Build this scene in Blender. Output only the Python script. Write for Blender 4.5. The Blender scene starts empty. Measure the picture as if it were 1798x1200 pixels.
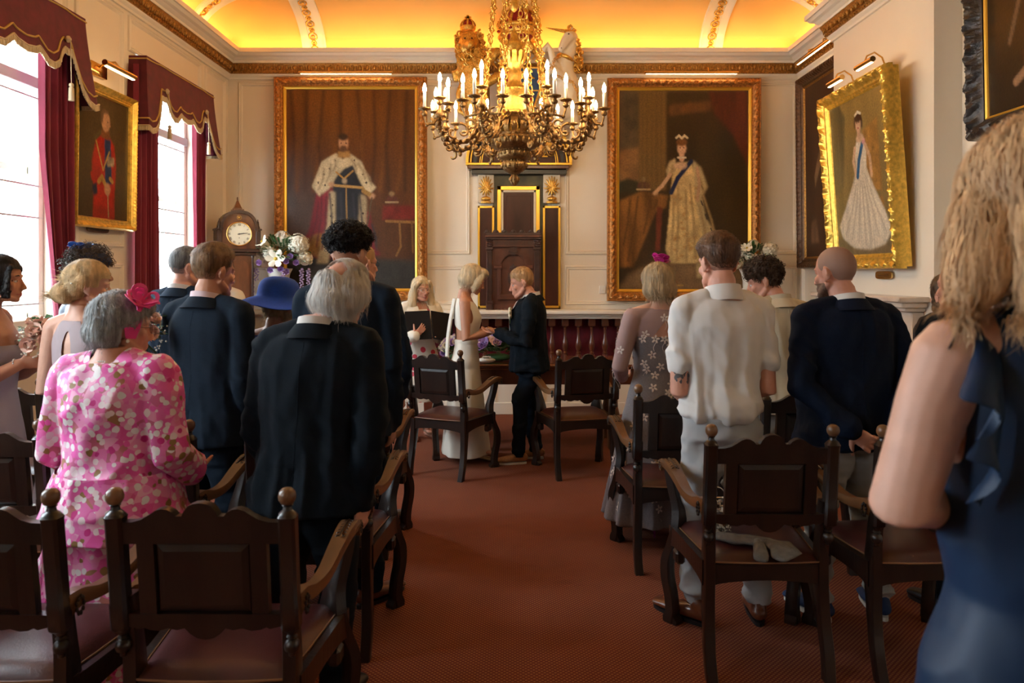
import bpy, math, random
import numpy as np
from mathutils import Vector, Matrix, Euler
PI = math.pi
SC = bpy.context.scene
COL = SC.collection
# ---------------------------------------------------------------- camera, daylight, exposure
HZ = 1.55                      # eye height; horizon at y=480 of the 1200 px frame
FPX = 1300.0
cd = bpy.data.cameras.new('camera'); cam = bpy.data.objects.new('camera', cd); COL.objects.link(cam)
cam.location = (0, 0, HZ); cam.rotation_euler = (PI/2, 0, 0)
cd.sensor_width = 36; cd.lens = 36*FPX/1798; cd.shift_y = -120/1798; cd.shift_x = -1/1798
cd.clip_start = 0.05; cd.clip_end = 200
cd.dof.use_dof = True; cd.dof.focus_distance = 5.6; cd.dof.aperture_fstop = 4.5
SC.camera = cam
SC.view_settings.view_transform = 'Standard'; SC.view_settings.look = 'None'
SC.view_settings.gamma = 1; SC.view_settings.use_curve_mapping = False
SC.view_settings.exposure = 0.72
w = bpy.data.worlds.new('sky'); SC.world = w; w.use_nodes = True
wb = w.node_tree.nodes['Background']; wb.inputs[0].default_value = (0.80, 0.90, 1.0, 1); wb.inputs[1].default_value = 15.0
XL, XR, YW, YB = -3.23, 3.25, 8.40, -3.6
WINS = [(6.93, 1.17), (4.64, 1.17), (2.35, 1.17), (-0.25, .62)]  # last one is unseen, added and narrowed to light the foreground
WZ0, WZ1 = 1.17, 3.42
def area(name, loc, rot, sx, sy, e, col, portal=False):
    l = bpy.data.lights.new(name, 'AREA'); l.shape = 'RECTANGLE'; l.size = sx; l.size_y = sy
    l.energy = e; l.color = col
    if portal: l.cycles.is_portal = True
    o = bpy.data.objects.new(name, l); COL.objects.link(o); o.location = loc; o.rotation_euler = rot
    return o
for wy, ww in WINS:            # sky portals in the window openings
    area('window_portal', (XL-0.26, wy, (WZ0+WZ1)/2), (0, -PI/2, 0), WZ1-WZ0, ww, 1, (1, 1, 1), True)
# ---------------------------------------------------------------- helpers
def px(x, y, Y):
    "the point at depth Y that the photograph shows at pixel x, y"
    return Vector(((x-900)*Y/FPX, Y, HZ-(y-480)*Y/FPX))
MATS = {}
def nodes(name):
    m = bpy.data.materials.new(name); m.use_nodes = True
    nt = m.node_tree; b = nt.nodes['Principled BSDF']; MATS[name] = m
    return m, nt, b
def N(nt, t, **k):
    n = nt.nodes.new(t)
    for a, v in k.items():
        if a.startswith('i_'): n.inputs[a[2:].replace('_', ' ')].default_value = v
        else: setattr(n, a, v)
    return n
def L(nt, a, b): nt.links.new(a, b)
def mat(name, col, rough=0.6, metal=0.0, spec=0.5, noise=None, bump=None, emit=None, sheen=0.0, coat=0.0, sss=0.0):
    """plain procedural material; noise=(scale, amount[, stretch xyz]) varies the colour, bump=(scale, strength[, stretch])"""
    if name in MATS: return MATS[name]
    m, nt, b = nodes(name); m['base'] = col
    b.inputs['Base Color'].default_value = (*col, 1); b.inputs['Roughness'].default_value = rough
    b.inputs['Metallic'].default_value = metal; b.inputs['Specular IOR Level'].default_value = spec
    b.inputs['Sheen Weight'].default_value = sheen; b.inputs['Coat Weight'].default_value = coat
    if sss:
        b.inputs['Subsurface Weight'].default_value = sss; b.inputs['Subsurface Radius'].default_value = (0.012, 0.004, 0.002)
    tc = None
    if noise or bump: tc = N(nt, 'ShaderNodeTexCoord')
    def stretched(s):
        if len(s) > 2:
            mp = N(nt, 'ShaderNodeMapping'); mp.inputs['Scale'].default_value = s[2]; L(nt, tc.outputs['Object'], mp.inputs[0]); return mp.outputs[0]
        return tc.outputs['Object']
    if noise:
        n = N(nt, 'ShaderNodeTexNoise'); n.inputs['Scale'].default_value = noise[0]; n.inputs['Detail'].default_value = 6
        L(nt, stretched(noise), n.inputs['Vector'])
        r = N(nt, 'ShaderNodeValToRGB'); a = noise[1]
        r.color_ramp.elements[0].position = 0.3; r.color_ramp.elements[1].position = 0.7
        r.color_ramp.elements[0].color = (*[c*(1-a) for c in col], 1); r.color_ramp.elements[1].color = (*[min(1, c*(1+a)) for c in col], 1)
        L(nt, n.outputs['Fac'], r.inputs[0]); L(nt, r.outputs[0], b.inputs['Base Color'])
    if bump:
        n = N(nt, 'ShaderNodeTexNoise'); n.inputs['Scale'].default_value = bump[0]; n.inputs['Detail'].default_value = 4
        L(nt, stretched(bump), n.inputs['Vector'])
        bp = N(nt, 'ShaderNodeBump'); bp.inputs['Strength'].default_value = bump[1]; bp.inputs['Distance'].default_value = 0.01
        L(nt, n.outputs['Fac'], bp.inputs['Height']); L(nt, bp.outputs[0], b.inputs['Normal'])
    if emit:
        b.inputs['Emission Color'].default_value = (*emit[0], 1); b.inputs['Emission Strength'].default_value = emit[1]
    return m
def props(o, label=None, cat=None, group=None, kind=None):
    if label: o['label'] = label
    if cat: o['category'] = cat
    if group: o['group'] = group
    if kind: o['kind'] = kind
    return o
def empty(name, loc=(0, 0, 0), rz=0.0, label=None, cat=None, group=None):
    o = bpy.data.objects.new(name, None); COL.objects.link(o); o.location = loc; o.rotation_euler = (0, 0, rz)
    o.empty_display_size = 0.1
    return props(o, label, cat, group)
def link_mesh(name, me, mats, parent=None, smooth=40):
    if not isinstance(mats, (list, tuple)): mats = [mats]
    for m in mats: me.materials.append(m)
    if smooth:
        me.shade_smooth()
        if smooth < 180: me.set_sharp_from_angle(angle=math.radians(smooth))
    o = bpy.data.objects.new(name, me); COL.objects.link(o)
    if parent is not None: o.parent = parent
    return o
def copy_tree(o, parent=None):
    c = o.copy(); COL.objects.link(c); c.parent = parent
    for ch in list(o.children): copy_tree(ch, c)
    return c
def frame_of(d, up=Vector((0, 0, 1))):
    d = Vector(d).normalized(); s = d.cross(up)
    if s.length < 1e-4: s = Vector((1, 0, 0)) if abs(d.x) < .9 else Vector((0, 1, 0)); s = (s - d*s.dot(d))
    s.normalize(); return s, s.cross(d).normalized()
class MB:
    "collects closed shapes, builds them as one mesh object"
    def __init__(s): s.v = []; s.f = []; s.m = []; s.X = None
    def add(s, V, F, mi=0):
        n = len(s.v)
        if s.X is not None: V = [s.X @ Vector(p) for p in V]
        s.v.extend([tuple(p) for p in V]); s.f.extend([tuple(i+n for i in f) for f in F]); s.m.extend([mi]*len(F)); return s
    def box(s, x0, x1, y0, y1, z0, z1, mi=0, bev=0.0, R=None):
        if x0 > x1: x0, x1 = x1, x0
        if y0 > y1: y0, y1 = y1, y0
        if z0 > z1: z0, z1 = z1, z0
        c = Vector(((x0+x1)/2, (y0+y1)/2, (z0+z1)/2)); h = ((x1-x0)/2, (y1-y0)/2, (z1-z0)/2)
        bev = min(bev, min(h)*.49)
        if bev <= 0:
            V = [Vector((a*h[0], b*h[1], d*h[2])) for a in (-1, 1) for b in (-1, 1) for d in (-1, 1)]
            F = [(0, 1, 3, 2), (4, 6, 7, 5), (0, 4, 5, 1), (2, 3, 7, 6), (0, 2, 6, 4), (1, 5, 7, 3)]
        else:
            V = []; ix = {}
            for a in (-1, 1):
                for b in (-1, 1):
                    for d in (-1, 1):
                        sg = (a, b, d)
                        for ax in range(3):
                            p = [sg[i]*(h[i]-(0 if i == ax else bev)) for i in range(3)]
                            ix[(sg, ax)] = len(V); V.append(Vector(p))
            F = []
            def q(keys):
                f = [ix[k] for k in keys]; cc = sum((V[i] for i in f), Vector())/len(f)
                nn = (V[f[1]]-V[f[0]]).cross(V[f[2]]-V[f[0]])
                F.append(tuple(f if nn.dot(cc) > 0 else f[::-1]))
            for ax in range(3):
                o1, o2 = [i for i in range(3) if i != ax]
                for sgn in (-1, 1):
                    ks = []
                    for (u, v) in ((-1, -1), (1, -1), (1, 1), (-1, 1)):
                        t = [0, 0, 0]; t[ax] = sgn; t[o1] = u; t[o2] = v; ks.append((tuple(t), ax))
                    q(ks)
                for u in (-1, 1):      # edges along axis ax
                    for v in (-1, 1):
                        t = [0, 0, 0]; t[o1] = u; t[o2] = v; a1 = list(t); a2 = list(t); a1[ax] = -1; a2[ax] = 1
                        q([(tuple(a1), o1), (tuple(a2), o1), (tuple(a2), o2), (tuple(a1), o2)])
            for sg in [(a, b, d) for a in (-1, 1) for b in (-1, 1) for d in (-1, 1)]: q([(sg, 0), (sg, 1), (sg, 2)])
        if R is not None: V = [R @ p for p in V]
        return s.add([p+c for p in V], F, mi)
    def tube(s, pts, r, n=10, mi=0, flat=1.0, up=None, loop=False, caps=True):
        "tube along pts; r scalar or list of scalars or (side, up) pairs"
        pts = [Vector(p) for p in pts]; k = len(pts)
        rr = list(r) if isinstance(r, (list, tuple)) else [r]*k
        V = []; F = []; prev = None
        for i, p in enumerate(pts):
            if loop: d = pts[(i+1) % k]-pts[i-1]
            else: d = pts[min(i+1, k-1)]-pts[max(i-1, 0)]
            if d.length < 1e-9: d = Vector((0, 0, 1))
            if prev is None: a, b = frame_of(d, Vector(up) if up is not None else Vector((0, 0, 1)))
            elif up is not None: a, b = frame_of(d, Vector(up))
            else:
                dn = d.normalized(); a = prev-dn*prev.dot(dn)
                a = a.normalized() if a.length > 1e-6 else frame_of(d)[0]; b = a.cross(dn).normalized()
            prev = a; q = rr[i]; ra, rb = q if isinstance(q, (list, tuple)) else (q, q*flat)
            for j in range(n):
                t = 2*PI*j/n; V.append(p+a*(math.cos(t)*ra)+b*(math.sin(t)*rb))
        R_ = k if loop else k-1
        for i in range(R_):
            i2 = (i+1) % k
            for j in range(n):
                j2 = (j+1) % n; F.append((i*n+j, i2*n+j, i2*n+j2, i*n+j2))
        if caps and not loop:
            F.append(tuple(range(n))); F.append(tuple((k-1)*n+j for j in reversed(range(n))))
        return s.add(V, F, mi)
    def limb(s, pts, r, n=12, mi=0, up=None):
        "tube with rounded ends"
        pts = [Vector(p) for p in pts]; r = [tuple(q) if isinstance(q, (list, tuple)) else (q, q) for q in r]
        d0 = (pts[0]-pts[1]).normalized(); d1 = (pts[-1]-pts[-2]).normalized()
        m0 = min(r[0]); m1 = min(r[-1])
        P = [pts[0]+d0*m0*.95, pts[0]+d0*m0*.7]+pts+[pts[-1]+d1*m1*.7, pts[-1]+d1*m1*.95]
        R_ = [(r[0][0]*.25, r[0][1]*.25), (r[0][0]*.72, r[0][1]*.72)]+r+[(r[-1][0]*.72, r[-1][1]*.72), (r[-1][0]*.25, r[-1][1]*.25)]
        return s.tube(P, R_, n, mi, up=up)
    def lathe(s, prof, c=(0, 0, 0), n=20, mi=0, R=None, flute=None):
        "prof: (radius, z) from bottom to top, turned about a vertical axis"
        c = Vector(c); V = []; F = []
        for (r, z) in prof:
            for j in range(n):
                t = 2*PI*j/n; q = r*(1+flute[1]*math.cos(flute[0]*t)) if flute else r
                p = Vector((q*math.cos(t), q*math.sin(t), z)); V.append(c+(R @ p if R is not None else p))
        for i in range(len(prof)-1):
            for j in range(n):
                j2 = (j+1) % n; F.append((i*n+j, i*n+j2, (i+1)*n+j2, (i+1)*n+j))
        F.append(tuple(reversed(range(n)))); F.append(tuple((len(prof)-1)*n+j for j in range(n)))
        return s.add(V, F, mi)
    def ell(s, c, r, n=12, m=8, mi=0, R=None):
        c = Vector(c); r = (r, r, r) if not isinstance(r, (list, tuple)) else r
        V = []; F = []
        for i in range(1, m):
            a = PI*i/m
            for j in range(n):
                t = 2*PI*j/n; p = Vector((r[0]*math.sin(a)*math.cos(t), r[1]*math.sin(a)*math.sin(t), -r[2]*math.cos(a)))
                V.append(c+(R @ p if R is not None else p))
        b = len(V); p0 = Vector((0, 0, -r[2])); p1 = Vector((0, 0, r[2]))
        V += [c+(R @ p0 if R is not None else p0), c+(R @ p1 if R is not None else p1)]
        for i in range(m-2):
            for j in range(n):
                j2 = (j+1) % n; F.append((i*n+j, i*n+j2, (i+1)*n+j2, (i+1)*n+j))
        for j in range(n):
            j2 = (j+1) % n; F.append((b, j2, j)); F.append((b+1, (m-2)*n+j, (m-2)*n+j2))
        return s.add(V, F, mi)
    def prism(s, poly, d0, d1, plane='xz', mi=0, inset=0.0):
        "2-D outline pushed through a thickness; plane xz -> depth along y, yz -> along x, xy -> along z"
        n = len(poly)
        area2 = sum(poly[i][0]*poly[(i+1) % n][1]-poly[(i+1) % n][0]*poly[i][1] for i in range(n))
        if area2 < 0: poly = poly[::-1]
        def P(a, b, d):
            return {'xz': (a, d, b), 'yz': (d, a, b), 'xy': (a, b, d)}[plane]
        V = [P(a, b, d0) for a, b in poly]+[P(a, b, d1) for a, b in poly]
        F = [tuple(range(n)), tuple(reversed(range(n, 2*n)))]+[(i, n+i, n+(i+1) % n, (i+1) % n) for i in range(n)]
        cx = sum(p[0] for p in poly)/n; flip = (d1 > d0) ^ (plane == 'xz')
        if flip: F = [f[::-1] for f in F]
        return s.add(V, F, mi)
    def rings(s, R_, n=24, mi=0, power=2.0):
        "R_: rows of (centre, half width x, half depth y[, fold function])"
        V = []; F = []
        for row in R_:
            c, a, b = Vector(row[0]), row[1], row[2]; fn = row[3] if len(row) > 3 else None
            for j in range(n):
                t = 2*PI*j/n; ct, st = math.cos(t), math.sin(t)
                k = (abs(ct)**power+abs(st)**power)**(-1/power)
                if fn: k *= fn(t)
                V.append(c+Vector((a*k*ct, b*k*st, 0)))
        m = len(R_)
        for i in range(m-1):
            for j in range(n):
                j2 = (j+1) % n; F.append((i*n+j, i*n+j2, (i+1)*n+j2, (i+1)*n+j))
        F.append(tuple(reversed(range(n)))); F.append(tuple((m-1)*n+j for j in range(n)))
        return s.add(V, F, mi)
    def grid(s, nu, nv, fn, mi=0, closed_u=False):
        V = [fn(i/(nu-1) if not closed_u else i/nu, j/(nv-1)) for j in range(nv) for i in range(nu)]
        F = []
        for j in range(nv-1):
            for i in range(nu if closed_u else nu-1):
                i2 = (i+1) % nu; F.append((j*nu+i, j*nu+i2, (j+1)*nu+i2, (j+1)*nu+i))
        return s.add(V, F, mi)
    def mesh(s, name='m'):
        me = bpy.data.meshes.new(name); me.from_pydata(s.v, [], s.f)
        if any(s.m): me.polygons.foreach_set('material_index', s.m)
        me.update(); return me
    def build(s, name, mats, parent=None, smooth=40): return link_mesh(name, s.mesh(name), mats, parent, smooth)
def melt(mb, voxel=0.008, it=3, adapt=0.0, fac=0.5):
    "fuses the closed shapes of mb into one continuous surface"
    me = mb.mesh('tmp'); o = bpy.data.objects.new('tmp', me); COL.objects.link(o)
    r = o.modifiers.new('r', 'REMESH'); r.mode = 'VOXEL'; r.voxel_size = voxel; r.adaptivity = adapt
    if it:
        sm = o.modifiers.new('s', 'SMOOTH'); sm.factor = fac; sm.iterations = it
    dg = bpy.context.evaluated_depsgraph_get(); ev = o.evaluated_get(dg)
    out = bpy.data.meshes.new_from_object(ev, preserve_all_data_layers=False, depsgraph=dg)
    bpy.data.objects.remove(o); bpy.data.meshes.remove(me)
    return out
def co(me):
    a = np.empty(len(me.vertices)*3, dtype=np.float32); me.vertices.foreach_get('co', a); return a.reshape(-1, 3).astype(np.float64)
def setco(me, a): me.vertices.foreach_set('co', a.astype(np.float32).ravel()); me.update()
def normals(me):
    a = np.empty(len(me.vertices)*3, dtype=np.float32); me.vertices.foreach_get('normal', a); return a.reshape(-1, 3).astype(np.float64)
_rs = np.random.RandomState(7); _H = _rs.rand(4096)
def vnoise(P):
    "value noise, P (n,3) -> (n,) in 0..1"
    I = np.floor(P).astype(int); Fq = P-I; Fq = Fq*Fq*(3-2*Fq); out = 0
    for dx in (0, 1):
        for dy in (0, 1):
            for dz in (0, 1):
                h = _H[((I[:, 0]+dx)*73856093 ^ (I[:, 1]+dy)*19349663 ^ (I[:, 2]+dz)*83492791) & 4095]
                wgt = (Fq[:, 0] if dx else 1-Fq[:, 0])*(Fq[:, 1] if dy else 1-Fq[:, 1])*(Fq[:, 2] if dz else 1-Fq[:, 2])
                out = out+h*wgt
    return out
def fbm(P, sc=(1, 1, 1), o=3, seed=0):
    P = P*np.array(sc)+seed*13.7; a = 0; t = 0
    for i in range(o): a = a+vnoise(P*2**i)*.5**i; t += .5**i
    return a/t
def displace(me, fn):
    P = co(me); Nn = normals(me); setco(me, P+Nn*fn(P)[:, None])
def drop_faces(me, pred, smooth=6):
    "opens a mesh: removes the faces whose centre satisfies pred and evens out the new edge"
    nf = len(me.polygons); c = np.empty(nf*3, dtype=np.float32); me.polygons.foreach_get('center', c); c = c.reshape(-1, 3)
    kill = pred(c[:, 0], c[:, 1], c[:, 2])
    import bmesh
    bm = bmesh.new(); bm.from_mesh(me); bm.faces.ensure_lookup_table()
    bmesh.ops.delete(bm, geom=[bm.faces[i] for i in np.nonzero(kill)[0]], context='FACES')
    bv = [v for v in bm.verts if v.is_boundary]
    for _ in range(smooth):
        new = {}
        for v in bv:
            nb = [e.other_vert(v).co for e in v.link_edges if e.is_boundary]
            if len(nb) == 2: new[v] = v.co*.5+(nb[0]+nb[1])*.25
        for v, c_ in new.items(): v.co = c_
    bm.to_mesh(me); bm.free(); me.update(); return me
def text_mesh(txt, size, depth=0.003):
    c = bpy.data.curves.new('t', 'FONT'); c.body = txt; c.size = size; c.extrude = depth; c.align_x = 'CENTER'; c.align_y = 'CENTER'
    o = bpy.data.objects.new('t', c); COL.objects.link(o)
    me = bpy.data.meshes.new_from_object(o.evaluated_get(bpy.context.evaluated_depsgraph_get()))
    bpy.data.objects.remove(o); bpy.data.curves.remove(c); return me
def add_text(mb, txt, size, at, depth=0.003, mi=0, R=None, sx=1.0):
    "R maps the text plane (x right, y up, z out) into the scene"
    me = text_mesh(txt, size, depth); R = R or Matrix(((1, 0, 0), (0, 0, -1), (0, 1, 0)))
    at = Vector(at)
    mb.add([at+R @ Vector((v.co.x*sx, v.co.y, v.co.z)) for v in me.vertices], [tuple(p.vertices) for p in me.polygons], mi)
    bpy.data.meshes.remove(me)
# ================================================================ materials of the room
M_wall = mat('cream_paint', (0.80, 0.71, 0.58), 0.55, noise=(1.3, .03), bump=(35, .04))
M_white = mat('white_gloss_paint', (0.80, 0.74, 0.64), 0.4)
M_gilt = mat('gilding', (0.70, 0.42, 0.10), 0.34, 0.85, noise=(60, .35), bump=(140, .25))
M_giltdk = mat('old_gilding', (0.36, 0.185, 0.045), 0.42, 0.7, noise=(70, .5), bump=(120, .3))
M_giltline = mat('gilt_line', (0.80, 0.47, 0.06), 0.35, 0.6)
M_yellow = mat('cove_paint', (0.86, 0.53, 0.18), 0.8, noise=(1.2, .05))
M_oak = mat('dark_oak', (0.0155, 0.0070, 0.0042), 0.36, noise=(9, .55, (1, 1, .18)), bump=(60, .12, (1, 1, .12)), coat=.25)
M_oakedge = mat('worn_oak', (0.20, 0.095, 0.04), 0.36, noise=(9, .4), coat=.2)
M_leather = mat('maroon_leather', (0.060, 0.016, 0.015), 0.33, noise=(6, .25), bump=(220, .10))
M_maroon = mat('maroon_velvet', (0.115, 0.005, 0.018), 0.9, noise=(14, .25), sheen=.25)
M_curt = mat('maroon_curtain', (0.19, 0.008, 0.03), 0.85, noise=(5, .12), sheen=.3)
M_braid = mat('gold_braid', (0.62, 0.40, 0.11), 0.7, bump=(300, .5))
M_fringe = mat('cream_fringe', (0.60, 0.47, 0.30), 0.8)
M_brass = mat('polished_brass', (0.75, 0.47, 0.16), 0.2, 1.0)
M_mahog = mat('mahogany', (0.115, 0.032, 0.013), 0.3, noise=(6, .4, (1, 1, .2)), coat=.4)
M_niche = mat('niche_veneer', (0.06, 0.019, 0.011), 0.42, spec=.25, noise=(5, .45, (1, 1, .3)))
M_green = mat('aged_green_paint', (0.06, 0.05, 0.018), 0.5, noise=(9, .5))
M_black = mat('black_satin', (0.012, 0.011, 0.012), 0.4)
M_cream = mat('cream_gesso', (0.66, 0.56, 0.42), 0.5)
M_bluewin = mat('grey_bar', (0.52, 0.55, 0.57), 0.4)
def carpet():
    m, nt, b = nodes('red_carpet'); tc = N(nt, 'ShaderNodeTexCoord')
    mp = N(nt, 'ShaderNodeMapping'); mp.inputs['Rotation'].default_value = (0, 0, PI/4); mp.inputs['Scale'].default_value = (1, 1, 1)
    L(nt, tc.outputs['Object'], mp.inputs[0])
    v = N(nt, 'ShaderNodeTexVoronoi'); v.inputs['Scale'].default_value = 68; v.inputs['Randomness'].default_value = 0.0
    L(nt, mp.outputs[0], v.inputs['Vector'])
    r = N(nt, 'ShaderNodeValToRGB'); e = r.color_ramp.elements
    e[0].position = .24; e[0].color = (0.30, 0.125, 0.050, 1); e[1].position = .42; e[1].color = (0.150, 0.036, 0.029, 1)
    L(nt, v.outputs['Distance'], r.inputs[0])
    n = N(nt, 'ShaderNodeTexNoise'); n.inputs['Scale'].default_value = 1.4; n.inputs['Detail'].default_value = 5; L(nt, tc.outputs['Object'], n.inputs['Vector'])
    mx = N(nt, 'ShaderNodeMix', data_type='RGBA', blend_type='MULTIPLY'); mx.inputs[0].default_value = 1.0
    r2 = N(nt, 'ShaderNodeValToRGB'); r2.color_ramp.elements[0].position = .3; r2.color_ramp.elements[0].color = (.82, .80, .78, 1); r2.color_ramp.elements[1].position = .7
    L(nt, n.outputs['Fac'], r2.inputs[0]); L(nt, r.outputs[0], mx.inputs[6]); L(nt, r2.outputs[0], mx.inputs[7])
    L(nt, mx.outputs[2], b.inputs['Base Color']); b.inputs['Roughness'].default_value = .95; b.inputs['Specular IOR Level'].default_value = .1
    bp = N(nt, 'ShaderNodeBump'); bp.inputs['Strength'].default_value = .4; bp.inputs['Distance'].default_value = .003; bp.invert = True
    L(nt, v.outputs['Distance'], bp.inputs['Height']); L(nt, bp.outputs[0], b.inputs['Normal'])
    return m
M_carpet = carpet()
def glassmat():
    m, nt, b = nodes('window_glass'); o = nt.nodes['Material Output']
    t = N(nt, 'ShaderNodeBsdfTransparent'); t.inputs[0].default_value = (.97, .99, .99, 1)
    g = N(nt, 'ShaderNodeBsdfGlossy'); g.inputs['Roughness'].default_value = .02
    mx = N(nt, 'ShaderNodeMixShader'); mx.inputs[0].default_value = .04
    L(nt, t.outputs[0], mx.inputs[1]); L(nt, g.outputs[0], mx.inputs[2]); L(nt, mx.outputs[0], o.inputs[0])
    nt.nodes.remove(b); return m
M_glass = glassmat()
def structure(o): o['kind'] = 'structure'; return o
# ---------------------------------------------------------------- shell
T = .3
b = MB(); b.box(XL-T, XR+T, YB-T, YW+T, -.2, 0); structure(b.build('floor', M_carpet))
b = MB(); b.box(XL-T, XR+T, YW, YW+T, 0, 5); structure(b.build('wall_back', M_wall))
b = MB(); b.box(XL-T, XR+T, YB-T, YB, 0, 5); structure(b.build('wall_front', M_wall))
b = MB()                                             # left wall with its window openings
ys = [YB]
for wy, ww in sorted(WINS): ys += [wy-ww/2, wy+ww/2]
ys.append(YW)
for i in range(0, len(ys), 2): b.box(XL-T, XL, ys[i], ys[i+1], 0, 5)
for wy, ww in WINS:
    b.box(XL-T, XL, wy-ww/2, wy+ww/2, 0, WZ0); b.box(XL-T, XL, wy-ww/2, wy+ww/2, WZ1, 5)
structure(b.build('wall_left', M_wall, smooth=0))
BX, BY0, BY1 = 3.045, 5.35, 7.02                     # chimney breast
b = MB(); b.box(XR, XR+T, YB, YW, 0, 5); b.box(BX, XR, BY0, BY1, 0, 3.9); structure(b.build('wall_right', M_wall, smooth=0))
# cornice: profile carried round the room and round the breast
def loop_pts(d, breast=True):
    x0, x1, y0, y1 = XL+d, XR-d, YB+d, YW-d
    if not breast: return [(x0, y0), (x0, y1), (x1, y1), (x1, y0)]
    bx = BX-d
    return [(x0, y0), (x0, y1), (x1, y1), (x1, BY1+d), (bx, BY1+d), (bx, BY0-d), (x1, BY0-d), (x1, y0)]
def carry(prof, breast=True, mi=0, mb=None):
    mb = mb or MB(); n = len(loop_pts(0, breast)); V = []; F = []
    for d, z in prof: V += [(x, y, z) for x, y in loop_pts(d, breast)]
    for i in range(len(prof)-1):
        for j in range(n):
            j2 = (j+1) % n; F.append((i*n+j, i*n+j2, (i+1)*n+j2, (i+1)*n+j))
    return mb.add(V, F, mi)
b = carry([(0, 3.745), (.022, 3.745), (.026, 3.765), (.045, 3.785), (.05, 3.805), (.07, 3.905), (.10, 3.91), (.10, 3.935), (.125, 3.95), (.135, 3.962), (.165, 3.975), (.185, 4.0), (.20, 4.003), (.20, 4.05), (.165, 4.05), (.160, 3.995), (0, 3.99)])
structure(b.build('trim_1', M_white, smooth=25))
# gilded egg-and-dart band and bead row below it
b = carry([(.046, 3.800), (.058, 3.802), (.064, 3.822), (.060, 3.828), (.094, 3.900), (.098, 3.906), (.05, 3.906)])
def along(mb_fn, step, d, breast=True):
    P = loop_pts(d, breast)
    for i in range(len(P)):
        a = Vector((*P[i], 0)); c = Vector((*P[(i+1) % len(P)], 0)); ln = (c-a).length
        if max(a.y, c.y) < 1.5: continue
        k = max(1, int(ln/step)); u = (c-a).normalized()
        for q in range(k): 
            p = a+u*(ln*(q+.5)/k)
            if p.y > 2.6: mb_fn(p, u)
def egg(p, u):
    nrm = Vector((u.y, -u.x, 0)); Rm = Matrix((u, nrm, Vector((0, 0, 1)))).transposed()
    b.ell(p+Vector((0, 0, 3.866)), (.020, .020, .033), 7, 6, 0, Rm)
    q = p+u*.041; b.ell(q+Vector((0, 0, 3.862)), (.006, .012, .036), 5, 4, 0, Rm)
along(egg, .082, .076)
def bead(p, u): b.ell(p+Vector((0, 0, 3.813)), .011, 6, 4)
along(bead, .045, .064)
structure(b.build('trim_2', M_giltdk, smooth=60))
# coved ceiling
CA, CB, CZ = .95, .50, 3.99
def cove(t): return CA*(1-math.cos(t)), CZ+CB*math.sin(t)
b = carry([cove(PI/2*i/20) for i in range(21)], False)
n0 = len(b.v); dd = CA
b.add([(x, y, CZ+CB) for x, y in loop_pts(dd, False)], [(0, 1, 2, 3)])
b.add([(XL-T, YB-T, 4.9), (XL-T, YW+T, 4.9), (XR+T, YW+T, 4.9), (XR+T, YB-T, 4.9)], [(0, 1, 2, 3)])
structure(b.build('ceiling', M_yellow, smooth=60))
# ribs over the cove with a gilded guilloche
def rib(n_, wall, pos, hw=.135):
    def pt(s_, t, lift):
        d, z = cove(t); nx, nz = (math.cos(t)*CB, -math.sin(t)*CA) if False else (math.cos(t), -math.sin(t)); d += nx*lift; z += nz*lift*.6
        if wall == 'e': return Vector((pos+s_, YW-d, z))
        if wall == 'l': return Vector((XL+d, pos+s_, z))
        return Vector((XR-d, pos+s_, z))
    m = MB(); prof = [(-hw, 0), (-hw, .03), (-hw+.02, .035), (-hw+.035, .02), (-.05, .02), (-.05, .008), (.05, .008), (.05, .02), (hw-.035, .02), (hw-.02, .035), (hw, .03), (hw, 0)]
    V = []; F = []; K = 26; p = len(prof)
    for i in range(K+1):
        for s_, l in prof: V.append(pt(s_, PI/2*i/K, l))
    for i in range(K):
        for j in range(p-1): F.append((i*p+j, i*p+j+1, (i+1)*p+j+1, (i+1)*p+j))
    m.add(V, F); structure(m.build('trim_%d' % n_, M_white, smooth=50))
    g = MB(); ts = []; s0 = 0; last = pt(0, 0.04, 0); t = .04; acc = 0; k = 0
    while t < PI/2:
        q = pt(0, t, .015); acc += (q-last).length; last = q
        if acc > .075:
            acc = 0; k += 1; big = k % 2; d = (pt(0, t+.01, 0)-pt(0, t, 0)).normalized(); sd = (pt(1, t, 0)-pt(0, t, 0)).normalized(); r = .042 if big else .024
            g.tube([q+(d*math.cos(a)+sd*math.sin(a))*r for a in [2*PI*i/12 for i in range(12)]], .009, 5, loop=True)
            nn = d.cross(sd).normalized(); g.ell(q, (r*.55, r*.55, .012), 7, 5, 0, Matrix((d, sd, nn)).transposed())
        t += .012
    structure(g.build('trim_%d' % (n_+1), M_gilt, smooth=60))
rib(3, 'e', -2.235); rib(5, 'e', 2.235); rib(7, 'l', 7.50); rib(9, 'r', 7.50); rib(11, 'l', 5.2); rib(13, 'r', 5.2)
# cove lighting strip lying in the trough behind the cornice
led = mat('cove_light', (1, .6, .15), emit=((1.0, .60, .20), 9.0))
b = MB()
zc = 4.012
b.box(XL+.17, XR-.17, YW-.15, YW-.125, zc, zc+.022); b.box(XL+.125, XL+.15, 2.5, YW-.17, zc, zc+.022); b.box(XR-.15, XR-.125, 2.5, YW-.17, zc, zc+.022)
props(b.build('cove_light_strip', led, smooth=0), 'warm yellow strip light hidden along the top of the cornice', 'strip light')
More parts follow.
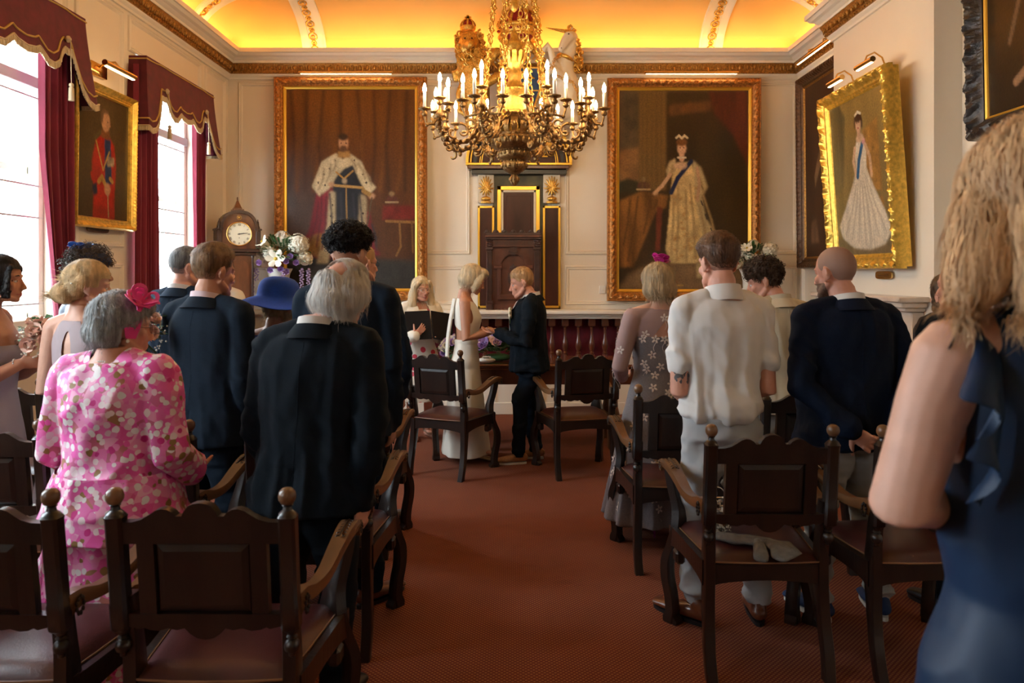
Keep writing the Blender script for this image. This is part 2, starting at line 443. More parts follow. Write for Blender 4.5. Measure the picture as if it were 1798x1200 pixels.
# raised panel mouldings
def panel(mb, wall, a0, a1, z0, z1, w=.05, h=.022):
    "picture-frame moulding on a wall: prof (offset inwards, height)"
    prof = [(0, 0), (.004, h*.7), (.014, h), (.024, h*.55), (.034, h*.75), (w, 0)]
    V = []; F = []
    for o_, hh in prof:
        for (u, z) in ((a0+o_, z0+o_), (a1-o_, z0+o_), (a1-o_, z1-o_), (a0+o_, z1-o_)):
            if wall == 'e': V.append((u, YW-hh, z))
            elif wall == 'l': V.append((XL+hh, u, z))
            elif wall == 'r': V.append((XR-hh, u, z))
            elif wall == 'b': V.append((BX-hh, u, z))
            elif wall == 'd': V.append((u, YD-hh, z))
    for i in range(len(prof)-1):
        for j in range(4):
            f = (i*4+j, i*4+(j+1) % 4, (i+1)*4+(j+1) % 4, (i+1)*4+j)
            F.append(f)
    mb.add(V, F)
b = MB()
sw = FPX/YW; ex = lambda x: (x-900)/sw
panel(b, 'e', ex(419), ex(826), 1.76, 3.72); panel(b, 'e', ex(419), ex(826), 1.19, 1.635)
panel(b, 'e', ex(992), ex(1400), 1.76, 3.72); panel(b, 'e', ex(992), ex(1400), 1.19, 1.635)
structure(b.build('trim_15', M_wall, smooth=0))
b = MB()
for wy, ww in WINS: panel(b, 'l', wy-.72, wy+.72, 3.42, 3.72)
for y0, y1 in ((7.76, 8.30), (5.45, 6.13), (3.16, 3.82)): panel(b, 'l', y0, y1, 1.76, 3.72); panel(b, 'l', y0, y1, 1.19, 1.635)
structure(b.build('trim_16', M_wall, smooth=0))
b = MB()
panel(b, 'r', 7.15, 8.28, 1.76, 3.72); panel(b, 'r', 7.15, 8.28, 1.19, 1.635)
for y0, y1 in ((2.6, 5.0), (.4, 2.4)): panel(b, 'r', y0, y1, 1.95, 3.72); panel(b, 'r', y0, y1, 1.05, 1.80)
structure(b.build('trim_17', M_wall, smooth=0))
b = MB()
for x0, x1, y0, y1 in ((XL, XL+.02, YB, YW), (XR-.02, XR, YB, BY0), (XR-.02, XR, BY1, YW)): b.box(x0, x1, y0, y1, 0, .16, 0, .006)
structure(b.build('baseboard_side', M_white))
# dado with ledge along the end wall; balustrade let into it
YD = 8.13
bx0, bx1 = -1.42, 1.19
for x0, x1 in ((XL, bx0), (bx1, XR)):
    b = MB(); b.box(x0, x1, YD, YW, 0, 1.05); structure(b.build('wall_panelling', M_white, smooth=0))
b = MB(); b.box(bx0, bx1, YD, YW, 0, .555); structure(b.build('wall_plinth', M_white, smooth=0))
b = MB()
for x0, x1 in ((XL, XR),): b.box(x0, x1, YD-.025, YW, 1.05, 1.075, 0, .006); b.box(x0, x1, YD-.05, YW, 1.075, 1.10, 0, .008); b.box(x0, x1, YD-.10, YW, 1.10, 1.145, 0, .012)
b.box(XL, XR, YD-.018, YD, 0, .13, 0, .006); b.box(bx0, bx1, YD-.02, YD-.0, .50, .555, 0, .006)
x = XL+.15
while x < XR-.2:                                    # battened boards below the balustrade
    z1 = .5 if bx0-.1 < x < bx1 else .95
    b.box(x, x+.012, YD-.012, YD, .13, z1); x += .262
structure(b.build('trim_18', M_white, smooth=0))
b = MB(); b.box(bx0, bx1, YD+.16, YD+.19, .555, 1.05); structure(b.build('wall_recess', M_maroon))
pr = [(.030, 0), (.030, .10), (.022, .105), (.026, .118), (.018, .13), (.030, .165), (.034, .20), (.028, .245), (.017, .28), (.014, .37), (.018, .385), (.013, .395), (.022, .405), (.022, .415)]
bal = empty('balustrade', (0, 0, 0), 0, 'row of turned mahogany balusters before dark red cloth under the white ledge', 'balustrade')
k = 0; xb_ = bx0+.09
bm0 = MB(); bm0.lathe([(r*1.0, z) for r, z in pr], (0, 0, .555), 14); bm0.box(-.038, .038, -.038, .038, .965, 1.05, 0, .004)
me0 = None
while xb_ < bx1:
    if me0 is None:
        o = bm0.build('baluster', M_mahog, bal); me0 = o
    else:
        o = me0.copy(); COL.objects.link(o); o.parent = bal
    o.location = (xb_, YD+.06, 0); xb_ += .147
# ---------------------------------------------------------------- windows
for i, (wy, ww) in enumerate(WINS):
    b = MB(); x = XL-.10; y0, y1 = wy-ww/2, wy+ww/2
    for (a, c) in ((y0, y0+.055), (y1-.055, y1)): b.box(x-.05, x+.02, a, c, WZ0, WZ1, 0, .005)
    b.box(x-.05, x+.02, y0, y1, WZ1-.06, WZ1, 0, .005); b.box(x-.07, x+.10, y0-.0, y1, WZ0, WZ0+.07, 0, .008)
    b.box(XL-.06, XL+.05, y0-.06, y1+.06, WZ0-.045, WZ0-.0, 0, .01)
    wf = structure(b.build('window_%d' % (i+1), M_white))
    b = MB(); b.box(x+.0, x+.035, y0, y1, 2.83, 2.91, 0, .006)
    for z in (2.76, 2.15, 1.93, 1.33): b.box(x+.004, x+.02, y0, y1, z, z+.012)
    b.build('glazing_bar', M_bluewin, wf)
    b = MB(); xs = x-.09                              # outer sash seen through the secondary glazing
    for z in (WZ0+.05, 2.25, WZ1-.1): b.box(xs-.03, xs, y0, y1, z, z+.05, 0)
    for y in (y0, y0+ww/3, y0+2*ww/3, y1): b.box(xs-.03, xs, y-.012, y+.012, WZ0, WZ1)
    b.build('sash', M_white, wf)
    b = MB(); b.box(x-.001, x+.003, y0+.05, y1-.05, WZ0+.06, WZ1-.05); b.build('pane', M_glass, wf, smooth=0)
# street front opposite, overexposed beyond the glass
M_stucco = mat('pale_stucco', (.9, .9, .88), .9)
b = MB(); b.box(-14, -13, -12, 24, -6, 2.6); fr = b.build('facade_wall', M_stucco, None, 0)
bl = empty('building', (0, 0, 0), 0, 'pale building across the street outside the windows', 'building'); fr.parent = bl
for k in range(9):
    b = MB(); y = -8+k*3.4; b.box(-13.0, -12.95, y, y+1.2, -.4, 1.9); b.box(-12.99, -12.93, y+.57, y+.63, -.4, 1.9); b.box(-12.99, -12.93, y, y+1.2, .7, .76)
    b.build('window', M_bluewin, bl, 0)
b = MB(); b.box(-40, XL-T, -30, 40, -6.2, -6); props(b.build('ground', mat('paving', (.5, .5, .5), .9)), kind='structure')
# ================================================================ chairs
def make_chair():
    t = empty('armchair')
    pw = .0245
    # back posts with turned finial and pendant
    def yb(z): return -.262-.045*(z-.55)/.4
    for sx in (-1, 1):
        b = MB(); x = sx*.229
        V = []; F = []
        ch = .008
        oct_ = [(-pw, -pw+ch), (-pw+ch, -pw), (pw-ch, -pw), (pw, -pw+ch), (pw, pw-ch), (pw-ch, pw), (-pw+ch, pw), (-pw, pw-ch)]
        rows = [(.585, .75), (.592, 1), (.66, 1.0), (.664, .93), (.895, .93), (.903, 1.0), (.911, .8)]
        for z, k in rows: V += [(x+a*k, yb(z)+c*k, z) for a, c in oct_]
        for i in range(len(rows)-1):
            for j in range(8): F.append((i*8+j, i*8+(j+1) % 8, (i+1)*8+(j+1) % 8, (i+1)*8+j))
        F += [tuple(reversed(range(8))), tuple(range((len(rows)-1)*8, len(rows)*8))]
        b.add(V, F)
        b.lathe([(.024, .911), (.020, .916), (.013, .921), (.011, .930), (.015, .934), (.011, .938)], (x, yb(.92), 0), 14)
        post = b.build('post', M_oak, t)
        f = MB(); f.lathe([(.010, .936), (.017, .940), (.0225, .950), (.0235, .960), (.021, .971), (.013, .979), (.003, .982)], (x, yb(.95), 0), 16)
        f.build('finial', M_oakedge, post)
        f = MB(); f.lathe([(.003, .508), (.009, .512), (.010, .522), (.019, .528), (.022, .540), (.019, .551), (.011, .558), (.016, .564), (.011, .570), (.018, .580), (.018, .587)], (x, yb(.55), 0), 14)
        f.build('pendant', M_oak, post)
    # back: crest rail, stiles, panel, lower rail
    top = [(-.210, .890), (-.180, .891), (-.155, .898), (-.135, .910), (-.118, .922), (-.102, .927), (-.086, .925), (-.072, .917), (-.064, .907), (-.048, .907),
           (-.042, .920), (-.030, .935), (-.015, .941)]
    top = top+[(0, .943)]+[(-x, z) for x, z in reversed(top)]
    lean = lambda m, z0: None
    def slab(poly, d0, d1, name, m, par=t):
        b = MB(); b.prism(poly, d0, d1, 'xz')
        b.v = [(x, y+yb(z)+.0, z) for x, y, z in b.v]; return b.build(name, m, par, 30)
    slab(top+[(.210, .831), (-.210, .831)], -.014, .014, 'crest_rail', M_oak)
    b = MB()
    for i in range(len(top)-1):   # rounded worn edge of the crest
        pass
    low = [(-.205, .634), (.205, .634), (.205, .600), (.175, .592), (.165, .597), (.150, .590), (.125, .587), (.100, .594), (.075, .589), (.055, .594), (.040, .578), (.022, .566), (0, .562)]
    low = low+[(-x, z) for x, z in reversed(low[2:-1])]
    slab(low, -.014, .014, 'lower_rail', M_oak)
    for sx in (-1, 1): slab([(sx*.173, .831), (sx*.128, .831), (sx*.128, .634), (sx*.173, .634)], -.012, .012, 'stile', M_oak)
    b = MB(); z0, z1, xx = .634, .831, .128            # fielded panel
    for sy in (-1, 1):
        V = [(-xx, 0, z0), (xx, 0, z0), (xx, 0, z1), (-xx, 0, z1), (-xx+.006, sy*.004, z0+.006), (xx-.006, sy*.004, z0+.006), (xx-.006, sy*.004, z1-.006), (-xx+.006, sy*.004, z1-.006),
             (-xx+.024, sy*.009, z0+.024), (xx-.024, sy*.009, z0+.024), (xx-.024, sy*.009, z1-.024), (-xx+.024, sy*.009, z1-.024)]
        F = [(0, 1, 5, 4), (1, 2, 6, 5), (2, 3, 7, 6), (3, 0, 4, 7), (4, 5, 9, 8), (5, 6, 10, 9), (6, 7, 11, 10), (7, 4, 8, 11), (8, 9, 10, 11)]
        b.add(V, F if sy < 0 else [f[::-1] for f in F])
    b.v = [(x, y+yb(z), z) for x, y, z in b.v]; b.build('panel', M_oak, t, 0)
    # rear legs
    def curvepts(P, k=4):
        P = [Vector(p) for p in P]; out = []
        for i in range(len(P)-1):
            p0, p1, p2, p3 = P[max(i-1, 0)], P[i], P[i+1], P[min(i+2, len(P)-1)]
            for q in range(k):
                u = q/k; out.append(.5*((2*p1)+(p2-p0)*u+(2*p0-5*p1+4*p2-p3)*u*u+(3*p1-p0-3*p2+p3)*u**3))
        out.append(P[-1]); return out
    def board(mb, P, wx, wy, dirx, bev=.16):
        "square-section curved member: P centre line, wx/wy half sizes"
        n = len(P); V = []; F = []; a = Vector(dirx).normalized(); c = a.cross(Vector((0, 0, 1))).normalized()
        for i, p in enumerate(P):
            u = i/(n-1); hx = wx(u) if callable(wx) else wx; hy = wy(u) if callable(wy) else wy
            for (s1, s2) in ((-1, -1+bev*1.5), (-1+bev, -1), (1-bev, -1), (1, -1+bev*1.5), (1, 1-bev*1.5), (1-bev, 1), (-1+bev, 1), (-1, 1-bev*1.5)):
                V.append(p+a*(s1*hx)+c*(s2*hy))
        for i in range(n-1):
            for j in range(8): F.append((i*8+j, i*8+(j+1) % 8, (i+1)*8+(j+1) % 8, (i+1)*8+j))
        F += [tuple(reversed(range(8))), tuple(range((n-1)*8, n*8))]
        mb.add(V, F)
    for sx in (-1, 1):
        b = MB(); P = curvepts([(sx*.222, -.285, 0), (sx*.226, -.262, .10), (sx*.222, -.235, .22), (sx*.218, -.218, .36), (sx*.218, -.222, .48), (sx*.219, -.240, .60), (sx*.220, -.257, .68)])
        board(b, P, lambda u: .021, lambda u: .024+.012*math.exp(-((u-.55)/.16)**2), (1, 0, 0)); b.build('leg', M_oak, t, 35)
    # front legs, one piece with the arm supports
    fx, fy = .272, .205
    for sx in (-1, 1):
        e = [(0, 0), (.05, -.006), (.12, .0), (.20, .014), (.28, .012), (.35, -.014), (.42, -.040), (.50, -.038), (.58, -.018), (.64, -.006), (.70, 0)]
        P = curvepts([(sx*(fx+d*.9), fy+d*.75, z) for z, d in e])
        b = MB(); board(b, P, lambda u: .023, lambda u: .026+.024*math.exp(-((u-.60)/.10)**2)+.004*math.exp(-((u-.05)/.05)**2), (sx*.64, .77, 0))
        b2 = [(-.045, 0), (.026, 0), (.028, .02), (.018, .045), (-.020, .05), (-.030, .032), (-.047, .016)]
        q = MB(); q.prism([(x_, z_) for x_, z_ in b2], -.024, .024, 'xz')
        R_ = Matrix.Rotation(math.atan2(.77, sx*.64), 3, 'Z')
        b.add([R_ @ Vector(v)+Vector((sx*fx, fy, 0)) for v in q.v], q.f)
        b.build('leg', M_oak, t, 35)
    # arms
    for sx in (-1, 1):
        P = curvepts([(sx*.236, -.262, .668), (sx*.243, -.215, .668), (sx*.252, -.14, .648), (sx*.262, -.05, .650), (sx*.270, .05, .680), (sx*.278, .13, .705), (sx*.283, .20, .712), (sx*.284, .24, .700)], 5)
        n = len(P); V = []; F = []
        for i, p in enumerate(P):
            u = i/(n-1); w_ = .019+.014*min(1, max(0, (u-.3)/.5)); h = .020+.030*math.exp(-(u/.18)**2)+.006*u+(.010 if u > .93 else 0)
            d = (P[min(i+1, n-1)]-P[max(i-1, 0)]).normalized(); s_ = Vector((d.y, -d.x, 0)).normalized()*(1); up_ = s_.cross(d).normalized()
            if up_.z < 0: up_ = -up_
            top_ = p+up_*.012; bot = p-up_*h
            V += [bot-s_*w_*.8, bot+s_*w_*.8, p+s_*w_, top_+s_*w_*.86, top_-s_*w_*.86, p-s_*w_]
        for i in range(n-1):
            for j in range(6): F.append((i*6+j, i*6+(j+1) % 6, (i+1)*6+(j+1) % 6, (i+1)*6+j))
        F += [tuple(reversed(range(6))), tuple(range((n-1)*6, n*6))]
        b = MB(); b.add(V, F)
        b.tube([(sx*.284-.031, .236, .688), (sx*.284+.031, .236, .688)], .026, 14)
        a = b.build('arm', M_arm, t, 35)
        c = MB(); c2 = MB()                             # carved leaf let into the handrest, carved rosette at the post
        for k in range(7):
            u = k/6; y = .10+.10*u; z = .712+.014*math.sin(u*1.6)-.004; 
            for s2 in (-1, 1):
                c.ell((sx*(.276+.006*u)+s2*.012*(1-.4*abs(u-.5)), y, z+.004*0), (.009, .004, .0045), 8, 5, 0, Matrix.Rotation(s2*-.7, 3, 'Z'))
        c.tube([(sx*(.274+.008*k/5), .085+.12*k/5, .714+.012*math.sin(k/5*1.5)) for k in range(6)], .0035, 6)
        for k in range(9): 
            a_ = 2*PI*k/9; c2.ell((sx*.262, -.232+.016*math.cos(a_), .640+.022*math.sin(a_)), (.005, .005, .008), 6, 4)
            c.ell((sx*.284+sx*.0315, .236+.014*math.cos(a_), .688+.014*math.sin(a_)), (.004, .005, .005), 6, 4)
        c.build('carving', M_oak, a, 60); c2.build('rosette', M_oak, a, 60)
    # seat rails and leather seat
    b = MB()
    def rail(p0, p1, z0, z1, th, arch):
        p0 = Vector(p0); p1 = Vector(p1); d = (p1-p0); ln = d.length; d.normalize(); s_ = Vector((d.y, -d.x, 0))
        K = 12; V = []; F = []
        for i in range(K+1):
            u = i/K; zz = z0+arch*(1-(2*u-1)**2)**.5*0+arch*math.sin(PI*u)**.6
            for o_, z in ((-th, zz), (th, zz), (th, z1), (-th, z1)): V.append(p0+d*(ln*u)+s_*o_+Vector((0, 0, z)))
        for i in range(K):
            for j in range(4): F.append((i*4+j, i*4+(j+1) % 4, (i+1)*4+(j+1) % 4, (i+1)*4+j))
        F += [(3, 2, 1, 0), (K*4, K*4+1, K*4+2, K*4+3)]; b.add(V, F)
    rail((-.215, -.235, 0), (.215, -.235, 0), .345, .438, .012, .022)
    rail((-.265, .205, 0), (.265, .205, 0), .345, .438, .012, .022)
    for sx in (-1, 1):
        rail((sx*.232, -.225, 0), (sx*.272, .19, 0), .34, .438, .012, .03)
        b.box(sx*.262-.02, sx*.262+.02, .06, .13, .305, .36, 0, .01)
    b.build('seat_frame', M_oak, t, 30)
    b = MB()
    def seat(u, v):
        hx = (.207+.05*v); x = hx*(2*u-1); y = -.25+.45*v-.012*(1-(2*u-1)**2)*(1-v)
        m_ = min(1, (1-abs(2*u-1))*5)*min(1, (1-abs(2*v-1))*5)
        return Vector((x, y, .437+.018*(m_**.5)+.022*((1-(2*u-1)**4)*(1-(2*v-1)**4))))
    b.grid(21, 21, seat); b.add([(-.207, -.25, .43), (.207, -.25, .43), (.257, .2, .43), (-.257, .2, .43)], [(3, 2, 1, 0)])
    b.build('seat', M_leather, t, 60)
    b = MB(); E = [(-.208, -.25), (-.10, -.261), (0, -.264), (.10, -.261), (.208, -.25), (.258, .2), (-.258, .2)]
    b.tube([(x, y, .440) for x, y in E], .0035, 6, loop=True); b.build('piping', M_oakedge, t, 60)
    return t
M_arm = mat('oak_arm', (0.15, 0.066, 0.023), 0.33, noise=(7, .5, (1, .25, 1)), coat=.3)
chair0 = make_chair(); first = [True]
def chair(xl, xr, s, rz, label, group=None):
    "xl, xr: pixel x of the two back posts at scale s (px per metre)"
    global chair0
    c = chair0 if first[0] else copy_tree(chair0); first[0] = False
    mid = Vector((((xl+xr)/2-900)/s, FPX/s, 0)); R_ = Matrix.Rotation(rz, 3, 'Z')
    c.location = mid-R_ @ Vector((0, -.275, 0)); c.rotation_euler = (0, 0, rz); c['label'] = label; c['category'] = 'chair'
    c['group'] = group or 'carved oak armchairs'
    return c
R = math.radians
chair(213, 510, 651, R(0), 'dark carved oak armchair nearest the camera, empty, behind the white-haired man')
chair(-190, 104, 651, R(-2), 'dark oak armchair cut off by the left edge, in the nearest row')
chair(-128, 80, 445, R(0), 'dark oak armchair at the left edge, one row ahead, behind the woman in lilac')
chair(133, 338, 447, R(0), 'dark oak armchair hidden behind the woman in pink flowers, one finial showing')
chair(444, 646, 437, R(0), 'dark oak armchair whose arm shows beside the white-haired man\'s hand')
chair(-71, 77, 321, R(0), 'dark oak armchair between the lilac dress and the pink floral dress')
chair(529, 679, 323, R(0), 'dark oak armchair beside the aisle, third row back on the left')
chair(1245, 1457, 461, R(0), 'oak armchair with a grey garment on its seat, behind the man in white shirt')
chair(1540, 1750, 461, R(3), 'dark oak armchair partly hidden by the woman in the navy dress')
chair(1119, 1275, 340, R(0), 'dark oak armchair behind the woman in the grey embroidered dress')
chair(1343, 1497, 340, R(0), 'dark oak armchair between the cream jacket and the navy blazer')
chair(719, 810, 232, R(-24), 'dark oak armchair turned right, standing behind the bride', 'armchairs by the couple')
chair(983, 1078, 232.5, R(13), 'dark oak armchair turned left, standing behind the groom', 'armchairs by the couple')
# grey garment on the seat
def garment():
    m = mat('grey_wool_cloth', (.15, .138, .12), .95, noise=(40, .15), bump=(160, .3))
    c0 = Vector(((1351-900)/461, FPX/461+.275, 0))
    b = MB()
    b.limb([c0+Vector(p) for p in ((-.15, -.10, .487), (-.09, -.15, .492), (-.02, -.16, .49), (.04, -.17, .488))], [(.03, .012), (.045, .016), (.045, .014), (.03, .014)], 12, up=(0, 0, 1))
    b.limb([c0+Vector(p) for p in ((-.015, -.205, .490), (-.025, -.245, .486), (-.035, -.285, .476), (-.04, -.300, .468))], [(.022, .016), (.026, .016), (.030, .014), (.028, .012)], 12, up=(0, 0, 1))
    b.limb([c0+Vector(p) for p in ((.03, -.19, .492), (.06, -.22, .492), (.07, -.26, .485), (.03, -.292, .470))], [(.030, .014), (.060, .014), (.060, .012), (.035, .01)], 12, up=(0, 0, 1))
    b.ell(c0+Vector((-.005, -.195, .497)), (.026, .02, .016), 10, 8)
    me = melt(b, .004, 2); displace(me, lambda P: .007*(fbm(P, (22, 22, 22), 2)-.5))
    props(link_mesh('folded_garment', me, m, None, 180), 'crumpled grey wool garment lying on an empty oak chair seat', 'garment')
garment()
# ================================================================ pictures
class Paint:
    def __init__(s, w, h, bg):
        s.w, s.h = w, h; s.a = np.ones((h, w, 3))*np.array(bg)
        s.U, s.V = np.meshgrid((np.arange(w)+.5)/w, 1-(np.arange(h)+.5)/h)
    def _blur(s, m, k):
        for _ in range(2):
            for ax in (0, 1):
                for _k in range(k): m = (m+np.roll(m, 1, ax)*.5+np.roll(m, -1, ax)*.5)/2
        return m
    def mix(s, m, c, tex=0, seed=1, sc=(20, 20)):
        c = np.array(c)*np.ones((s.h, s.w, 1))
        if tex:
            n = fbm(np.stack([s.U.ravel()*sc[0], s.V.ravel()*sc[1], np.full(s.U.size, seed*3.1)], 1), (1, 1, 1), 3).reshape(s.h, s.w, 1)
            c = c*(1+tex*(n-.5)*2)
        s.a = s.a*(1-m[..., None])+np.clip(c, 0, 1)*m[..., None]; return s
    def poly(s, pts, c, soft=1, tex=.25, seed=1, sc=(20, 20), op=1.0):
        m = np.zeros((s.h, s.w), bool); n = len(pts)
        for i in range(n):
            (x0, y0), (x1, y1) = pts[i], pts[(i+1) % n]
            if y0 == y1: continue
            cond = ((s.V > y0) != (s.V > y1)) & (s.U < (x1-x0)*(s.V-y0)/(y1-y0)+x0)
            m ^= cond
        return s.mix(s._blur(m.astype(float), soft)*op, c, tex, seed, sc)
    def ell(s, cx, cy, rx, ry, c, soft=1, tex=.15, op=1.0, rot=0):
        dx, dy = s.U-cx, (s.V-cy); d = ((dx)/rx)**2+((dy)/ry)**2
        return s.mix(s._blur((d < 1).astype(float), soft)*op, c, tex)
    def line(s, pts, wd, c, soft=0):
        for (x0, y0), (x1, y1) in zip(pts[:-1], pts[1:]):
            asp = s.h/s.w; dx, dy = x1-x0, (y1-y0)*asp; L2 = dx*dx+dy*dy+1e-9
            t = np.clip(((s.U-x0)*dx+(s.V-y0)*asp*dy)/L2, 0, 1); d = np.hypot(s.U-x0-t*dx, (s.V-y0)*asp-t*dy)
            m = np.clip((wd-d)/(wd*.4+1e-6), 0, 1); s.mix(s._blur(m, soft) if soft else m, c, .2)
        return s
M_canvas = None
def canvas_mat():
    m, nt, b = nodes('oil_on_canvas'); at = N(nt, 'ShaderNodeVertexColor'); at.layer_name = 'paint'
    n = N(nt, 'ShaderNodeTexNoise'); n.inputs['Scale'].default_value = 60; n.inputs['Detail'].default_value = 5
    tc = N(nt, 'ShaderNodeTexCoord'); L(nt, tc.outputs['Object'], n.inputs['Vector'])
    r = N(nt, 'ShaderNodeValToRGB'); r.color_ramp.elements[0].color = (.72, .72, .72, 1); r.color_ramp.elements[0].position = .3; r.color_ramp.elements[1].color = (1.15, 1.12, 1.08, 1); r.color_ramp.elements[1].position = .75
    L(nt, n.outputs['Fac'], r.inputs[0]); mx = N(nt, 'ShaderNodeMix', data_type='RGBA', blend_type='MULTIPLY'); mx.inputs[0].default_value = 1
    L(nt, at.outputs[0], mx.inputs[6]); L(nt, r.outputs[0], mx.inputs[7]); L(nt, mx.outputs[2], b.inputs['Base Color'])
    b.inputs['Roughness'].default_value = .28; b.inputs['Specular IOR Level'].default_value = .35
    bp = N(nt, 'ShaderNodeBump'); bp.inputs['Strength'].default_value = .12; bp.inputs['Distance'].default_value = .004; L(nt, n.outputs['Fac'], bp.inputs['Height']); L(nt, bp.outputs[0], b.inputs['Normal'])
    return m
def canvas(name, P, w, h, z0, y, parent):
    me = bpy.data.meshes.new(name); n, m = P.w, P.h
    X, Z = np.meshgrid(np.linspace(-w/2, w/2, n), np.linspace(z0+h, z0, m))
    V = np.stack([X.ravel(), np.full(n*m, y), Z.ravel()], 1)
    i, j = np.meshgrid(np.arange(n-1), np.arange(m-1)); a = (j*n+i).ravel()
    F = np.stack([a, a+n, a+n+1, a+1], 1)
    me.from_pydata(V.tolist(), [], F.tolist()); me.update()
    ca = me.color_attributes.new('paint', 'FLOAT_COLOR', 'POINT')
    ca.data.foreach_set('color', np.concatenate([P.a.reshape(-1, 3), np.ones((n*m, 1))], 1).astype(np.float32).ravel())
    global M_canvas
    if M_canvas is None: M_canvas = canvas_mat()
    return link_mesh(name, me, M_canvas, parent, 0)
def frame_mesh(w, h, prof, pat, step=.008):
    "w, h outer size, z from 0; prof rows (inset, height); pat(s, o) adds carving height"
    mb = MB()
    for side in range(4):
        ln = w if side % 2 == 0 else h; n = max(8, int(ln/step)); P = []
        S = np.linspace(0, 1, n)
        for o, hh in prof:
            s = o+(ln-2*o)*S
            hgt = hh+pat(s, o, ln) if pat else np.full(n, hh)
            if side == 0: x, z = -w/2+s, np.full(n, o)
            elif side == 1: x, z = np.full(n, w/2-o), s
            elif side == 2: x, z = w/2-s, np.full(n, h-o)
            else: x, z = np.full(n, -w/2+o), h-s
            P.append(np.stack([x, -hgt, z], 1))
        V = np.concatenate(P).tolist(); k = len(prof)
        F = [(i*n+j, i*n+j+1, (i+1)*n+j+1, (i+1)*n+j) for i in range(k-1) for j in range(n-1)]
        mb.add(V, F)
    return mb
def leafpat(o0, o1, amp, p=.055, seed=0):
    def f(s, o, ln):
        if not (o0 < o < o1): return np.zeros_like(s)
        v = (o-o0)/(o1-o0); c = 2*v-1
        ph = s/p+.55*abs(c); a = .5+.5*np.cos(2*PI*ph); rib_ = np.abs(np.sin(2*PI*(s/p*2.5+1.1*c)))
        n = vnoise(np.stack([s*150, np.full_like(s, o*300), np.full_like(s, seed+ln)], 1))
        edge = 1-abs(c)**4
        return amp*edge*(.55*a+.25*rib_+.5*(n-.4))
    return f
def scrollpat(o0, o1, amp, p=.16, seed=0):
    def f(s, o, ln):
        if not (o0 < o < o1): return np.zeros_like(s)
        v = (o-o0)/(o1-o0); c = 2*v-1
        sw_ = .6*np.sin(2*PI*s/p); band = np.exp(-((c-sw_)/.38)**2); cr = np.exp(-((c+sw_*.8)/.3)**2)*(.5+.5*np.cos(4*PI*s/p))
        n = vnoise(np.stack([s*120, np.full_like(s, o*260), np.full_like(s, seed+ln)], 1))
        return amp*(.8*band+.6*cr+.45*(n-.4))
    return f
def picture(name, loc, ax, tilt, w, h, fm, lm, prof, pat, lprof, cw, paint, label, cat='painting', depth=.05, cres=None):
    "hangs with its lower edge at loc; ax = rotation about z so local +x is the viewer's right; tilt leans the top forward"
    r = empty(name, loc, 0, label, cat); r.rotation_euler = (tilt, 0, ax)
    f = frame_mesh(w, h, prof, pat)
    f.box(-w/2+.015, w/2-.015, 0, depth, .015, h-.015)
    f.build('frame', fm, r, 60)
    o = prof[-1][0]; b = frame_mesh(w-2*o, h-2*o, lprof, None, .3); b.v = [(x, y, z+o) for x, y, z in b.v]; b.build('slip_frame', lm, r, 0)
    o += lprof[-1][0]-.004
    canvas('canvas', paint, w-2*o, h-2*o, o, -lprof[-1][1]-.001, r)
    return r
def norm(x0, x1, y0, y1):
    return lambda x, y: ((x-x0)/(x1-x0), (y1-y)/(y1-y0))
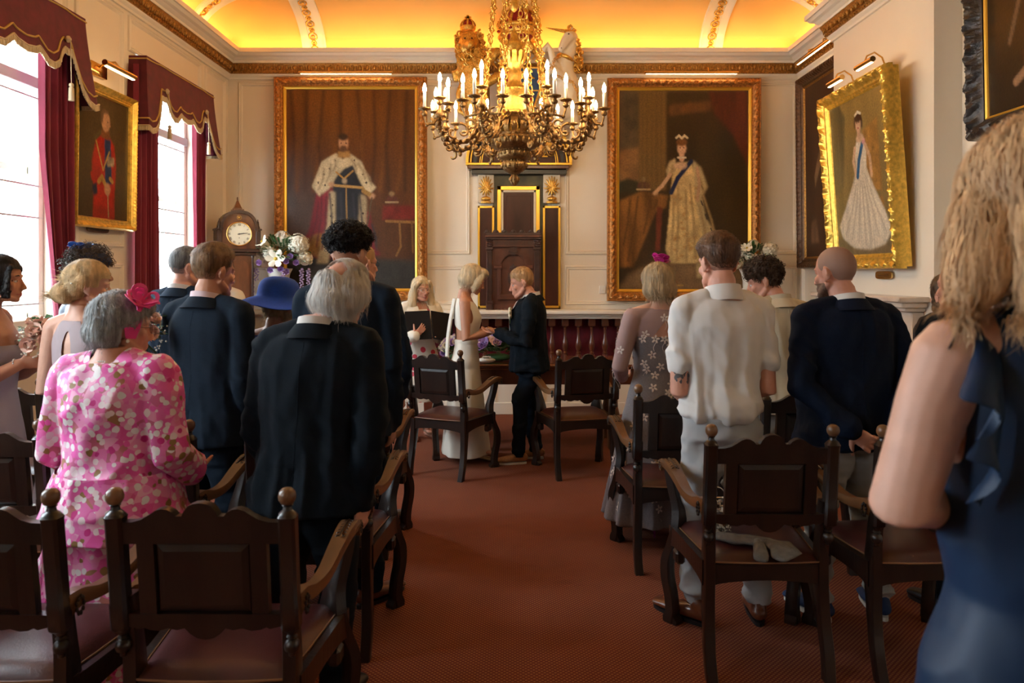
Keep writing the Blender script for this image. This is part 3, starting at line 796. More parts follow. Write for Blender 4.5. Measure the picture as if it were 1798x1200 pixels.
def man_in_robes():
    P = Paint(190, 280, (.060, .020, .007)); k = norm(502, 735, 157, 516); q = lambda *a: [k(*p) for p in a]
    P.mix(np.clip(1.1-P.V*0, 0, 1)*.6, (.085, .030, .008), .8, 3, (9, 2))
    P.mix(np.exp(-((P.V-1)/.35)**2)*.55, (.26, .085, .012), .5, 5, (14, 2))
    P.mix(np.exp(-((P.U-.05)/.3)**2-((P.V-.3)/.3)**2)*.75, (.085, .065, .060), .3, 6)
    P.poly(q((660, 157), (735, 157), (735, 400), (700, 300), (690, 220)), (.13, .045, .010), 6, .6, 7, (18, 3), .7)
    for i, x in enumerate(range(510, 735, 15)): P.line(q((x, 157), (x+9*math.sin(x), 260), (x-4, 340)), .014, (.17, .060, .012) if i % 2 else (.055, .020, .008), 4)
    P.poly(q((502, 455), (735, 465), (735, 516), (502, 516)), (.035, .032, .028), 6, .3)
    P.poly(q((572, 322), (556, 345), (544, 405), (527, 448), (560, 462), (600, 462), (600, 350)), (.19, .012, .022), 2, .6, 2, (30, 6))
    P.poly(q((652, 375), (662, 440), (672, 455), (645, 458), (636, 385)), (.19, .012, .022), 2, .5)
    P.poly(q((540, 425), (560, 415), (575, 420), (566, 462), (530, 450)), (.30, .15, .04), 2, .7)
    P.poly(q((590, 300), (625, 292), (640, 330), (642, 470), (584, 470), (585, 345)), (.010, .011, .018), 2, .3)
    P.poly(q((580, 340), (590, 342), (590, 400), (577, 470), (556, 470), (574, 400)), (.42, .33, .19), 2, .35, 4, (22, 26))
    P.poly(q((634, 345), (646, 350), (648, 440), (636, 470), (632, 400)), (.34, .26, .15), 2, .35, 4, (22, 26))
    P.poly(q((566, 287), (592, 272), (604, 283), (618, 273), (638, 288), (652, 322), (664, 333), (650, 348), (634, 322), (622, 293), (606, 300), (594, 312), (580, 335), (562, 350), (548, 332)), (.55, .44, .27), 1, .35, 9, (20, 24))
    for x, y in ((560, 325), (570, 310), (580, 300), (572, 330), (640, 310), (646, 325), (590, 285), (625, 285), (585, 365), (582, 385), (578, 410), (640, 380), (642, 410)):
        P.ell(*k(x, y), .006, .006, (.05, .03, .02), 0)
    P.line(q((592, 306), (606, 318), (622, 304)), .008, (.40, .20, .04)); P.line(q((590, 330), (640, 334)), .012, (.42, .24, .07))
    P.line(q((610, 334), (611, 410)), .007, (.30, .17, .05)); P.ell(*k(607, 322), .02, .014, (.38, .28, .18), 1)
    for i, (x0, y0, x1, y1) in enumerate(((570, 300, 560, 338), (582, 292, 574, 325), (590, 284, 586, 305), (620, 284, 628, 306), (632, 292, 644, 318), (642, 302, 656, 330), (566, 345, 556, 440), (574, 350, 566, 445), (580, 345, 582, 430), (560, 360, 545, 430), (600, 345, 598, 455), (622, 345, 624, 455), (634, 345, 636, 440), (656, 400, 664, 446))):
        P.line(q((x0, y0), ((x0+x1)/2+3, (y0+y1)/2), (x1, y1)), .008, (.30, .22, .13) if y1 < 341 else ((.10, .008, .014) if x0 < 576 else (.03, .028, .04)), 1)
    P.poly(q((585, 236), (625, 236), (632, 282), (640, 300), (570, 300), (578, 282)), (.085, .032, .010), 8, .3, 1, (20, 20), .5) if False else None
    P.poly(q((596, 268), (616, 268), (618, 280), (594, 280)), (.35, .18, .05), 1)
    P.ell(*k(605, 254), .038, .038, (.50, .25, .13), 1); P.ell(*k(605, 243), .038, .017, (.045, .022, .012), 1); P.ell(*k(605, 264), .028, .017, (.12, .05, .022), 1)
    P.ell(*k(601, 254), .006, .004, (.08, .03, .02), 0); P.ell(*k(610, 254), .006, .004, (.08, .03, .02), 0)
    P.ell(*k(583, 328), .024, .012, (.48, .26, .14), 1); P.ell(*k(656, 349), .026, .014, (.48, .26, .14), 1); P.line(q((641, 340), (652, 346)), .02, (.34, .19, .05))
    P.line(q((656, 352), (648, 400), (638, 440)), .007, (.10, .06, .03))
    P.poly(q((676, 366), (732, 366), (735, 392), (674, 392)), (.15, .014, .010), 2, .5); P.line(q((682, 394), (735, 396)), .012, (.26, .13, .035))
    P.line(q((706, 396), (708, 440), (700, 456)), .010, (.22, .11, .03)); P.line(q((728, 396), (730, 450)), .008, (.16, .08, .02))
    P.ell(*k(692, 356), .045, .022, (.10, .03, .02), 1); P.line(q((681, 360), (703, 360)), .008, (.34, .24, .13)); P.ell(*k(692, 345), .02, .012, (.26, .17, .08), 1)
    return P
def lady_in_gown():
    P = Paint(190, 280, (.040, .022, .007)); k = norm(1083, 1318, 158, 522); q = lambda *a: [k(*p) for p in a]
    P.mix(np.ones_like(P.U)*.5, (.050, .026, .008), .8, 3, (6, 3))
    P.poly(q((1083, 158), (1122, 158), (1120, 335), (1083, 335)), (.11, .075, .04), 3, .7, 5, (8, 9)); P.poly(q((1083, 270), (1122, 262), (1120, 322), (1083, 330)), (.30, .14, .045), 8, .5, 8, (8, 20), .7)
    P.poly(q((1083, 325), (1100, 318), (1120, 326), (1120, 345), (1083, 345)), (.035, .03, .012), 3)
    P.poly(q((1120, 158), (1168, 158), (1168, 340), (1120, 340)), (.17, .095, .026), 3, .3, 6, (30, 1))
    P.poly(q((1175, 185), (1250, 178), (1250, 195), (1175, 205)), (.13, .055, .016), 4, .4); P.poly(q((1245, 158), (1318, 158), (1318, 300), (1290, 240), (1255, 200)), (.13, .022, .008), 5, .6, 2, (24, 4), .8)
    P.poly(q((1083, 360), (1125, 342), (1172, 350), (1168, 372), (1150, 380), (1130, 430), (1110, 480), (1083, 482)), (.20, .085, .018), 2, .8, 2, (18, 7))
    P.poly(q((1152, 370), (1162, 372), (1158, 450), (1150, 450)), (.15, .03, .012), 1); P.ell(*k(1128, 333), .048, .024, (.09, .035, .025), 1); P.line(q((1116, 339), (1140, 339)), .008, (.38, .26, .13)); P.ell(*k(1128, 320), .014, .012, (.30, .20, .10), 1)
    P.poly(q((1150, 470), (1300, 480), (1318, 522), (1083, 522), (1100, 495)), (.20, .12, .055), 6, .3)
    P.poly(q((1216, 285), (1232, 300), (1244, 335), (1234, 352), (1240, 390), (1272, 440), (1290, 470), (1250, 500), (1225, 500), (1222, 420)), (.48, .36, .18), 2, .45, 4, (18, 14))
    for x, y in ((1232, 360), (1240, 385), (1250, 410), (1262, 430), (1240, 430), (1252, 450), (1232, 330)): P.line(q((x, y), (x+3, y+8)), .006, (.05, .035, .025))
    P.poly(q((1182, 292), (1214, 288), (1220, 310), (1220, 345), (1230, 400), (1240, 455), (1222, 474), (1178, 474), (1168, 450), (1174, 390), (1178, 340)), (.62, .44, .19), 1, .5, 7, (20, 22))
    for i in range(34):
        a = random.Random(i); x = 1180+a.random()*45; y = 335+a.random()*135; P.ell(*k(x, y), .010+.010*a.random(), .006+.006*a.random(), (.42, .22, .06), 1, .2, .8)
    P.poly(q((1175, 288), (1186, 282), (1186, 305), (1172, 318), (1168, 305)), (.52, .38, .20), 1, .5)
    for i, (x0, y0, x1, y1) in enumerate(((1182, 330, 1178, 460), (1190, 335, 1188, 470), (1212, 330, 1222, 465), (1204, 340, 1206, 470), (1226, 310, 1236, 345), (1236, 350, 1262, 440), (1230, 370, 1246, 470), (1180, 296, 1176, 312), (1118, 352, 1100, 470), (1140, 352, 1128, 420), (1104, 358, 1092, 440), (1152, 358, 1146, 375))):
        P.line(q((x0, y0), ((x0+x1)/2+2, (y0+y1)/2), (x1, y1)), .009, (.36, .24, .10) if x0 > 1160 else (.11, .045, .011), 1)
    for x in (1126, 1134, 1143, 1152, 1160): P.line(q((x, 160), (x, 336)), .008, (.13, .07, .02), 2)
    P.line(q((1176, 312), (1162, 332), (1150, 344)), .017, (.55, .33, .19)); P.ell(*k(1149, 346), .02, .008, (.55, .33, .19), 1)
    P.line(q((1225, 300), (1229, 330), (1226, 352)), .015, (.50, .30, .17)); P.ell(*k(1226, 358), .014, .012, (.50, .30, .17), 1)
    P.line(q((1178, 345), (1190, 318), (1214, 288)), .020, (.012, .022, .085)); P.ell(*k(1195, 296), .05, .018, (.60, .38, .24), 1, .1, .9)
    P.ell(*k(1197, 264), .034, .032, (.62, .37, .23), 1); P.line(q((1197, 272), (1197, 284)), .024, (.58, .34, .21)); P.line(q((1190, 281), (1204, 281)), .008, (.60, .50, .36))
    P.ell(*k(1197, 253), .042, .020, (.18, .075, .02), 1); P.line(q((1187, 245), (1192, 241), (1197, 246), (1202, 241), (1207, 245)), .010, (.62, .50, .32))
    P.ell(*k(1194, 263), .005, .004, (.1, .04, .03), 0); P.ell(*k(1201, 263), .005, .004, (.1, .04, .03), 0)
    P.line(q((1158, 514), (1200, 514)), .006, (.35, .22, .06))
    return P
def man_in_scarlet():
    P = Paint(120, 150, (.055, .035, .014)); P.mix(np.exp(-((P.U-.55)/.5)**2-((P.V-.6)/.5)**2)*.6, (.12, .075, .028), .4)
    P.poly([(.30, .0), (.72, .0), (.72, .25), (.74, .45), (.70, .62), (.60, .68), (.44, .70), (.33, .62), (.26, .45), (.30, .25)], (.42, .018, .008), 2, .35)
    P.poly([(.30, .0), (.72, .0), (.70, .10), (.32, .10)], (.30, .02, .01), 2); P.poly([(.24, .36), (.36, .40), (.44, .34), (.40, .28), (.26, .30)], (.38, .018, .008), 1)
    P.poly([(.27, .26), (.36, .29), (.38, .20), (.30, .18)], (.015, .018, .05), 1); P.poly([(.50, .66), (.62, .66), (.66, .30), (.52, .28)], (.015, .04, .14), 1, .3)
    P.line([(.40, .30), (.46, .34), (.52, .29)], .035, (.42, .26, .06)); P.line([(.62, .34), (.67, .32)], .03, (.42, .26, .06)); P.ell(.57, .25, .06, .05, (.52, .28, .16), 1); P.line([(.58, .2), (.60, .02)], .012, (.38, .30, .18))
    P.poly([(.55, .52), (.70, .52), (.70, .45), (.56, .44)], (.40, .32, .22), 1, .8); P.line([(.34, .62), (.48, .40), (.60, .56)], .014, (.50, .33, .09)); P.line([(.33, .65), (.42, .70)], .03, (.10, .08, .03))
    P.poly([(.43, .66), (.60, .66), (.59, .73), (.44, .73)], (.20, .07, .02), 1); P.ell(.52, .80, .085, .085, (.55, .30, .17), 1); P.poly([(.43, .78), (.42, .86), (.47, .895), (.57, .89), (.56, .87), (.48, .86), (.46, .78)], (.16, .09, .05), 1)
    P.ell(.555, .80, .01, .006, (.08, .04, .03), 0); P.line([(.58, .80), (.61, .775)], .012, (.50, .26, .15)); return P
def lady_in_white():
    P = Paint(150, 200, (.22, .15, .055)); P.mix(np.ones_like(P.U)*.8, (.20, .14, .05), .7, 4, (10, 2)); P.mix(np.exp(-((P.V-1)/.3)**2)*.6, (.42, .26, .07), .3, 3, (8, 2))
    P.poly([(0, .4), (.18, .45), (.3, .9), (.2, 1), (0, 1)], (.13, .10, .045), 4, .6, 6, (18, 2)); P.poly([(.55, .52), (.60, .78), (.85, .82), (.86, .38), (.62, .40)], (.34, .17, .04), 2, .5); P.poly([(.80, .35), (.86, .35), (.88, .18), (.82, .18)], (.28, .14, .03), 2)
    P.poly([(0, .0), (1, .0), (1, .14), (0, .12)], (.17, .12, .06), 4, .3)
    P.poly([(.44, .54), (.62, .54), (.74, .40), (.88, .26), (.97, .14), (.85, .06), (.60, .03), (.30, .05), (.10, .12), (.05, .20), (.20, .32), (.36, .46)], (.62, .54, .42), 2, .35, 8, (34, 4))
    P.poly([(.44, .53), (.62, .53), (.64, .66), (.60, .72), (.48, .72), (.43, .66)], (.66, .58, .46), 1, .2); P.line([(.44, .68), (.40, .60), (.44, .50)], .028, (.58, .37, .23)); P.line([(.63, .68), (.69, .60), (.70, .49)], .026, (.56, .35, .21))
    for i in range(15): a = -1+2*i/14; P.line([(.53+.07*a, .52), (.53+.24*a, .30), (.52+.42*a, .06+.08*abs(a))], .010, (.46, .39, .30) if i % 2 else (.70, .63, .50), 1)
    P.line([(.46, .50), (.50, .60), (.58, .70)], .030, (.02, .13, .30)); P.ell(.60, .71, .03, .02, (.60, .28, .30), 1); P.ell(.54, .735, .07, .025, (.60, .40, .26), 1)
    P.line([(.53, .75), (.53, .79)], .035, (.56, .35, .22)); P.ell(.525, .83, .055, .048, (.60, .38, .25), 1); P.ell(.53, .865, .068, .030, (.07, .03, .015), 1); P.ell(.59, .825, .02, .035, (.07, .03, .015), 1); P.ell(.468, .83, .014, .03, (.07, .03, .015), 1)
    P.line([(.48, .885), (.53, .90), (.58, .885)], .014, (.66, .58, .44)); P.ell(.505, .832, .006, .004, (.05, .03, .02), 0); P.ell(.545, .832, .006, .004, (.05, .03, .02), 0); P.ell(.522, .80, .012, .005, (.40, .05, .05), 0); return P
def dark_robed_man():
    P = Paint(130, 210, (.050, .024, .013)); P.mix(np.ones_like(P.U)*.6, (.065, .030, .016), .6, 4, (8, 3))
    P.poly([(.3, .55), (.38, .66), (.5, .70), (.62, .66), (.70, .5), (.74, .2), (.70, .08), (.40, .08), (.38, .3)], (.055, .028, .018), 2, .4); P.poly([(.36, .66), (.50, .70), (.34, .52), (.22, .40), (.20, .46)], (.28, .17, .09), 1, .5)
    P.poly([(.48, .40), (.60, .42), (.62, .12), (.52, .08), (.44, .14)], (.25, .15, .085), 2, .5, 3, (30, 10)); P.poly([(.12, .20), (.24, .22), (.30, .08), (.12, .08)], (.18, .10, .055), 2, .5)
    P.ell(.53, .76, .06, .04, (.40, .19, .11), 1); P.ell(.53, .79, .07, .022, (.24, .16, .10), 1); P.line([(.50, .70), (.52, .66)], .02, (.40, .30, .20)); P.ell(.5, .5, .035, .016, (.38, .19, .11), 1); return P
def sombre_portrait():
    P = Paint(90, 110, (.020, .013, .007)); P.mix(np.ones_like(P.U)*.6, (.030, .018, .009), .6, 4, (5, 5)); P.poly([(.3, 0), (.35, .5), (.5, .62), (.65, .5), (.75, 0)], (.018, .012, .008), 2); P.ell(.5, .72, .08, .09, (.30, .16, .09), 1); P.line([(.25, .12), (.34, .16)], .03, (.28, .17, .10)); P.line([(.2, .3), (.3, .5)], .02, (.12, .08, .05)); return P
PR = [(0, 0), (.004, .05), (.014, .062), (.022, .058), (.030, .060), (.040, .066), (.052, .070), (.064, .070), (.076, .064), (.086, .056), (.092, .050), (.098, .050), (.102, .040), (.104, .036)]
LP = [(0, .036), (.006, .040), (.014, .030), (.030, .022), (.034, .012)]
M_carved = mat('carved_gilt_wood', (0.46, 0.19, 0.045), 0.38, 0.55, noise=(45, .55), bump=(160, .3))
M_bright = mat('bright_gilding', (0.80, 0.50, 0.09), 0.3, 0.7, noise=(30, .3), bump=(120, .2))
M_ebony = mat('ebonised_wood', (0.035, 0.030, 0.028), 0.3, noise=(20, .4), bump=(100, .3))
M_darkfr = mat('dark_gilt_wood', (0.10, 0.05, 0.022), 0.35, 0.4, noise=(40, .5), bump=(130, .3))
s_ = 156.0; Yk = FPX/s_
def frontal(x0, x1, yt, yb_):
    return (((x0+x1)/2-900)/s_, YW-.085, HZ-(yb_-480)/s_), (x1-x0)/s_, (yb_-yt)/s_
loc, w_, h_ = frontal(484.5, 751, 138, 528)
picture('large_portrait', loc, 0, R(.6), w_, h_, M_carved, M_giltline, PR, leafpat(.022, .090, .027, .085), LP, 0, man_in_robes(), 'tall carved-gilt-framed oil portrait of a bearded man in red and ermine robes')
loc, w_, h_ = frontal(1065, 1332.5, 140, 529)
picture('large_portrait', loc, 0, R(.6), w_, h_, M_carved, M_giltline, PR, leafpat(.022, .090, .027, .085, 5), LP, 0, lady_in_gown(), 'tall carved-gilt-framed oil portrait of a lady in a gold gown beside a draped table')
P2_ = [(0, 0), (.004, .06), (.012, .075), (.022, .07), (.032, .07), (.044, .064), (.056, .055), (.068, .045), (.080, .040), (.090, .042), (.10, .03), (.104, .025)]
LP2 = [(0, .025), (.006, .030), (.016, .022), (.022, .012)]
# lady in white on the chimney breast, leaning out
r = picture('portrait', (BX-.085, (5.56+6.77)/2, 1.585), -PI/2, R(4.0), 1.22, 1.555, M_bright, M_bright, P2_, scrollpat(.010, .070, .022, .15), LP2, 0, lady_in_white(), 'bright gilt-framed portrait of a lady in a white ball gown leaning from the chimney breast')
r = picture('portrait', (XR-.085, 7.37, 1.60), -PI/2, R(.5), 1.38, 2.05, M_darkfr, M_giltdk, P2_, leafpat(.010, .070, .014, .05, 9), LP2, 0, dark_robed_man(), 'tall dark-framed portrait of a robed man, half hidden behind the chimney breast')
P3_ = [(0, 0), (.004, .07), (.016, .09), (.030, .085), (.045, .08), (.060, .07), (.078, .06), (.095, .05), (.11, .04), (.12, .035)]
r = picture('portrait', (XR-.10, 4.33, 2.44), -PI/2, R(1), 1.36, 1.7, M_ebony, M_giltline, P3_, scrollpat(.010, .105, .035, .20, 4), LP2, 0, sombre_portrait(), 'black carved-framed dark portrait at the upper right edge')
P4_ = [(0, 0), (.003, .04), (.012, .055), (.022, .052), (.034, .040), (.046, .030), (.055, .034), (.062, .025)]
r = picture('portrait', (XL+.055, 5.72, 1.893), PI/2, R(.8), .86, 1.095, M_bright, M_bright, P4_, leafpat(.006, .030, .007, .03, 2), [(0, .025), (.01, .028), (.02, .012)], 0, man_in_scarlet(), 'gilt-framed portrait of a man in a scarlet uniform between the two windows')
# small plaques under the pictures
def plaque(c, ax, w, h, m, label):
    r = empty('picture_plaque', c, ax, label, 'plaque'); b = MB(); n = 20
    pl = [(w/2*math.copysign(abs(math.cos(t))**.35, math.cos(t)), h/2*math.copysign(abs(math.sin(t))**.6, math.sin(t))) for t in [2*PI*i/n for i in range(n)]]
    b.prism(pl, -.012, 0); b.build('plate', m, r, 30)
    b = MB()
    for i, z in enumerate((.22, -.02, -.24)): b.box(-w*.34, w*.34, -.0135, -.012, z*h-.0015, z*h+.0015)
    b.build('engraving', M_black, r, 0)
plaque((BX-.02, 6.02, 1.535), -PI/2, .26, .065, M_brass, 'small brass plaque below the gilt-framed lady in white')
plaque((XL+.02, 5.72, 1.90), PI/2, .30, .075, M_darkfr, 'small dull bronze plaque below the scarlet uniform portrait')
# ---------------------------------------------------------------- picture lights
warm = mat('lamp_glow', (1, .8, .5), emit=((1.0, .72, .38), 11.0))
def picture_light(loc, ax, w, label, out=.16, drop=.0, n_arms=2, strength=None, plates=True, energy=8):
    r = empty('picture_light', loc, ax, label, 'picture light')
    b = MB(); b.tube([(-w/2, -out, drop), (w/2, -out, drop)], .016, 12); 
    for x in (-w/2, w/2): b.ell((x, -out, drop), (.006, .018, .018), 10, 6)
    b.build('shade', M_brass, r, 60)
    b = MB(); b.box(-w/2+.02, w/2-.02, -out-.004, -out+.010, drop-.0185, drop-.0145); b.build('tube_lamp', warm, r, 0)
    for i in range(n_arms):
        x = 0 if n_arms == 1 else (-.21 if i == 0 else .21)*(w/1.17)
        b = MB(); b.box(x-.06, x+.06, -.02, 0, -.03, .07, 0, .004); p = b.build('back_plate', M_brass, r)
        b = MB(); b.tube([(x, -.015, .03), (x, -.05, .075), (x, -.10, .08), (x, -out, .05), (x, -out, drop+.01)], .007, 8); b.build('arm', M_brass, r, 60)
    return r
picture_light(((612-900)/s_, YW, 3.775), 0, 1.04, 'long brass picture light over the man in robes', .20, .0, energy=5)
picture_light(((1209-900)/s_, YW, 3.775), 0, 1.04, 'long brass picture light over the lady in the gold gown', .20, .0, energy=5)
picture_light((XR, 7.45, 3.80), -PI/2, 1.0, 'long brass picture light over the dark robed man, beside the chimney breast', .20, 0, energy=5)
# ================================================================ pelmets, curtains
def pelmet(yc, hw, label):
    r = empty('pelmet', (XL, yc, 2.75), 0, label, 'pelmet')
    # hem curve over v in -1..1, mirrored
    hem = [(-1, .02), (-.93, .0), (-.84, .02), (-.76, .09), (-.70, .22), (-.66, .335), (-.60, .325), (-.55, .335), (-.50, .30), (-.44, .22), (-.36, .185), (-.28, .19), (-.22, .225), (-.17, .255), (-.12, .235), (0, .22)]
    hem = hem+[(-a, z) for a, z in reversed(hem[:-1])]
    A = np.array(hem); 
    def hz(v): return float(np.interp(v, A[:, 0], A[:, 1]))
    top = .63; ret = .15
    path = [(0.005, -hw), (ret, -hw), (ret, hw), (0.005, hw)]
    def at(u):      # u 0..1 round the box
        ln = [ret, 2*hw, ret]; t = u*sum(ln)
        if t < ret: return t, -hw, -1
        t -= ret
        if t < 2*hw: return ret, -hw+t, -1+t/hw
        return ret-(t-2*hw), hw, 1
    b = MB(); nu, nv = 150, 12
    def shell(off):
        def fn(u, v):
            x, y, q = at(u); z0 = hz(q) if abs(q) < 1 else .02
            z = z0+(top-z0)*v; fl = .055*(1-v)**1.3*(top-z0)/.6
            X = x+(fl if x >= ret-1e-6 else fl*x/ret); Y = y+(fl*1.2 if q >= 1 else -fl*1.2 if q <= -1 else fl*1.2*q)
            return Vector((X-off, Y*(1-off/hw), z))
        return fn
    b.grid(nu, nv, shell(0)); b.grid(nu, nv, shell(.012)); b.box(0, ret, -hw, hw, top-.01, top+.004)
    b.build('valance', M_maroon, r, 50)
    f0 = shell(-.004)
    def edge(dz, lo=0, hi=1):
        P = []
        for i in range(170):
            u = i/169; x, y, q = at(u); z0 = hz(q) if abs(q) < 1 else .02
            v = max(0, min(1, (dz)/(top-z0))); P.append(f0(u, v))
        return P
    b = MB(); b.tube(edge(.075), .007, 6, flat=1); P = [f0(i/80, .965) for i in range(81)]; b.tube(P, .006, 6); b.build('braid', M_braid, r, 60)
    b = MB(); E = edge(.0)
    for i in range(len(E)-1):
        for k in range(3):
            p = E[i].lerp(E[i+1], k/3); q = Vector((.003*math.sin(i*7+k*3), .003*math.cos(i*5+k), 0)); b.tube([p+Vector((0, 0, .012)), p+q+Vector((0, 0, -.030))], .0042, 4)
    b.tube([p+Vector((0, 0, .012)) for p in E], .007, 6); b.build('fringe', M_fringe, r, 60)
    for q in (-.60, .60):
        b = MB(); y = q*hw; x = ret+.03; b.tube([(x+.03, y, .40), (x+.035, y, .10)], .003, 6); b.lathe([(.006, .10), (.014, .095), (.016, .08), (.010, .075), (.016, .065), (.019, -.02), (.016, -.022)][::-1], (x+.035, y, 0), 12)
        R_ = Matrix.Rotation(PI/2, 3, 'Y'); b.lathe([(.024, 0), (.024, .01), (.012, .018), (.010, .022)], (x+.01, y, .40), 12, R=R_); b.build('tassel', M_fringe, r, 60)
pelmet(6.93, .70, 'maroon velvet pelmet with gold braid over the far window')
pelmet(4.64, .70, 'maroon velvet pelmet with gold braid cut by the left edge, over the nearer window')
def curtain(y0, y1, lean0, lean1, label, z0=.02, z1=3.3):
    b = MB(); nf = max(4, int((y1-y0)/.055))
    def fn(u, v):
        z = z0+(z1-z0)*v; k = 1-v
        a = y0+lean0(v); c = y1+lean1(v); y = a+(c-a)*u; ph = u*nf*2*PI
        return Vector((XL+.085+.03*math.sin(ph+.5*math.sin(v*5))*(.75+.25*math.sin(ph*.37+2)), y+.006*math.cos(ph*1.3), z))
    b.grid(nf*14, 26, fn); b.grid(nf*14, 26, lambda u, v: fn(u, v)-Vector((.006, 0, 0)))
    props(b.build('curtain', M_curt, None, 80), label, 'curtain')
t0 = lambda k: (lambda v: k*max(0, (.72-v))**1.1)
curtain(6.17, 6.58, lambda v: 0, lambda v: 0, 'maroon curtain at the near side of the far window')
curtain(7.30, 7.58, lambda v: 0, lambda v: 0, 'maroon curtain at the far side of the far window')
curtain(4.93, 5.30, t0(.5), lambda v: .02*(1-v), 'maroon curtain swept back between the near window and the scarlet portrait')
curtain(4.0, 4.15, lambda v: 0, lambda v: 0, 'maroon curtain beyond the left edge of the photograph')
# ================================================================ niche with gilded surround
def X_(x, Y=8.36): return (x-900)*Y/FPX
def Z_(y, Y=8.36): return HZ-(y-480)*Y/FPX
CXN = 911
n = empty('niche_surround', (X_(CXN), YW, 1.145), 0, 'tall panelled niche surround with gilded borders and shell capitals on the end wall', 'niche surround')
def lx(x): return X_(x)-X_(CXN)
def lz(y): return Z_(y)-1.145
b = MB(); b.box(lx(865), lx(957), -.03, 0, 0, lz(308), 0); b.build('back_board', M_green, n)
for x0, x1 in ((839, 868), (953, 984)):
    b = MB(); b.box(lx(x0), lx(x1), -.055, 0, 0.0, lz(362), 0, .004); b.build('pilaster', M_niche, n)
    b = MB()
    ya, yc = 362, 541
    for (a0, a1, c0, c1) in ((x0, x0+4, ya, yc), (x1-4, x1, ya, yc), (x0, x1, ya, ya+4), (x0, x1, yc-4, yc)): b.box(lx(a0), lx(a1), -.065, -.05, lz(c1), lz(c0), 0, .003)
    b.build('gilt_border', M_giltline, n)
    b = MB(); xm = lx((x0+x1)/2); w2 = lx(x1)-xm
    b.box(xm-w2*.95, xm+w2*.95, -.075, 0, lz(357), lz(307), 0, .006)
    cap = b.build('capital', M_cream, n)
    b = MB()
    for k in range(9):
        a = -PI*.5*.92+PI*.92*k/8; t0_ = Vector((xm, -.085, lz(334))); e = Vector((xm+math.sin(a)*w2*.92, -.080, lz(334)+math.cos(a)*.155))
        mid = t0_.lerp(e, .6)+Vector((0, -.018, 0)); b.tube([t0_, mid, e], [.008, .010, .005], 6)
    for k in range(7):
        a = -PI*.5*.9+PI*.9*k/6; t0_ = Vector((xm, -.09, lz(330))); e = Vector((xm+math.sin(a)*w2*.85, -.085, lz(330)-math.cos(a)*.10))
        b.tube([t0_, t0_.lerp(e, .6)+Vector((0, -.02, 0)), e], [.008, .012, .005], 6)
    b.ell((xm, -.09, lz(350)), (.055, .03, .028), 12, 8); b.box(xm-w2*.6, xm+w2*.6, -.09, -.06, lz(358), lz(354), 0, .003)
    b.build('gilt_shell', M_gilt, cap, 60)
b = MB()
for (a0, a1, c0, c1, m_, d) in ((873, 880, 327, 545, 0, .05), (941, 948, 327, 545, 0, .05), (873, 948, 327, 334, 0, .05)): b.box(lx(a0), lx(a1), -d, -.02, lz(c1), lz(c0), 0, .004)
b.build('gilt_border', M_giltline, n)
b = MB()
for (a0, a1, c0, c1) in ((880, 884, 334, 545), (937, 941, 334, 545), (880, 941, 334, 338)): b.box(lx(a0), lx(a1), -.045, -.02, lz(c1), lz(c0), 0, .003)
b.build('cream_border', M_cream, n)
b = MB(); b.box(lx(884), lx(937), -.033, -.02, 0, lz(338)); b.box(lx(889), lx(932), -.040, -.03, .04, lz(344), 0, .008); b.build('panel', M_niche, n)
b = MB(); b.box(lx(829), lx(994), -.14, 0, lz(308), lz(300), 0, .005); b.build('shelf_band', M_black, n)
b = MB(); b.box(lx(822), lx(998), -.17, 0, lz(299), lz(293), 0, .005); b.build('cornice_moulding', M_mahog, n)
b = MB(); b.box(lx(819), lx(1003), -.185, 0, lz(293), lz(289), 0, .004); b.build('gilt_border', M_giltline, n)
# lunette
def arc_band(mb, r0, r1, y0, y1, zc, xs=1.0, mi=0):
    K = 32; V = []; F = []
    for i in range(K+1):
        a = PI*i/K; c, s = math.cos(a), math.sin(a)
        for r_, y in ((r0, y0), (r1, y0), (r1, y1), (r0, y1)): V.append((r_*c*xs, y, zc+r_*s))
    for i in range(K):
        for j in range(4): F.append((i*4+j, i*4+(j+1) % 4, (i+1)*4+(j+1) % 4, (i+1)*4+j))
    F += [(3, 2, 1, 0), (K*4, K*4+1, K*4+2, K*4+3)]; mb.add(V, F, mi)
zc = lz(289); r1 = lx(1003)
b = MB(); b.prism([(r1*.97*math.cos(PI*i/32), zc+r1*.97*math.sin(PI*i/32)) for i in range(33)], -.06, 0); b.build('tympanum', M_niche, n)
b = MB(); arc_band(b, r1*.95, r1, -.17, 0, zc); arc_band(b, r1*.90, r1*.925, -.12, 0, zc); arc_band(b, r1*.70, r1*.715, -.075, 0, zc); arc_band(b, r1*.735, r1*.75, -.078, 0, zc); b.build('gilt_arch', M_giltline, n)
b = MB(); arc_band(b, r1*.80, r1*.865, -.10, 0, zc); b.build('dark_arch', M_black, n)
b = MB(); add_text(b, '19', .16, (lx(872), -.064, lz(269)), .004); b.build('gilt_numerals', M_giltline, n, 30); b = MB(); add_text(b, '02', .16, (lx(950), -.064, lz(269)), .004)
for sx in (-1, 1):
    P = [Vector((sx*(.10+.012*i+.02*math.cos(i*.9)), -.066, zc+.03+.02*math.sin(i*.9))) for i in range(14)]; b.tube(P, .004, 6)
b.build('gilt_numerals', M_giltline, n, 30)
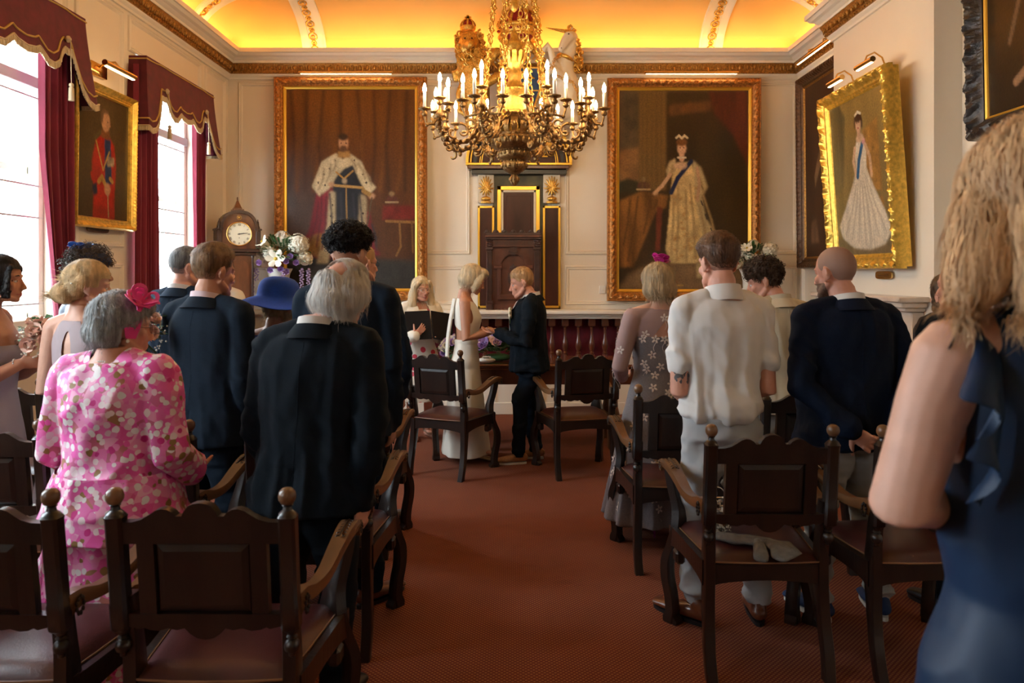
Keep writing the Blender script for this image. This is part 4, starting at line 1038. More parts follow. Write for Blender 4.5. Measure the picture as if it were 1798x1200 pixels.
# carved oak chair-back panel standing on the ledge
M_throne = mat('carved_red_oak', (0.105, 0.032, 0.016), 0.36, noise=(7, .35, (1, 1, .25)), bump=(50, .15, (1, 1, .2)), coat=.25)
M_throned = mat('carved_dark_oak', (0.055, 0.022, 0.015), 0.4, noise=(12, .4))  # darker oak tone of the pilasters, lettering and carved ornament
Yt = 8.20; xt = lambda x: (x-900)*Yt/FPX; zt = lambda y: HZ-(y-480)*Yt/FPX
cx_ = xt(901.5); q = empty('carved_throne_panel', (cx_, Yt+.05, 1.145), 0, 'carved dark oak throne back with crown, shield and arch, standing on the white ledge', 'throne back')
tx = lambda x: xt(x)-cx_; tz = lambda y: zt(y)-1.145
def bxx(x0, x1, y0, y1, d0, d1, name, m, bev=.003): b = MB(); b.box(tx(x0), tx(x1), -d0, -d1, tz(y1), tz(y0), 0, bev); return b.build(name, m, q)
bxx(854, 950, 418, 541, .03, -.06, 'back_board', M_throne)
for x0, x1 in ((855, 864), (938.5, 947.5)):
    b = MB(); b.box(tx(x0), tx(x1), -.07, -.03, tz(529), tz(440), 0, .002)
    for k in range(4): xx = tx(x0)+(tx(x1)-tx(x0))*(k+.5)/4; b.box(xx-.003, xx+.003, -.076, -.07, tz(527), tz(443), 0, .001)
    b.box(tx(x0-2), tx(x1+2), -.085, -.03, tz(533), tz(528), 0, .003); b.box(tx(x0-2), tx(x1+2), -.085, -.03, tz(439), tz(434), 0, .003)
    b.box(tx(x0-1.5), tx(x1+1), -.09, 0, tz(545.5), tz(533), 0, .004)
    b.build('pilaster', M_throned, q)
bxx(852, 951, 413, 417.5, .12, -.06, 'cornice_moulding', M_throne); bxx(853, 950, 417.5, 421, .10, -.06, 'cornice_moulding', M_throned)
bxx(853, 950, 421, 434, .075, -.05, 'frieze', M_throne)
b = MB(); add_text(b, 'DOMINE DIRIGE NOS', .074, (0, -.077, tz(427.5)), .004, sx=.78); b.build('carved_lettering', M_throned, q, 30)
b = MB()
for s2 in (-1, 1):
    for k in range(5):
        for j in range(3): b.ell((s2*(tx(943)+.012*(k-2)), -.085-.006*(j % 2), tz(427.5)+.026*(j-1)), (.008, .012, .016), 8, 6, 0, Matrix.Rotation(.5*(k-2)*s2, 3, 'Y'))
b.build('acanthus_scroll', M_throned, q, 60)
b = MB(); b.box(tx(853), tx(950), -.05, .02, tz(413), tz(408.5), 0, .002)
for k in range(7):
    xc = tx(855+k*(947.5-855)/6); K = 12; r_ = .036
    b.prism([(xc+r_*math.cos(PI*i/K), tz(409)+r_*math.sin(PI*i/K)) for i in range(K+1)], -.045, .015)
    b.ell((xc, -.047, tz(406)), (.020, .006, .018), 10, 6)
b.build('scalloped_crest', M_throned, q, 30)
b = MB(); zc = tz(468); arc_band(b, .135, .175, -.065, -.02, zc); arc_band(b, .145, .160, -.075, -.02, zc)
for s2 in (-1, 1):
    b.box(s2*.135, s2*.175, -.065, -.02, tz(526), zc, 0, .003); b.box(s2*.125, s2*.215, -.078, -.02, zc-.025, zc+.012, 0, .004)
b.box(-.175, .175, -.07, -.02, tz(526), tz(519), 0, .003); b.box(-.155, .155, -.075, -.02, tz(521), tz(517), 0, .002)
b.build('arch', M_throne, q, 30)
b = MB(); b.prism([(-.028, zc+.125), (.028, zc+.125), (.042, tz(435)), (-.042, tz(435))], -.09, -.02); b.box(-.052, .052, -.10, -.02, tz(443), tz(440), 0, .002); b.build('keystone', M_throned, q, 0)
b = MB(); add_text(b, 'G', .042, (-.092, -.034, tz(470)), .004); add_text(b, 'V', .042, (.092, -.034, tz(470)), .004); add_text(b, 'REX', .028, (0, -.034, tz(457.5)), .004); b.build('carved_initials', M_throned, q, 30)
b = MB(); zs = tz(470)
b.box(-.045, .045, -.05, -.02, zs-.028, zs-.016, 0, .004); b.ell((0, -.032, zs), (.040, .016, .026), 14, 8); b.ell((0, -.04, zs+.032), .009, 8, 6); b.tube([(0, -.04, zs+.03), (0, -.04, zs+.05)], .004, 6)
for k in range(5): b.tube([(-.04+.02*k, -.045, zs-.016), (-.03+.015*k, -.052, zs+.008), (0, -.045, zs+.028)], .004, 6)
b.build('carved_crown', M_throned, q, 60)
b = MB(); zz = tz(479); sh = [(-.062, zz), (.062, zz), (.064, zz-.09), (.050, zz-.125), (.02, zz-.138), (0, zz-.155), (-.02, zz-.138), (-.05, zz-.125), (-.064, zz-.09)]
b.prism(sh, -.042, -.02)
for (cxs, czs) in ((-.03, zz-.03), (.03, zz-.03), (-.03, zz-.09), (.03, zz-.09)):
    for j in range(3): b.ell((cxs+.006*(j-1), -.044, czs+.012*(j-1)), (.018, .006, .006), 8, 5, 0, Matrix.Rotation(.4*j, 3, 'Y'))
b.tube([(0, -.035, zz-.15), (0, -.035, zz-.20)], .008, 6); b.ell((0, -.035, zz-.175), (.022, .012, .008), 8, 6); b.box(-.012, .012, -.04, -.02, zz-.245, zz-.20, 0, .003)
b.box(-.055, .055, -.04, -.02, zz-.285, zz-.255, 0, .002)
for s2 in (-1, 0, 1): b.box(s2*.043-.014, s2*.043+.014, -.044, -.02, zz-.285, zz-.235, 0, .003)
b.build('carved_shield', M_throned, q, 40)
b = MB(); b.box(tx(864), tx(939), -.055, -.02, tz(545), tz(534), 0, .002)
for k in range(15): b.ell((tx(866)+k*(tx(937)-tx(866))/14, -.057, tz(543)), (.013, .008, .010), 8, 5)
b.build('base_rail', M_throne, q, 40)
# light switches on the end wall
def switch(x, y, label):
    r = empty('wall_socket', (X_(x, YW), YW, Z_(y, YW)), 0, label, 'wall socket'); b = MB(); b.box(-.035, .035, -.022, 0, -.045, .045, 0, .005); b.build('plate', mat('white_plastic', (.75, .72, .66), .4), r)
    b = MB(); b.box(-.01, .01, -.028, -.02, -.014, .014, 0, .003); b.build('rocker', MATS['white_plastic'], r)
switch(758, 509, 'small white wall box right of the robed man portrait'); switch(1058, 509, 'small white wall box left of the lady in gold portrait')
# ================================================================ longcase clock
def clock():
    M_cb = mat('flame_mahogany', (0.13, 0.042, 0.014), 0.3, noise=(9, .6, (1, 1, .3)), coat=.3); M_cd = mat('dark_mahogany', (0.045, 0.018, 0.011), 0.35, noise=(9, .4), coat=.2)
    M_dial = mat('cream_dial', (.72, .66, .50), .35, noise=(6, .06))
    Yc = 7.62; s = FPX/Yc; X0 = (408-900)/s; rz = R(30)
    c = empty('longcase_clock', (X0, Yc+.13, 0), rz, 'tall mahogany longcase clock with a pointed hood and round cream dial in the left corner', 'clock')
    z = lambda y: HZ-(y-480)/s; x = lambda p: (p-420)/s
    # pointed arch outline
    def ogive(hw, z0, za, k=10):
        P = []
        for i in range(k+1):
            t = i/k; P.append((hw*(1-t**2.1)+0*t, z0+(za-z0)*math.sin(t*PI/2)**.95))
        return P
    zb, zsp, za = z(437), z(402), z(374)
    right = ogive(.165, zsp-.02, za); poly = [(.165, zb)]+right+[(-a, h) for a, h in reversed(right[:-1])]+[(-.165, zb)]
    b = MB(); b.prism(poly, -.12, .12); hood = b.build('hood', M_cb, c, 30)
    b = MB(); R2 = ogive(.188, zsp-.02, za+.03); R3 = ogive(.165, zsp-.02, za)
    o = R2+[(-a, h) for a, h in reversed(R2[:-1])]; i_ = R3+[(-a, h) for a, h in reversed(R3[:-1])]
    V = []; F = []; k = len(o)
    for (a, h), (a2, h2) in zip(o, i_): V += [(a, -.145, h), (a, .125, h), (a2, .125, h2), (a2, -.145, h2)]
    for j in range(k-1):
        for e in range(4): F.append((j*4+e, j*4+(e+1) % 4, (j+1)*4+(e+1) % 4, (j+1)*4+e))
    F += [(3, 2, 1, 0), ((k-1)*4, (k-1)*4+1, (k-1)*4+2, (k-1)*4+3)]; b.add(V, F); b.build('hood_moulding', M_cd, c, 30)
    for s2 in (-1, 1):
        b = MB(); b.box(s2*.165, s2*.215, -.13, .12, zb, z(404), 0, .004); b.box(s2*.155, s2*.225, -.14, .12, z(404), z(401), 0, .003); col_ = b.build('side_pillar', M_cd, c)
        b = MB(); b.lathe([(.018, 0), (.018, .02), (.012, .03), (.010, .07), (.003, .085), (.006, .09), (.001, .1)], (s2*.19, -.10, z(401)), 10); b.build('finial', M_cd, c, 60)
    b = MB(); b.box(-.055, .055, -.09, .05, za+.01, za+.045, 0, .003); b.box(-.04, .04, -.07, .04, za+.045, za+.06, 0, .003)
    V = [(-.036, -.065, za+.06), (.036, -.065, za+.06), (.036, .02, za+.06), (-.036, .02, za+.06), (0, -.02, za+.155)]; b.add(V, [(3, 2, 1, 0), (0, 1, 4), (1, 2, 4), (2, 3, 4), (3, 0, 4)])
    b.lathe([(.004, 0), (.010, .008), (.004, .014), (.008, .022), (.001, .03)], (0, -.02, za+.145), 10); b.build('spire', M_cb, c, 0)
    dz = z(411); dr = .118; Rf = Matrix.Rotation(PI/2, 3, 'X')
    b = MB(); b.lathe([(dr, 0), (dr, .006), (0.001, .0065)], (0, -.121, dz), 40, R=Rf); dial = b.build('dial', M_dial, c, 30)
    b = MB(); b.tube([(dr*1.03*math.cos(2*PI*i/40), -.132, dz+dr*1.03*math.sin(2*PI*i/40)) for i in range(40)], .007, 8, loop=True); b.build('bezel', M_brass, c, 60)
    num = ['XII', 'I', 'II', 'III', 'IIII', 'V', 'VI', 'VII', 'VIII', 'IX', 'X', 'XI']
    for i, t in enumerate(num):
        a = PI/2-2*PI*i/12; Rr = Matrix(((1, 0, 0), (0, 0, -1), (0, 1, 0))) @ Matrix.Rotation(a-PI/2, 3, 'Z')
        b = MB(); add_text(b, t, .030, (math.cos(a)*dr*.80, -.1285, dz+math.sin(a)*dr*.80), .0005, R=Rr, sx=.8); b.build('numeral', M_black, dial, 0)
    b = MB()
    for a, l_, w2 in ((R(8), .085, .003), (R(10), .055, .0045)):
        d = Vector((math.cos(a), 0, math.sin(a))); b.tube([Vector((0, -.131, dz))-d*.015, Vector((0, -.131, dz))+d*l_*.8, Vector((0, -.131, dz))+d*l_], [w2, w2, .001], 6)
    b.ell((0, -.131, dz), (.007, .004, .007), 10, 6); b.ell((0, -.129, dz-.04), (.004, .002, .004), 8, 5); b.build('hands', M_black, c, 60)
    b = MB(); b.tube([(.022*math.cos(2*PI*i/16), -.123, z(382)+.022*math.sin(2*PI*i/16)) for i in range(16)], .003, 6, loop=True); b.ell((0, -.122, z(382)), (.012, .003, .014), 8, 6); b.build('brass_roundel', M_brass, c, 60)
    b = MB(); b.box(-.20, .20, -.15, .12, zb-.035, zb, 0, .006); b.box(-.17, .17, -.13, .12, zb-.07, zb-.035, 0, .008); b.build('throat_moulding', M_cd, c)
    b = MB(); b.box(-.145, .145, -.11, .12, .55, zb-.06, 0, .004); trunk = b.build('trunk', M_cb, c)
    b = MB(); zt_ = zb-.11; dl = [(-.10, .66), (.10, .66), (.10, zt_-.12)]+[(a, h) for a, h in ogive(.10, zt_-.12, zt_)]+[(-a, h) for a, h in reversed(ogive(.10, zt_-.12, zt_)[:-1])]
    b.prism(dl, -.122, -.108); b.build('trunk_door', M_cb, c, 30)
    for s2 in (-1, 1): b = MB(); b.lathe([(.014, .56), (.014, .62), (.011, .63), (.011, zb-.1), (.015, zb-.09), (.015, zb-.07)], (s2*.135, -.115, 0), 12); b.build('quarter_column', M_cd, c, 60)
    b = MB(); b.box(-.19, .19, -.14, .12, .06, .52, 0, .006); b.box(-.17, .17, -.13, .12, .52, .56, 0, .01); b.box(-.205, .205, -.15, .12, 0, .07, 0, .006); b.build('plinth', M_cb, c)
clock()
# ================================================================ fireplace on the chimney breast
M_marb = mat('cream_marble', (.62, .50, .40), .3, noise=(5, .25), coat=.3)
f = empty('fireplace', (BX, 6.185, 0), -PI/2, 'cream marble chimneypiece on the right under the lady in white', 'fireplace')
def fb(name, m, *B):
    b = MB()
    for q_ in B: b.box(*q_, 0, .008)
    b.build(name, m, f)
fb('shelf', M_marb, (-.80, .80, -.24, -.004, 1.335, 1.375), (-.77, .77, -.20, -.004, 1.295, 1.335), (-.74, .74, -.16, -.004, 1.265, 1.295))
for s2 in (-1, 1): fb('jamb', M_marb, (s2*.72, s2*.48, -.10, -.004, .0, 1.265))
fb('frieze', M_marb, (-.48, .48, -.09, -.004, 1.02, 1.265)); fb('firebox', M_black, (-.48, .48, -.02, -.004, 0, 1.02)); fb('hearth', M_marb, (-.7, .7, -.24, -.11, 0, .03))
# ================================================================ table behind the couple
def table():
    zt_ = .755; Yf, Yb_ = 6.46, 7.12; x0, x1 = -.62, 1.12
    t = empty('ceremony_table', ((x0+x1)/2, (Yf+Yb_)/2, 0), 0, 'long polished mahogany table behind the couple', 'table'); hw = (x1-x0)/2; hd = (Yb_-Yf)/2
    b = MB(); b.box(-hw-.03, hw+.03, -hd-.03, hd+.03, zt_-.03, zt_, 0, .01); b.box(-hw-.01, hw+.01, -hd-.01, hd+.01, zt_-.05, zt_-.03, 0, .006); b.build('table_top', mat('polished_mahogany', (.19, .06, .022), .18, noise=(4, .35, (.3, 1, 1)), coat=.6), t)
    b = MB(); b.box(-hw+.02, hw-.02, -hd+.02, -hd+.045, zt_-.18, zt_-.05, 0, .003); b.box(-hw+.02, hw-.02, hd-.045, hd-.02, zt_-.18, zt_-.05, 0, .003); b.box(-hw+.02, -hw+.045, -hd+.02, hd-.02, zt_-.18, zt_-.05); b.box(hw-.045, hw-.02, -hd+.02, hd-.02, zt_-.18, zt_-.05); b.build('apron', M_mahog, t)
    M_tl = mat('golden_oak', (.16, .075, .028), .35, noise=(8, .4))
    for sx in (-1, 1):
        for sy in (-1, 1):
            b = MB(); p = (sx*(hw-.22), sy*(hd-.10), 0); b.box(p[0]-.055, p[0]+.055, p[1]-.055, p[1]+.055, 0, .16, 0, .006)
            b.lathe([(.04, .16), (.05, .18), (.035, .20), (.048, .24), (.05, .30), (.035, .36), (.03, .46), (.045, .50), (.035, .53)], p, 14); b.box(p[0]-.05, p[0]+.05, p[1]-.05, p[1]+.05, .53, zt_-.05, 0, .005)
            b.build('leg', M_tl, t)
table()
# ================================================================ figures
from mathutils.bvhtree import BVHTree
def skinmat(name, c):
    return mat(name, c, .48, spec=.4, noise=(22, .07), bump=(300, .05))
S_pale = skinmat('pale_skin', (.60, .33, .235)); S_tan = skinmat('tanned_skin', (.47, .215, .125)); S_pink = skinmat('rosy_skin', (.60, .285, .195)); S_mid = skinmat('light_brown_skin', (.45, .22, .135))
M_lip = mat('lips', (.42, .11, .09), .4); M_eyew = mat('eye_white', (.75, .72, .68), .25); M_iris = mat('iris', (.05, .06, .07), .2)
def hairmat(name, c, a=.35, rough=.42):
    return mat(name, c, rough+.08, spec=.3, noise=(46, a*1.35, (1, 1, .14)), bump=(120, .5, (1, 1, .1)))
H_white = hairmat('white_hair', (.62, .57, .51), .15); H_grey = hairmat('grey_hair', (.30, .30, .29), .35); H_brown = hairmat('brown_hair', (.085, .045, .022)); H_fair = hairmat('fair_brown_hair', (.20, .105, .045))
H_black = hairmat('black_hair', (.012, .009, .008)); H_blond = hairmat('blond_hair', (.62, .42, .21), .25); H_ash = hairmat('ash_blond_hair', (.52, .38, .22), .25); H_salt = hairmat('salt_grey_hair', (.13, .12, .11), .4); H_curl = hairmat('curly_brown_hair', (.065, .035, .018)); H_strawb = hairmat('strawberry_blond_hair', (.60, .31, .13), .25); H_sandy = hairmat('sandy_hair', (.40, .23, .105), .25); H_plat = hairmat('pale_blond_hair', (.70, .56, .36), .2)
def head_vol(k=1.0, ears=True, nose=1.0, slim=1.0):
    b = MB(); s = slim
    b.ell((0, -.010, .030), (.0745*s, .095, .090), 20, 14)
    b.ell((0, .028, -.035), (.056*s, .060, .080), 18, 12)
    for sx in (-1, 1):
        b.limb([(sx*.054*s, -.008, -.050), (sx*.046*s, .030, -.080), (sx*.018, .068, -.100)], [.017, .018, .016], 10)
        b.ell((sx*.040*s, .058, -.028), (.020, .020, .022), 10, 8)
        b.ell((sx*.031, .067, .005), (.0145, .0145, .009), 10, 8)
        b.ell((sx*.011, .101, -.041), (.0085, .011, .008), 8, 6)
        if ears:
            Re = Matrix.Rotation(sx*-.42, 3, 'Z') @ Matrix.Rotation(-.18, 3, 'X')
            b.ell((sx*.080*s, -.020, -.008), (.0065, .0185, .031), 10, 8, 0, Re); b.ell((sx*.077*s, -.012, -.032), (.007, .010, .012), 8, 6)
            b.limb([(sx*.088*s, -.034, -.010), (sx*.086*s, -.028, .015), (sx*.078*s, -.008, .022)], [.0045, .005, .0045], 6)
    b.limb([(-.046, .066, .020), (-.02, .080, .022), (.02, .080, .022), (.046, .066, .020)], [.009, .011, .011, .009], 8)
    b.limb([(0, .083, .012), (0, .095, -.012), (0, .108*(.5+.5*nose)+.0, -.036)], [.0075, .0085, .0115], 10)
    b.limb([(0, .060, -.045), (0, .078, -.070)], [.03, .022], 12)
    b.ell((0, .087, -.066), (.022, .009, .0055), 12, 8); b.ell((0, .086, -.077), (.019, .009, .0065), 12, 8)
    b.ell((0, .072, -.100), (.022, .017, .016), 12, 8)
    b.v = [(x*k, y*k, z*k) for x, y, z in b.v]
    return b
TM = [(.46, .092, .062, 0), (.50, .100, .068, -.004), (.54, .097, .064, -.002), (.60, .089, .060, .002), (.66, .091, .062, .004), (.72, .099, .067, .004), (.77, .103, .066, 0), (.80, .098, .056, -.004), (.825, .078, .045, -.008), (.845, .046, .037, -.010), (.875, .034, .035, -.004)]
TF = [(.46, .098, .064, 0), (.50, .106, .069, -.004), (.54, .097, .061, 0), (.60, .077, .051, .002), (.66, .081, .056, .006), (.72, .089, .066, .012), (.77, .089, .057, .003), (.80, .084, .046, -.004), (.825, .066, .038, -.008), (.845, .036, .031, -.010), (.875, .028, .030, -.004)]
TJ = [(.44, .108, .074, 0), (.50, .106, .074, -.002), (.55, .103, .071, 0), (.60, .100, .068, .002), (.66, .102, .068, .004), (.72, .105, .070, .004), (.77, .104, .067, 0), (.80, .098, .056, -.004), (.825, .074, .045, -.008), (.845, .044, .037, -.010)]
def crease(P, sc, seed=0, o=2):
    n = fbm(P, sc, o, seed); return np.clip(1-np.abs(2*n-1)*2.6, -.2, 1)**1.0
class Fig:
    def __init__(s, label, x, sc, H, yaw=0, sex='m', w=1.0, d=1.0, head=(0, 0, 0), hoff=(0, 0), lean=0.0, side=0.0, skin=S_pale, arms=None, k=None, voxel=.0055, legs=None, slim=1.0, name='person'):
        s.H, s.w, s.d, s.sex, s.lean, s.side = H, w, d, sex, lean, side
        s.loc = Vector(((x-900)/sc, FPX/sc, 0)); s.yaw = R(yaw); s.root = empty(name, s.loc, s.yaw, label, 'person')
        s.T = np.array(TM if sex == 'm' else TF); s.k = k or (1.0 if sex == 'm' else .94); s.voxel = voxel; s.skin = skin; s.slim = slim
        s.sh = (.108 if sex == 'm' else .097)*H*(.5+.5*w); s.shz = .808*H
        p, y, r_ = [R(a) for a in head]
        s.hc = Vector((hoff[0], .012*H+hoff[1], H-.122*s.k)); s.HR = Matrix.Rotation(y, 3, 'Z') @ Matrix.Rotation(p, 3, 'X') @ Matrix.Rotation(r_, 3, 'Y')
        piv = s.hc+Vector((0, -.02, -.09*s.k)); s.hc = piv+s.HR @ (s.hc-piv)
        s.HM = Matrix.Translation(s.hc) @ s.HR.to_4x4()
        D = {'l': ((-s.sh-.022, -.02, .63*H), (-s.sh-.015, .03, .485*H), (0, .12, -1), (1, .1, 0)), 'r': ((s.sh+.022, -.02, .63*H), (s.sh+.015, .03, .485*H), (0, .12, -1), (-1, .1, 0))}
        if arms: D.update(arms)
        s.arms = D; s.legs = legs or [(-.055*H, 0, 0), (.055*H, 0, 0)]
    def bend(s, p):
        p = Vector(p); z0 = .52*s.H
        if p.z > z0: p.y += s.lean*(p.z-z0); p.x += s.side*(p.z-z0)
        return p
    def bendmb(s, b): b.v = [tuple(s.bend(p)) for p in b.v]; return b
    def tor(s, zf): return [float(np.interp(zf, s.T[:, 0], s.T[:, i])) for i in (1, 2, 3)]
    def torso(s, b, z0, z1, off, n=22, shape=None, power=2.3, nn=30, fold=None):
        rows = []
        for i in range(n+1):
            zf = z0+(z1-z0)*i/n; a, c, y = s.tor(zf); a = a*s.H*s.w+off; c = c*s.H*s.d+off
            if shape:
                da, dc, dy = shape(zf); a += da; c += dc; y += dy/s.H
            rows.append(((0, y*s.H, zf*s.H), a, c)+((fold(zf),) if fold else ()))
        b.rings(rows, nn, 0, power)
    def sleeves(s, b, off, end=1.0, only=None, cuff=0.0, ru=.0275, rf=.0225):
        H = s.H
        for sd, sx in (('l', -1), ('r', 1)):
            if only and sd != only: continue
            E, W = Vector(s.arms[sd][0]), Vector(s.arms[sd][1]); S = Vector((sx*s.sh, -.006*H, s.shz)); g = .5+.5*s.w
            P = [S, S.lerp(E, .35)+Vector((sx*.004, 0, 0)), E, E.lerp(W, .5), W]; r = [ru*H*g*1.10+off, ru*H*g+off, rf*H*g*1.12+off, rf*H*g*.98+off, .0175*H*g+off+cuff]
            if end < 1:
                L1, L2 = (E-S).length, (W-E).length; t = end*(L1+L2)
                if t <= L1: P = [S, S.lerp(E, t/L1*.5), S.lerp(E, t/L1)]; r = [ru*H*g*1.10+off, ru*H*g*1.05+off, ru*H*g*.98+off+cuff]
                else: P = P[:3]+[E.lerp(W, (t-L1)/L2)]; r = r[:3]+[rf*H*g*.95+off+cuff]
            b.limb(P, r, 16)
            b.limb([(sx*.02*H, -.010*H, .842*H), (sx*s.sh*.55, -.010*H, .828*H), (sx*s.sh*.95, -.006*H, s.shz+.004*H)], [.020*H+off, .024*H+off, .028*H+off], 14)
    def hand(s, b, sd, curl=.5, spread=.06, k=None):
        E, W, d, n = [Vector(v) for v in s.arms[sd][:4]]; d.normalize(); n = (n-d*n.dot(d)).normalized(); sx = -1 if sd == 'l' else 1
        k = k or (1.0 if s.sex == 'm' else .88); l = d.cross(n)*(-1 if sd == 'l' else 1)      # towards the thumb
        cu = s.arms[sd][4] if len(s.arms[sd]) > 4 else curl
        b.limb([W-d*.02, W+d*.02*k, W+d*.055*k, W+d*.085*k], [(.024*k, .018*k), (.031*k, .016*k), (.037*k, .0145*k), (.037*k, .011*k)], 14, up=n)
        b.ell(W+d*.035*k+l*.022*k+n*.006*k, (.020*k, .018*k, .016*k), 10, 8)
        for i, (o, ln) in enumerate(((.029, .068), (.0100, .077), (-.0095, .071), (-.0285, .056))):
            p = W+d*.082*k+l*(o*k)-n*(.001+.002*abs(i-1.5))*k; f = (d+l*spread*(1.5-i)).normalized(); P = [p]; a = cu*.55+.10*i*cu*.5
            for seg, (q, da) in enumerate(((.45, cu*.9), (.30, cu*.7), (.25, 0))):
                v = f*math.cos(a)+n*math.sin(a); p = p+v*(ln*q*k); P.append(p); a += da
            b.limb(P, [.0092*k, .0084*k, .0077*k, .0066*k], 8)
        t = (d*.62+l*.72+n*.28).normalized(); p = W+d*.022*k+l*.026*k; P = [p]
        for q, m in ((.036, 0), (.030, .35*min(cu, 1)), (.024, .5*min(cu, 1))):
            v = (t*(1-m)+(d*.8+n*.6)*m).normalized(); p = p+v*(q*k); P.append(p)
        b.limb(P, [.013*k, .0115*k, .0098*k, .0078*k], 8)
    def body(s, hands='lr', bare=False, legs=False, lips=False, hide_arm=False):
        b = MB(); H = s.H
        s.torso(b, .47 if not legs else .44, .875, -.004 if not bare else 0.0)
        s.sleeves(b, -.003 if not bare else 0.0)
        for h in hands: s.hand(b, h)
        if legs:
            for sx, f in zip((-1, 1), s.legs):
                f = Vector(f); hip = Vector((sx*.045*H, 0, .49*H)); kn = Vector((sx*.045*H+f.x*.3, .012*H+f.y*.5, .275*H+f.z*.5)); an = f+Vector((0, -.02*H, .05*H))
                b.limb([hip, kn+Vector((0, 0, .06*H)), kn, kn.lerp(an, .35)+Vector((0, -.008*H, 0)), an], [.046*H, .036*H, .030*H, .031*H, .018*H], 14)
                s.foot(b, f, sx)
        s.bendmb(b); hv = head_vol(s.k, slim=s.slim); hv.v = [tuple(s.bend(s.HM @ Vector(p))) for p in hv.v]
        b.limb([s.bend((0, -.010*H, .82*H)), s.bend(s.HM @ Vector((0, -.030, -.075)))], [(.037*H*(1 if s.sex == 'm' else .84),)*2, (.034*H*(1 if s.sex == 'm' else .82),)*2], 16)
        b.add(hv.v, hv.f)
        me = melt(b, s.voxel, 3); s.me = me
        o = link_mesh('body', me, [s.skin, M_lip], s.root, 180); s.bodyobj = o
        if lips:
            inv = s.HM.inverted(); sh = s.bend(s.hc)-s.hc; k = s.k
            idx = np.zeros(len(me.polygons), dtype=np.int32); c = np.empty(len(me.polygons)*3, dtype=np.float32); me.polygons.foreach_get('center', c); c = c.reshape(-1, 3)-np.array(sh)
            q = c @ np.array(inv.to_3x3()).T+np.array(inv.translation); q /= k
            idx[(np.abs(q[:, 0])/.025+np.abs(q[:, 2]+.0715)/.0125 < 1) & (q[:, 1] > .075)] = 1; me.polygons.foreach_set('material_index', idx)
        return o
    def HP(s, x, y, z): return s.bend(s.HM @ Vector((x*s.k, y*s.k, z*s.k)))
    def face(s, brow=H_brown, glasses=None):
        b = MB()
        for sx in (-1, 1): b.ell(s.HP(sx*.030, .0675, -.001), .0118*s.k, 12, 8)
        e = b.build('eyes', M_eyew, s.root, 180); b = MB()
        for sx in (-1, 1): b.ell(s.HP(sx*.030, .0750, -.002), .0058*s.k, 8, 6)
        b.build('iris', M_iris, e, 180); b = MB()
        for sx in (-1, 1): b.limb([s.HP(sx*.016, .086, .022), s.HP(sx*.032, .083, .027), s.HP(sx*.048, .070, .022)], [.0028, .0034, .002], 6)
        b.build('eyebrows', brow, s.root, 180)
        if glasses: s.glasses(glasses)
    def glasses(s, m):
        b = MB()
        for sx in (-1, 1):
            b.tube([s.HP(sx*(.033+.024*math.cos(t)), .096-.010*abs(math.cos(t))*(1 if math.cos(t) > 0 else 0), -.002+.018*math.sin(t)) for t in [2*PI*i/18 for i in range(18)]], .0014, 6, loop=True)
            b.tube([s.HP(sx*.057, .086, .004), s.HP(sx*.078, .04, .004), s.HP(sx*.082, -.01, .006), s.HP(sx*.082, -.03, -.01)], .0016, 6)
        b.tube([s.HP(-.009, .098, .002), s.HP(0, .100, .005), s.HP(.009, .098, .002)], .0014, 6); b.build('glasses', m, s.root, 180)
    def foot(s, b, f, sx, toe=None):
        "bare foot in place"
        t = R(12)*-sx; d = Vector((-math.sin(t), math.cos(t), 0)); k = s.H/1.7
        b.limb([f-d*.045*k+Vector((0, 0, .030)), f+d*.03*k+Vector((0, 0, .035)), f+d*.11*k+Vector((0, 0, .022)), f+d*.155*k+Vector((0, 0, .014))], [(.030*k, .028*k), (.032*k, .032*k), (.040*k, .020*k), (.034*k, .013*k)], 12, up=(0, 0, 1))
    # ------------------------------------------------ clothes
    def jacket(s, m, off=.020, hem=.452, sleeve=1.0, flare=.020, name='jacket', wr=.010, vox=.0095, vent=True, top=.835, cuffoff=.004, seed=0, belly=0.0, waist=0.0, extra=None, it=4, boxy=True, fine=.22):
        b = MB(); H = s.H
        def shp(zf):
            f = flare*max(0, (.56-zf)/.1); wv = -waist*math.exp(-((zf-.62)/.06)**2); return (f+wv, f*.8+wv*.6+belly*math.exp(-((zf-.60)/.07)**2), 0)
        keep = s.T
        if boxy: s.T = np.array(TJ)
        s.torso(b, hem, top, off, 26, shp, 2.5, 36); s.T = keep
        b.limb([(-s.sh*.75, -.004*H, .79*H), (s.sh*.75, -.004*H, .79*H)], [(.052*H+off, .040*H+off)]*2, 16, up=(0, 0, 1)) if False else None
        s.sleeves(b, off*.62+.002, sleeve, cuff=cuffoff)
        if extra: extra(b)
        s.bendmb(b); me = melt(b, vox, it)
        def fn(P):
            z = P[:, 2]/H; amp = wr*(.5+.8*np.clip((.78-z)/.2, 0, 1)*np.clip((z-.4)/.1, 0, 1))
            Q = P+np.array([0, 0, 1])*P[:, :1]*.6; arm_ = np.clip((np.abs(P[:, 0])-.16)/.04, 0, 1); v = (1-arm_*.5)*(crease(P+.03*fbm(P, (5, 5, 5), 2, 8)[:, None], (9, 9, 2.2), seed)-.35)+(.35+.9*arm_)*(crease(Q, (6, 6, 13), seed+3)-.35)*.75+(fbm(P, (16, 16, 9), 2, seed+5)-.5)*.6+fine*(crease(Q, (15, 15, 9), seed+9)-.35)
            return amp*v
        displace(me, fn)
        if vent: displace(me, lambda P: -.010*np.exp(-((P[:, 0]-s.side*np.maximum(P[:, 2]-.52*H, 0))/.006)**2)*(P[:, 1] < 0)*np.clip((.56*H-P[:, 2])/.02, 0, 1))
        o = link_mesh(name, me, m, s.root, 180); s.jk = me
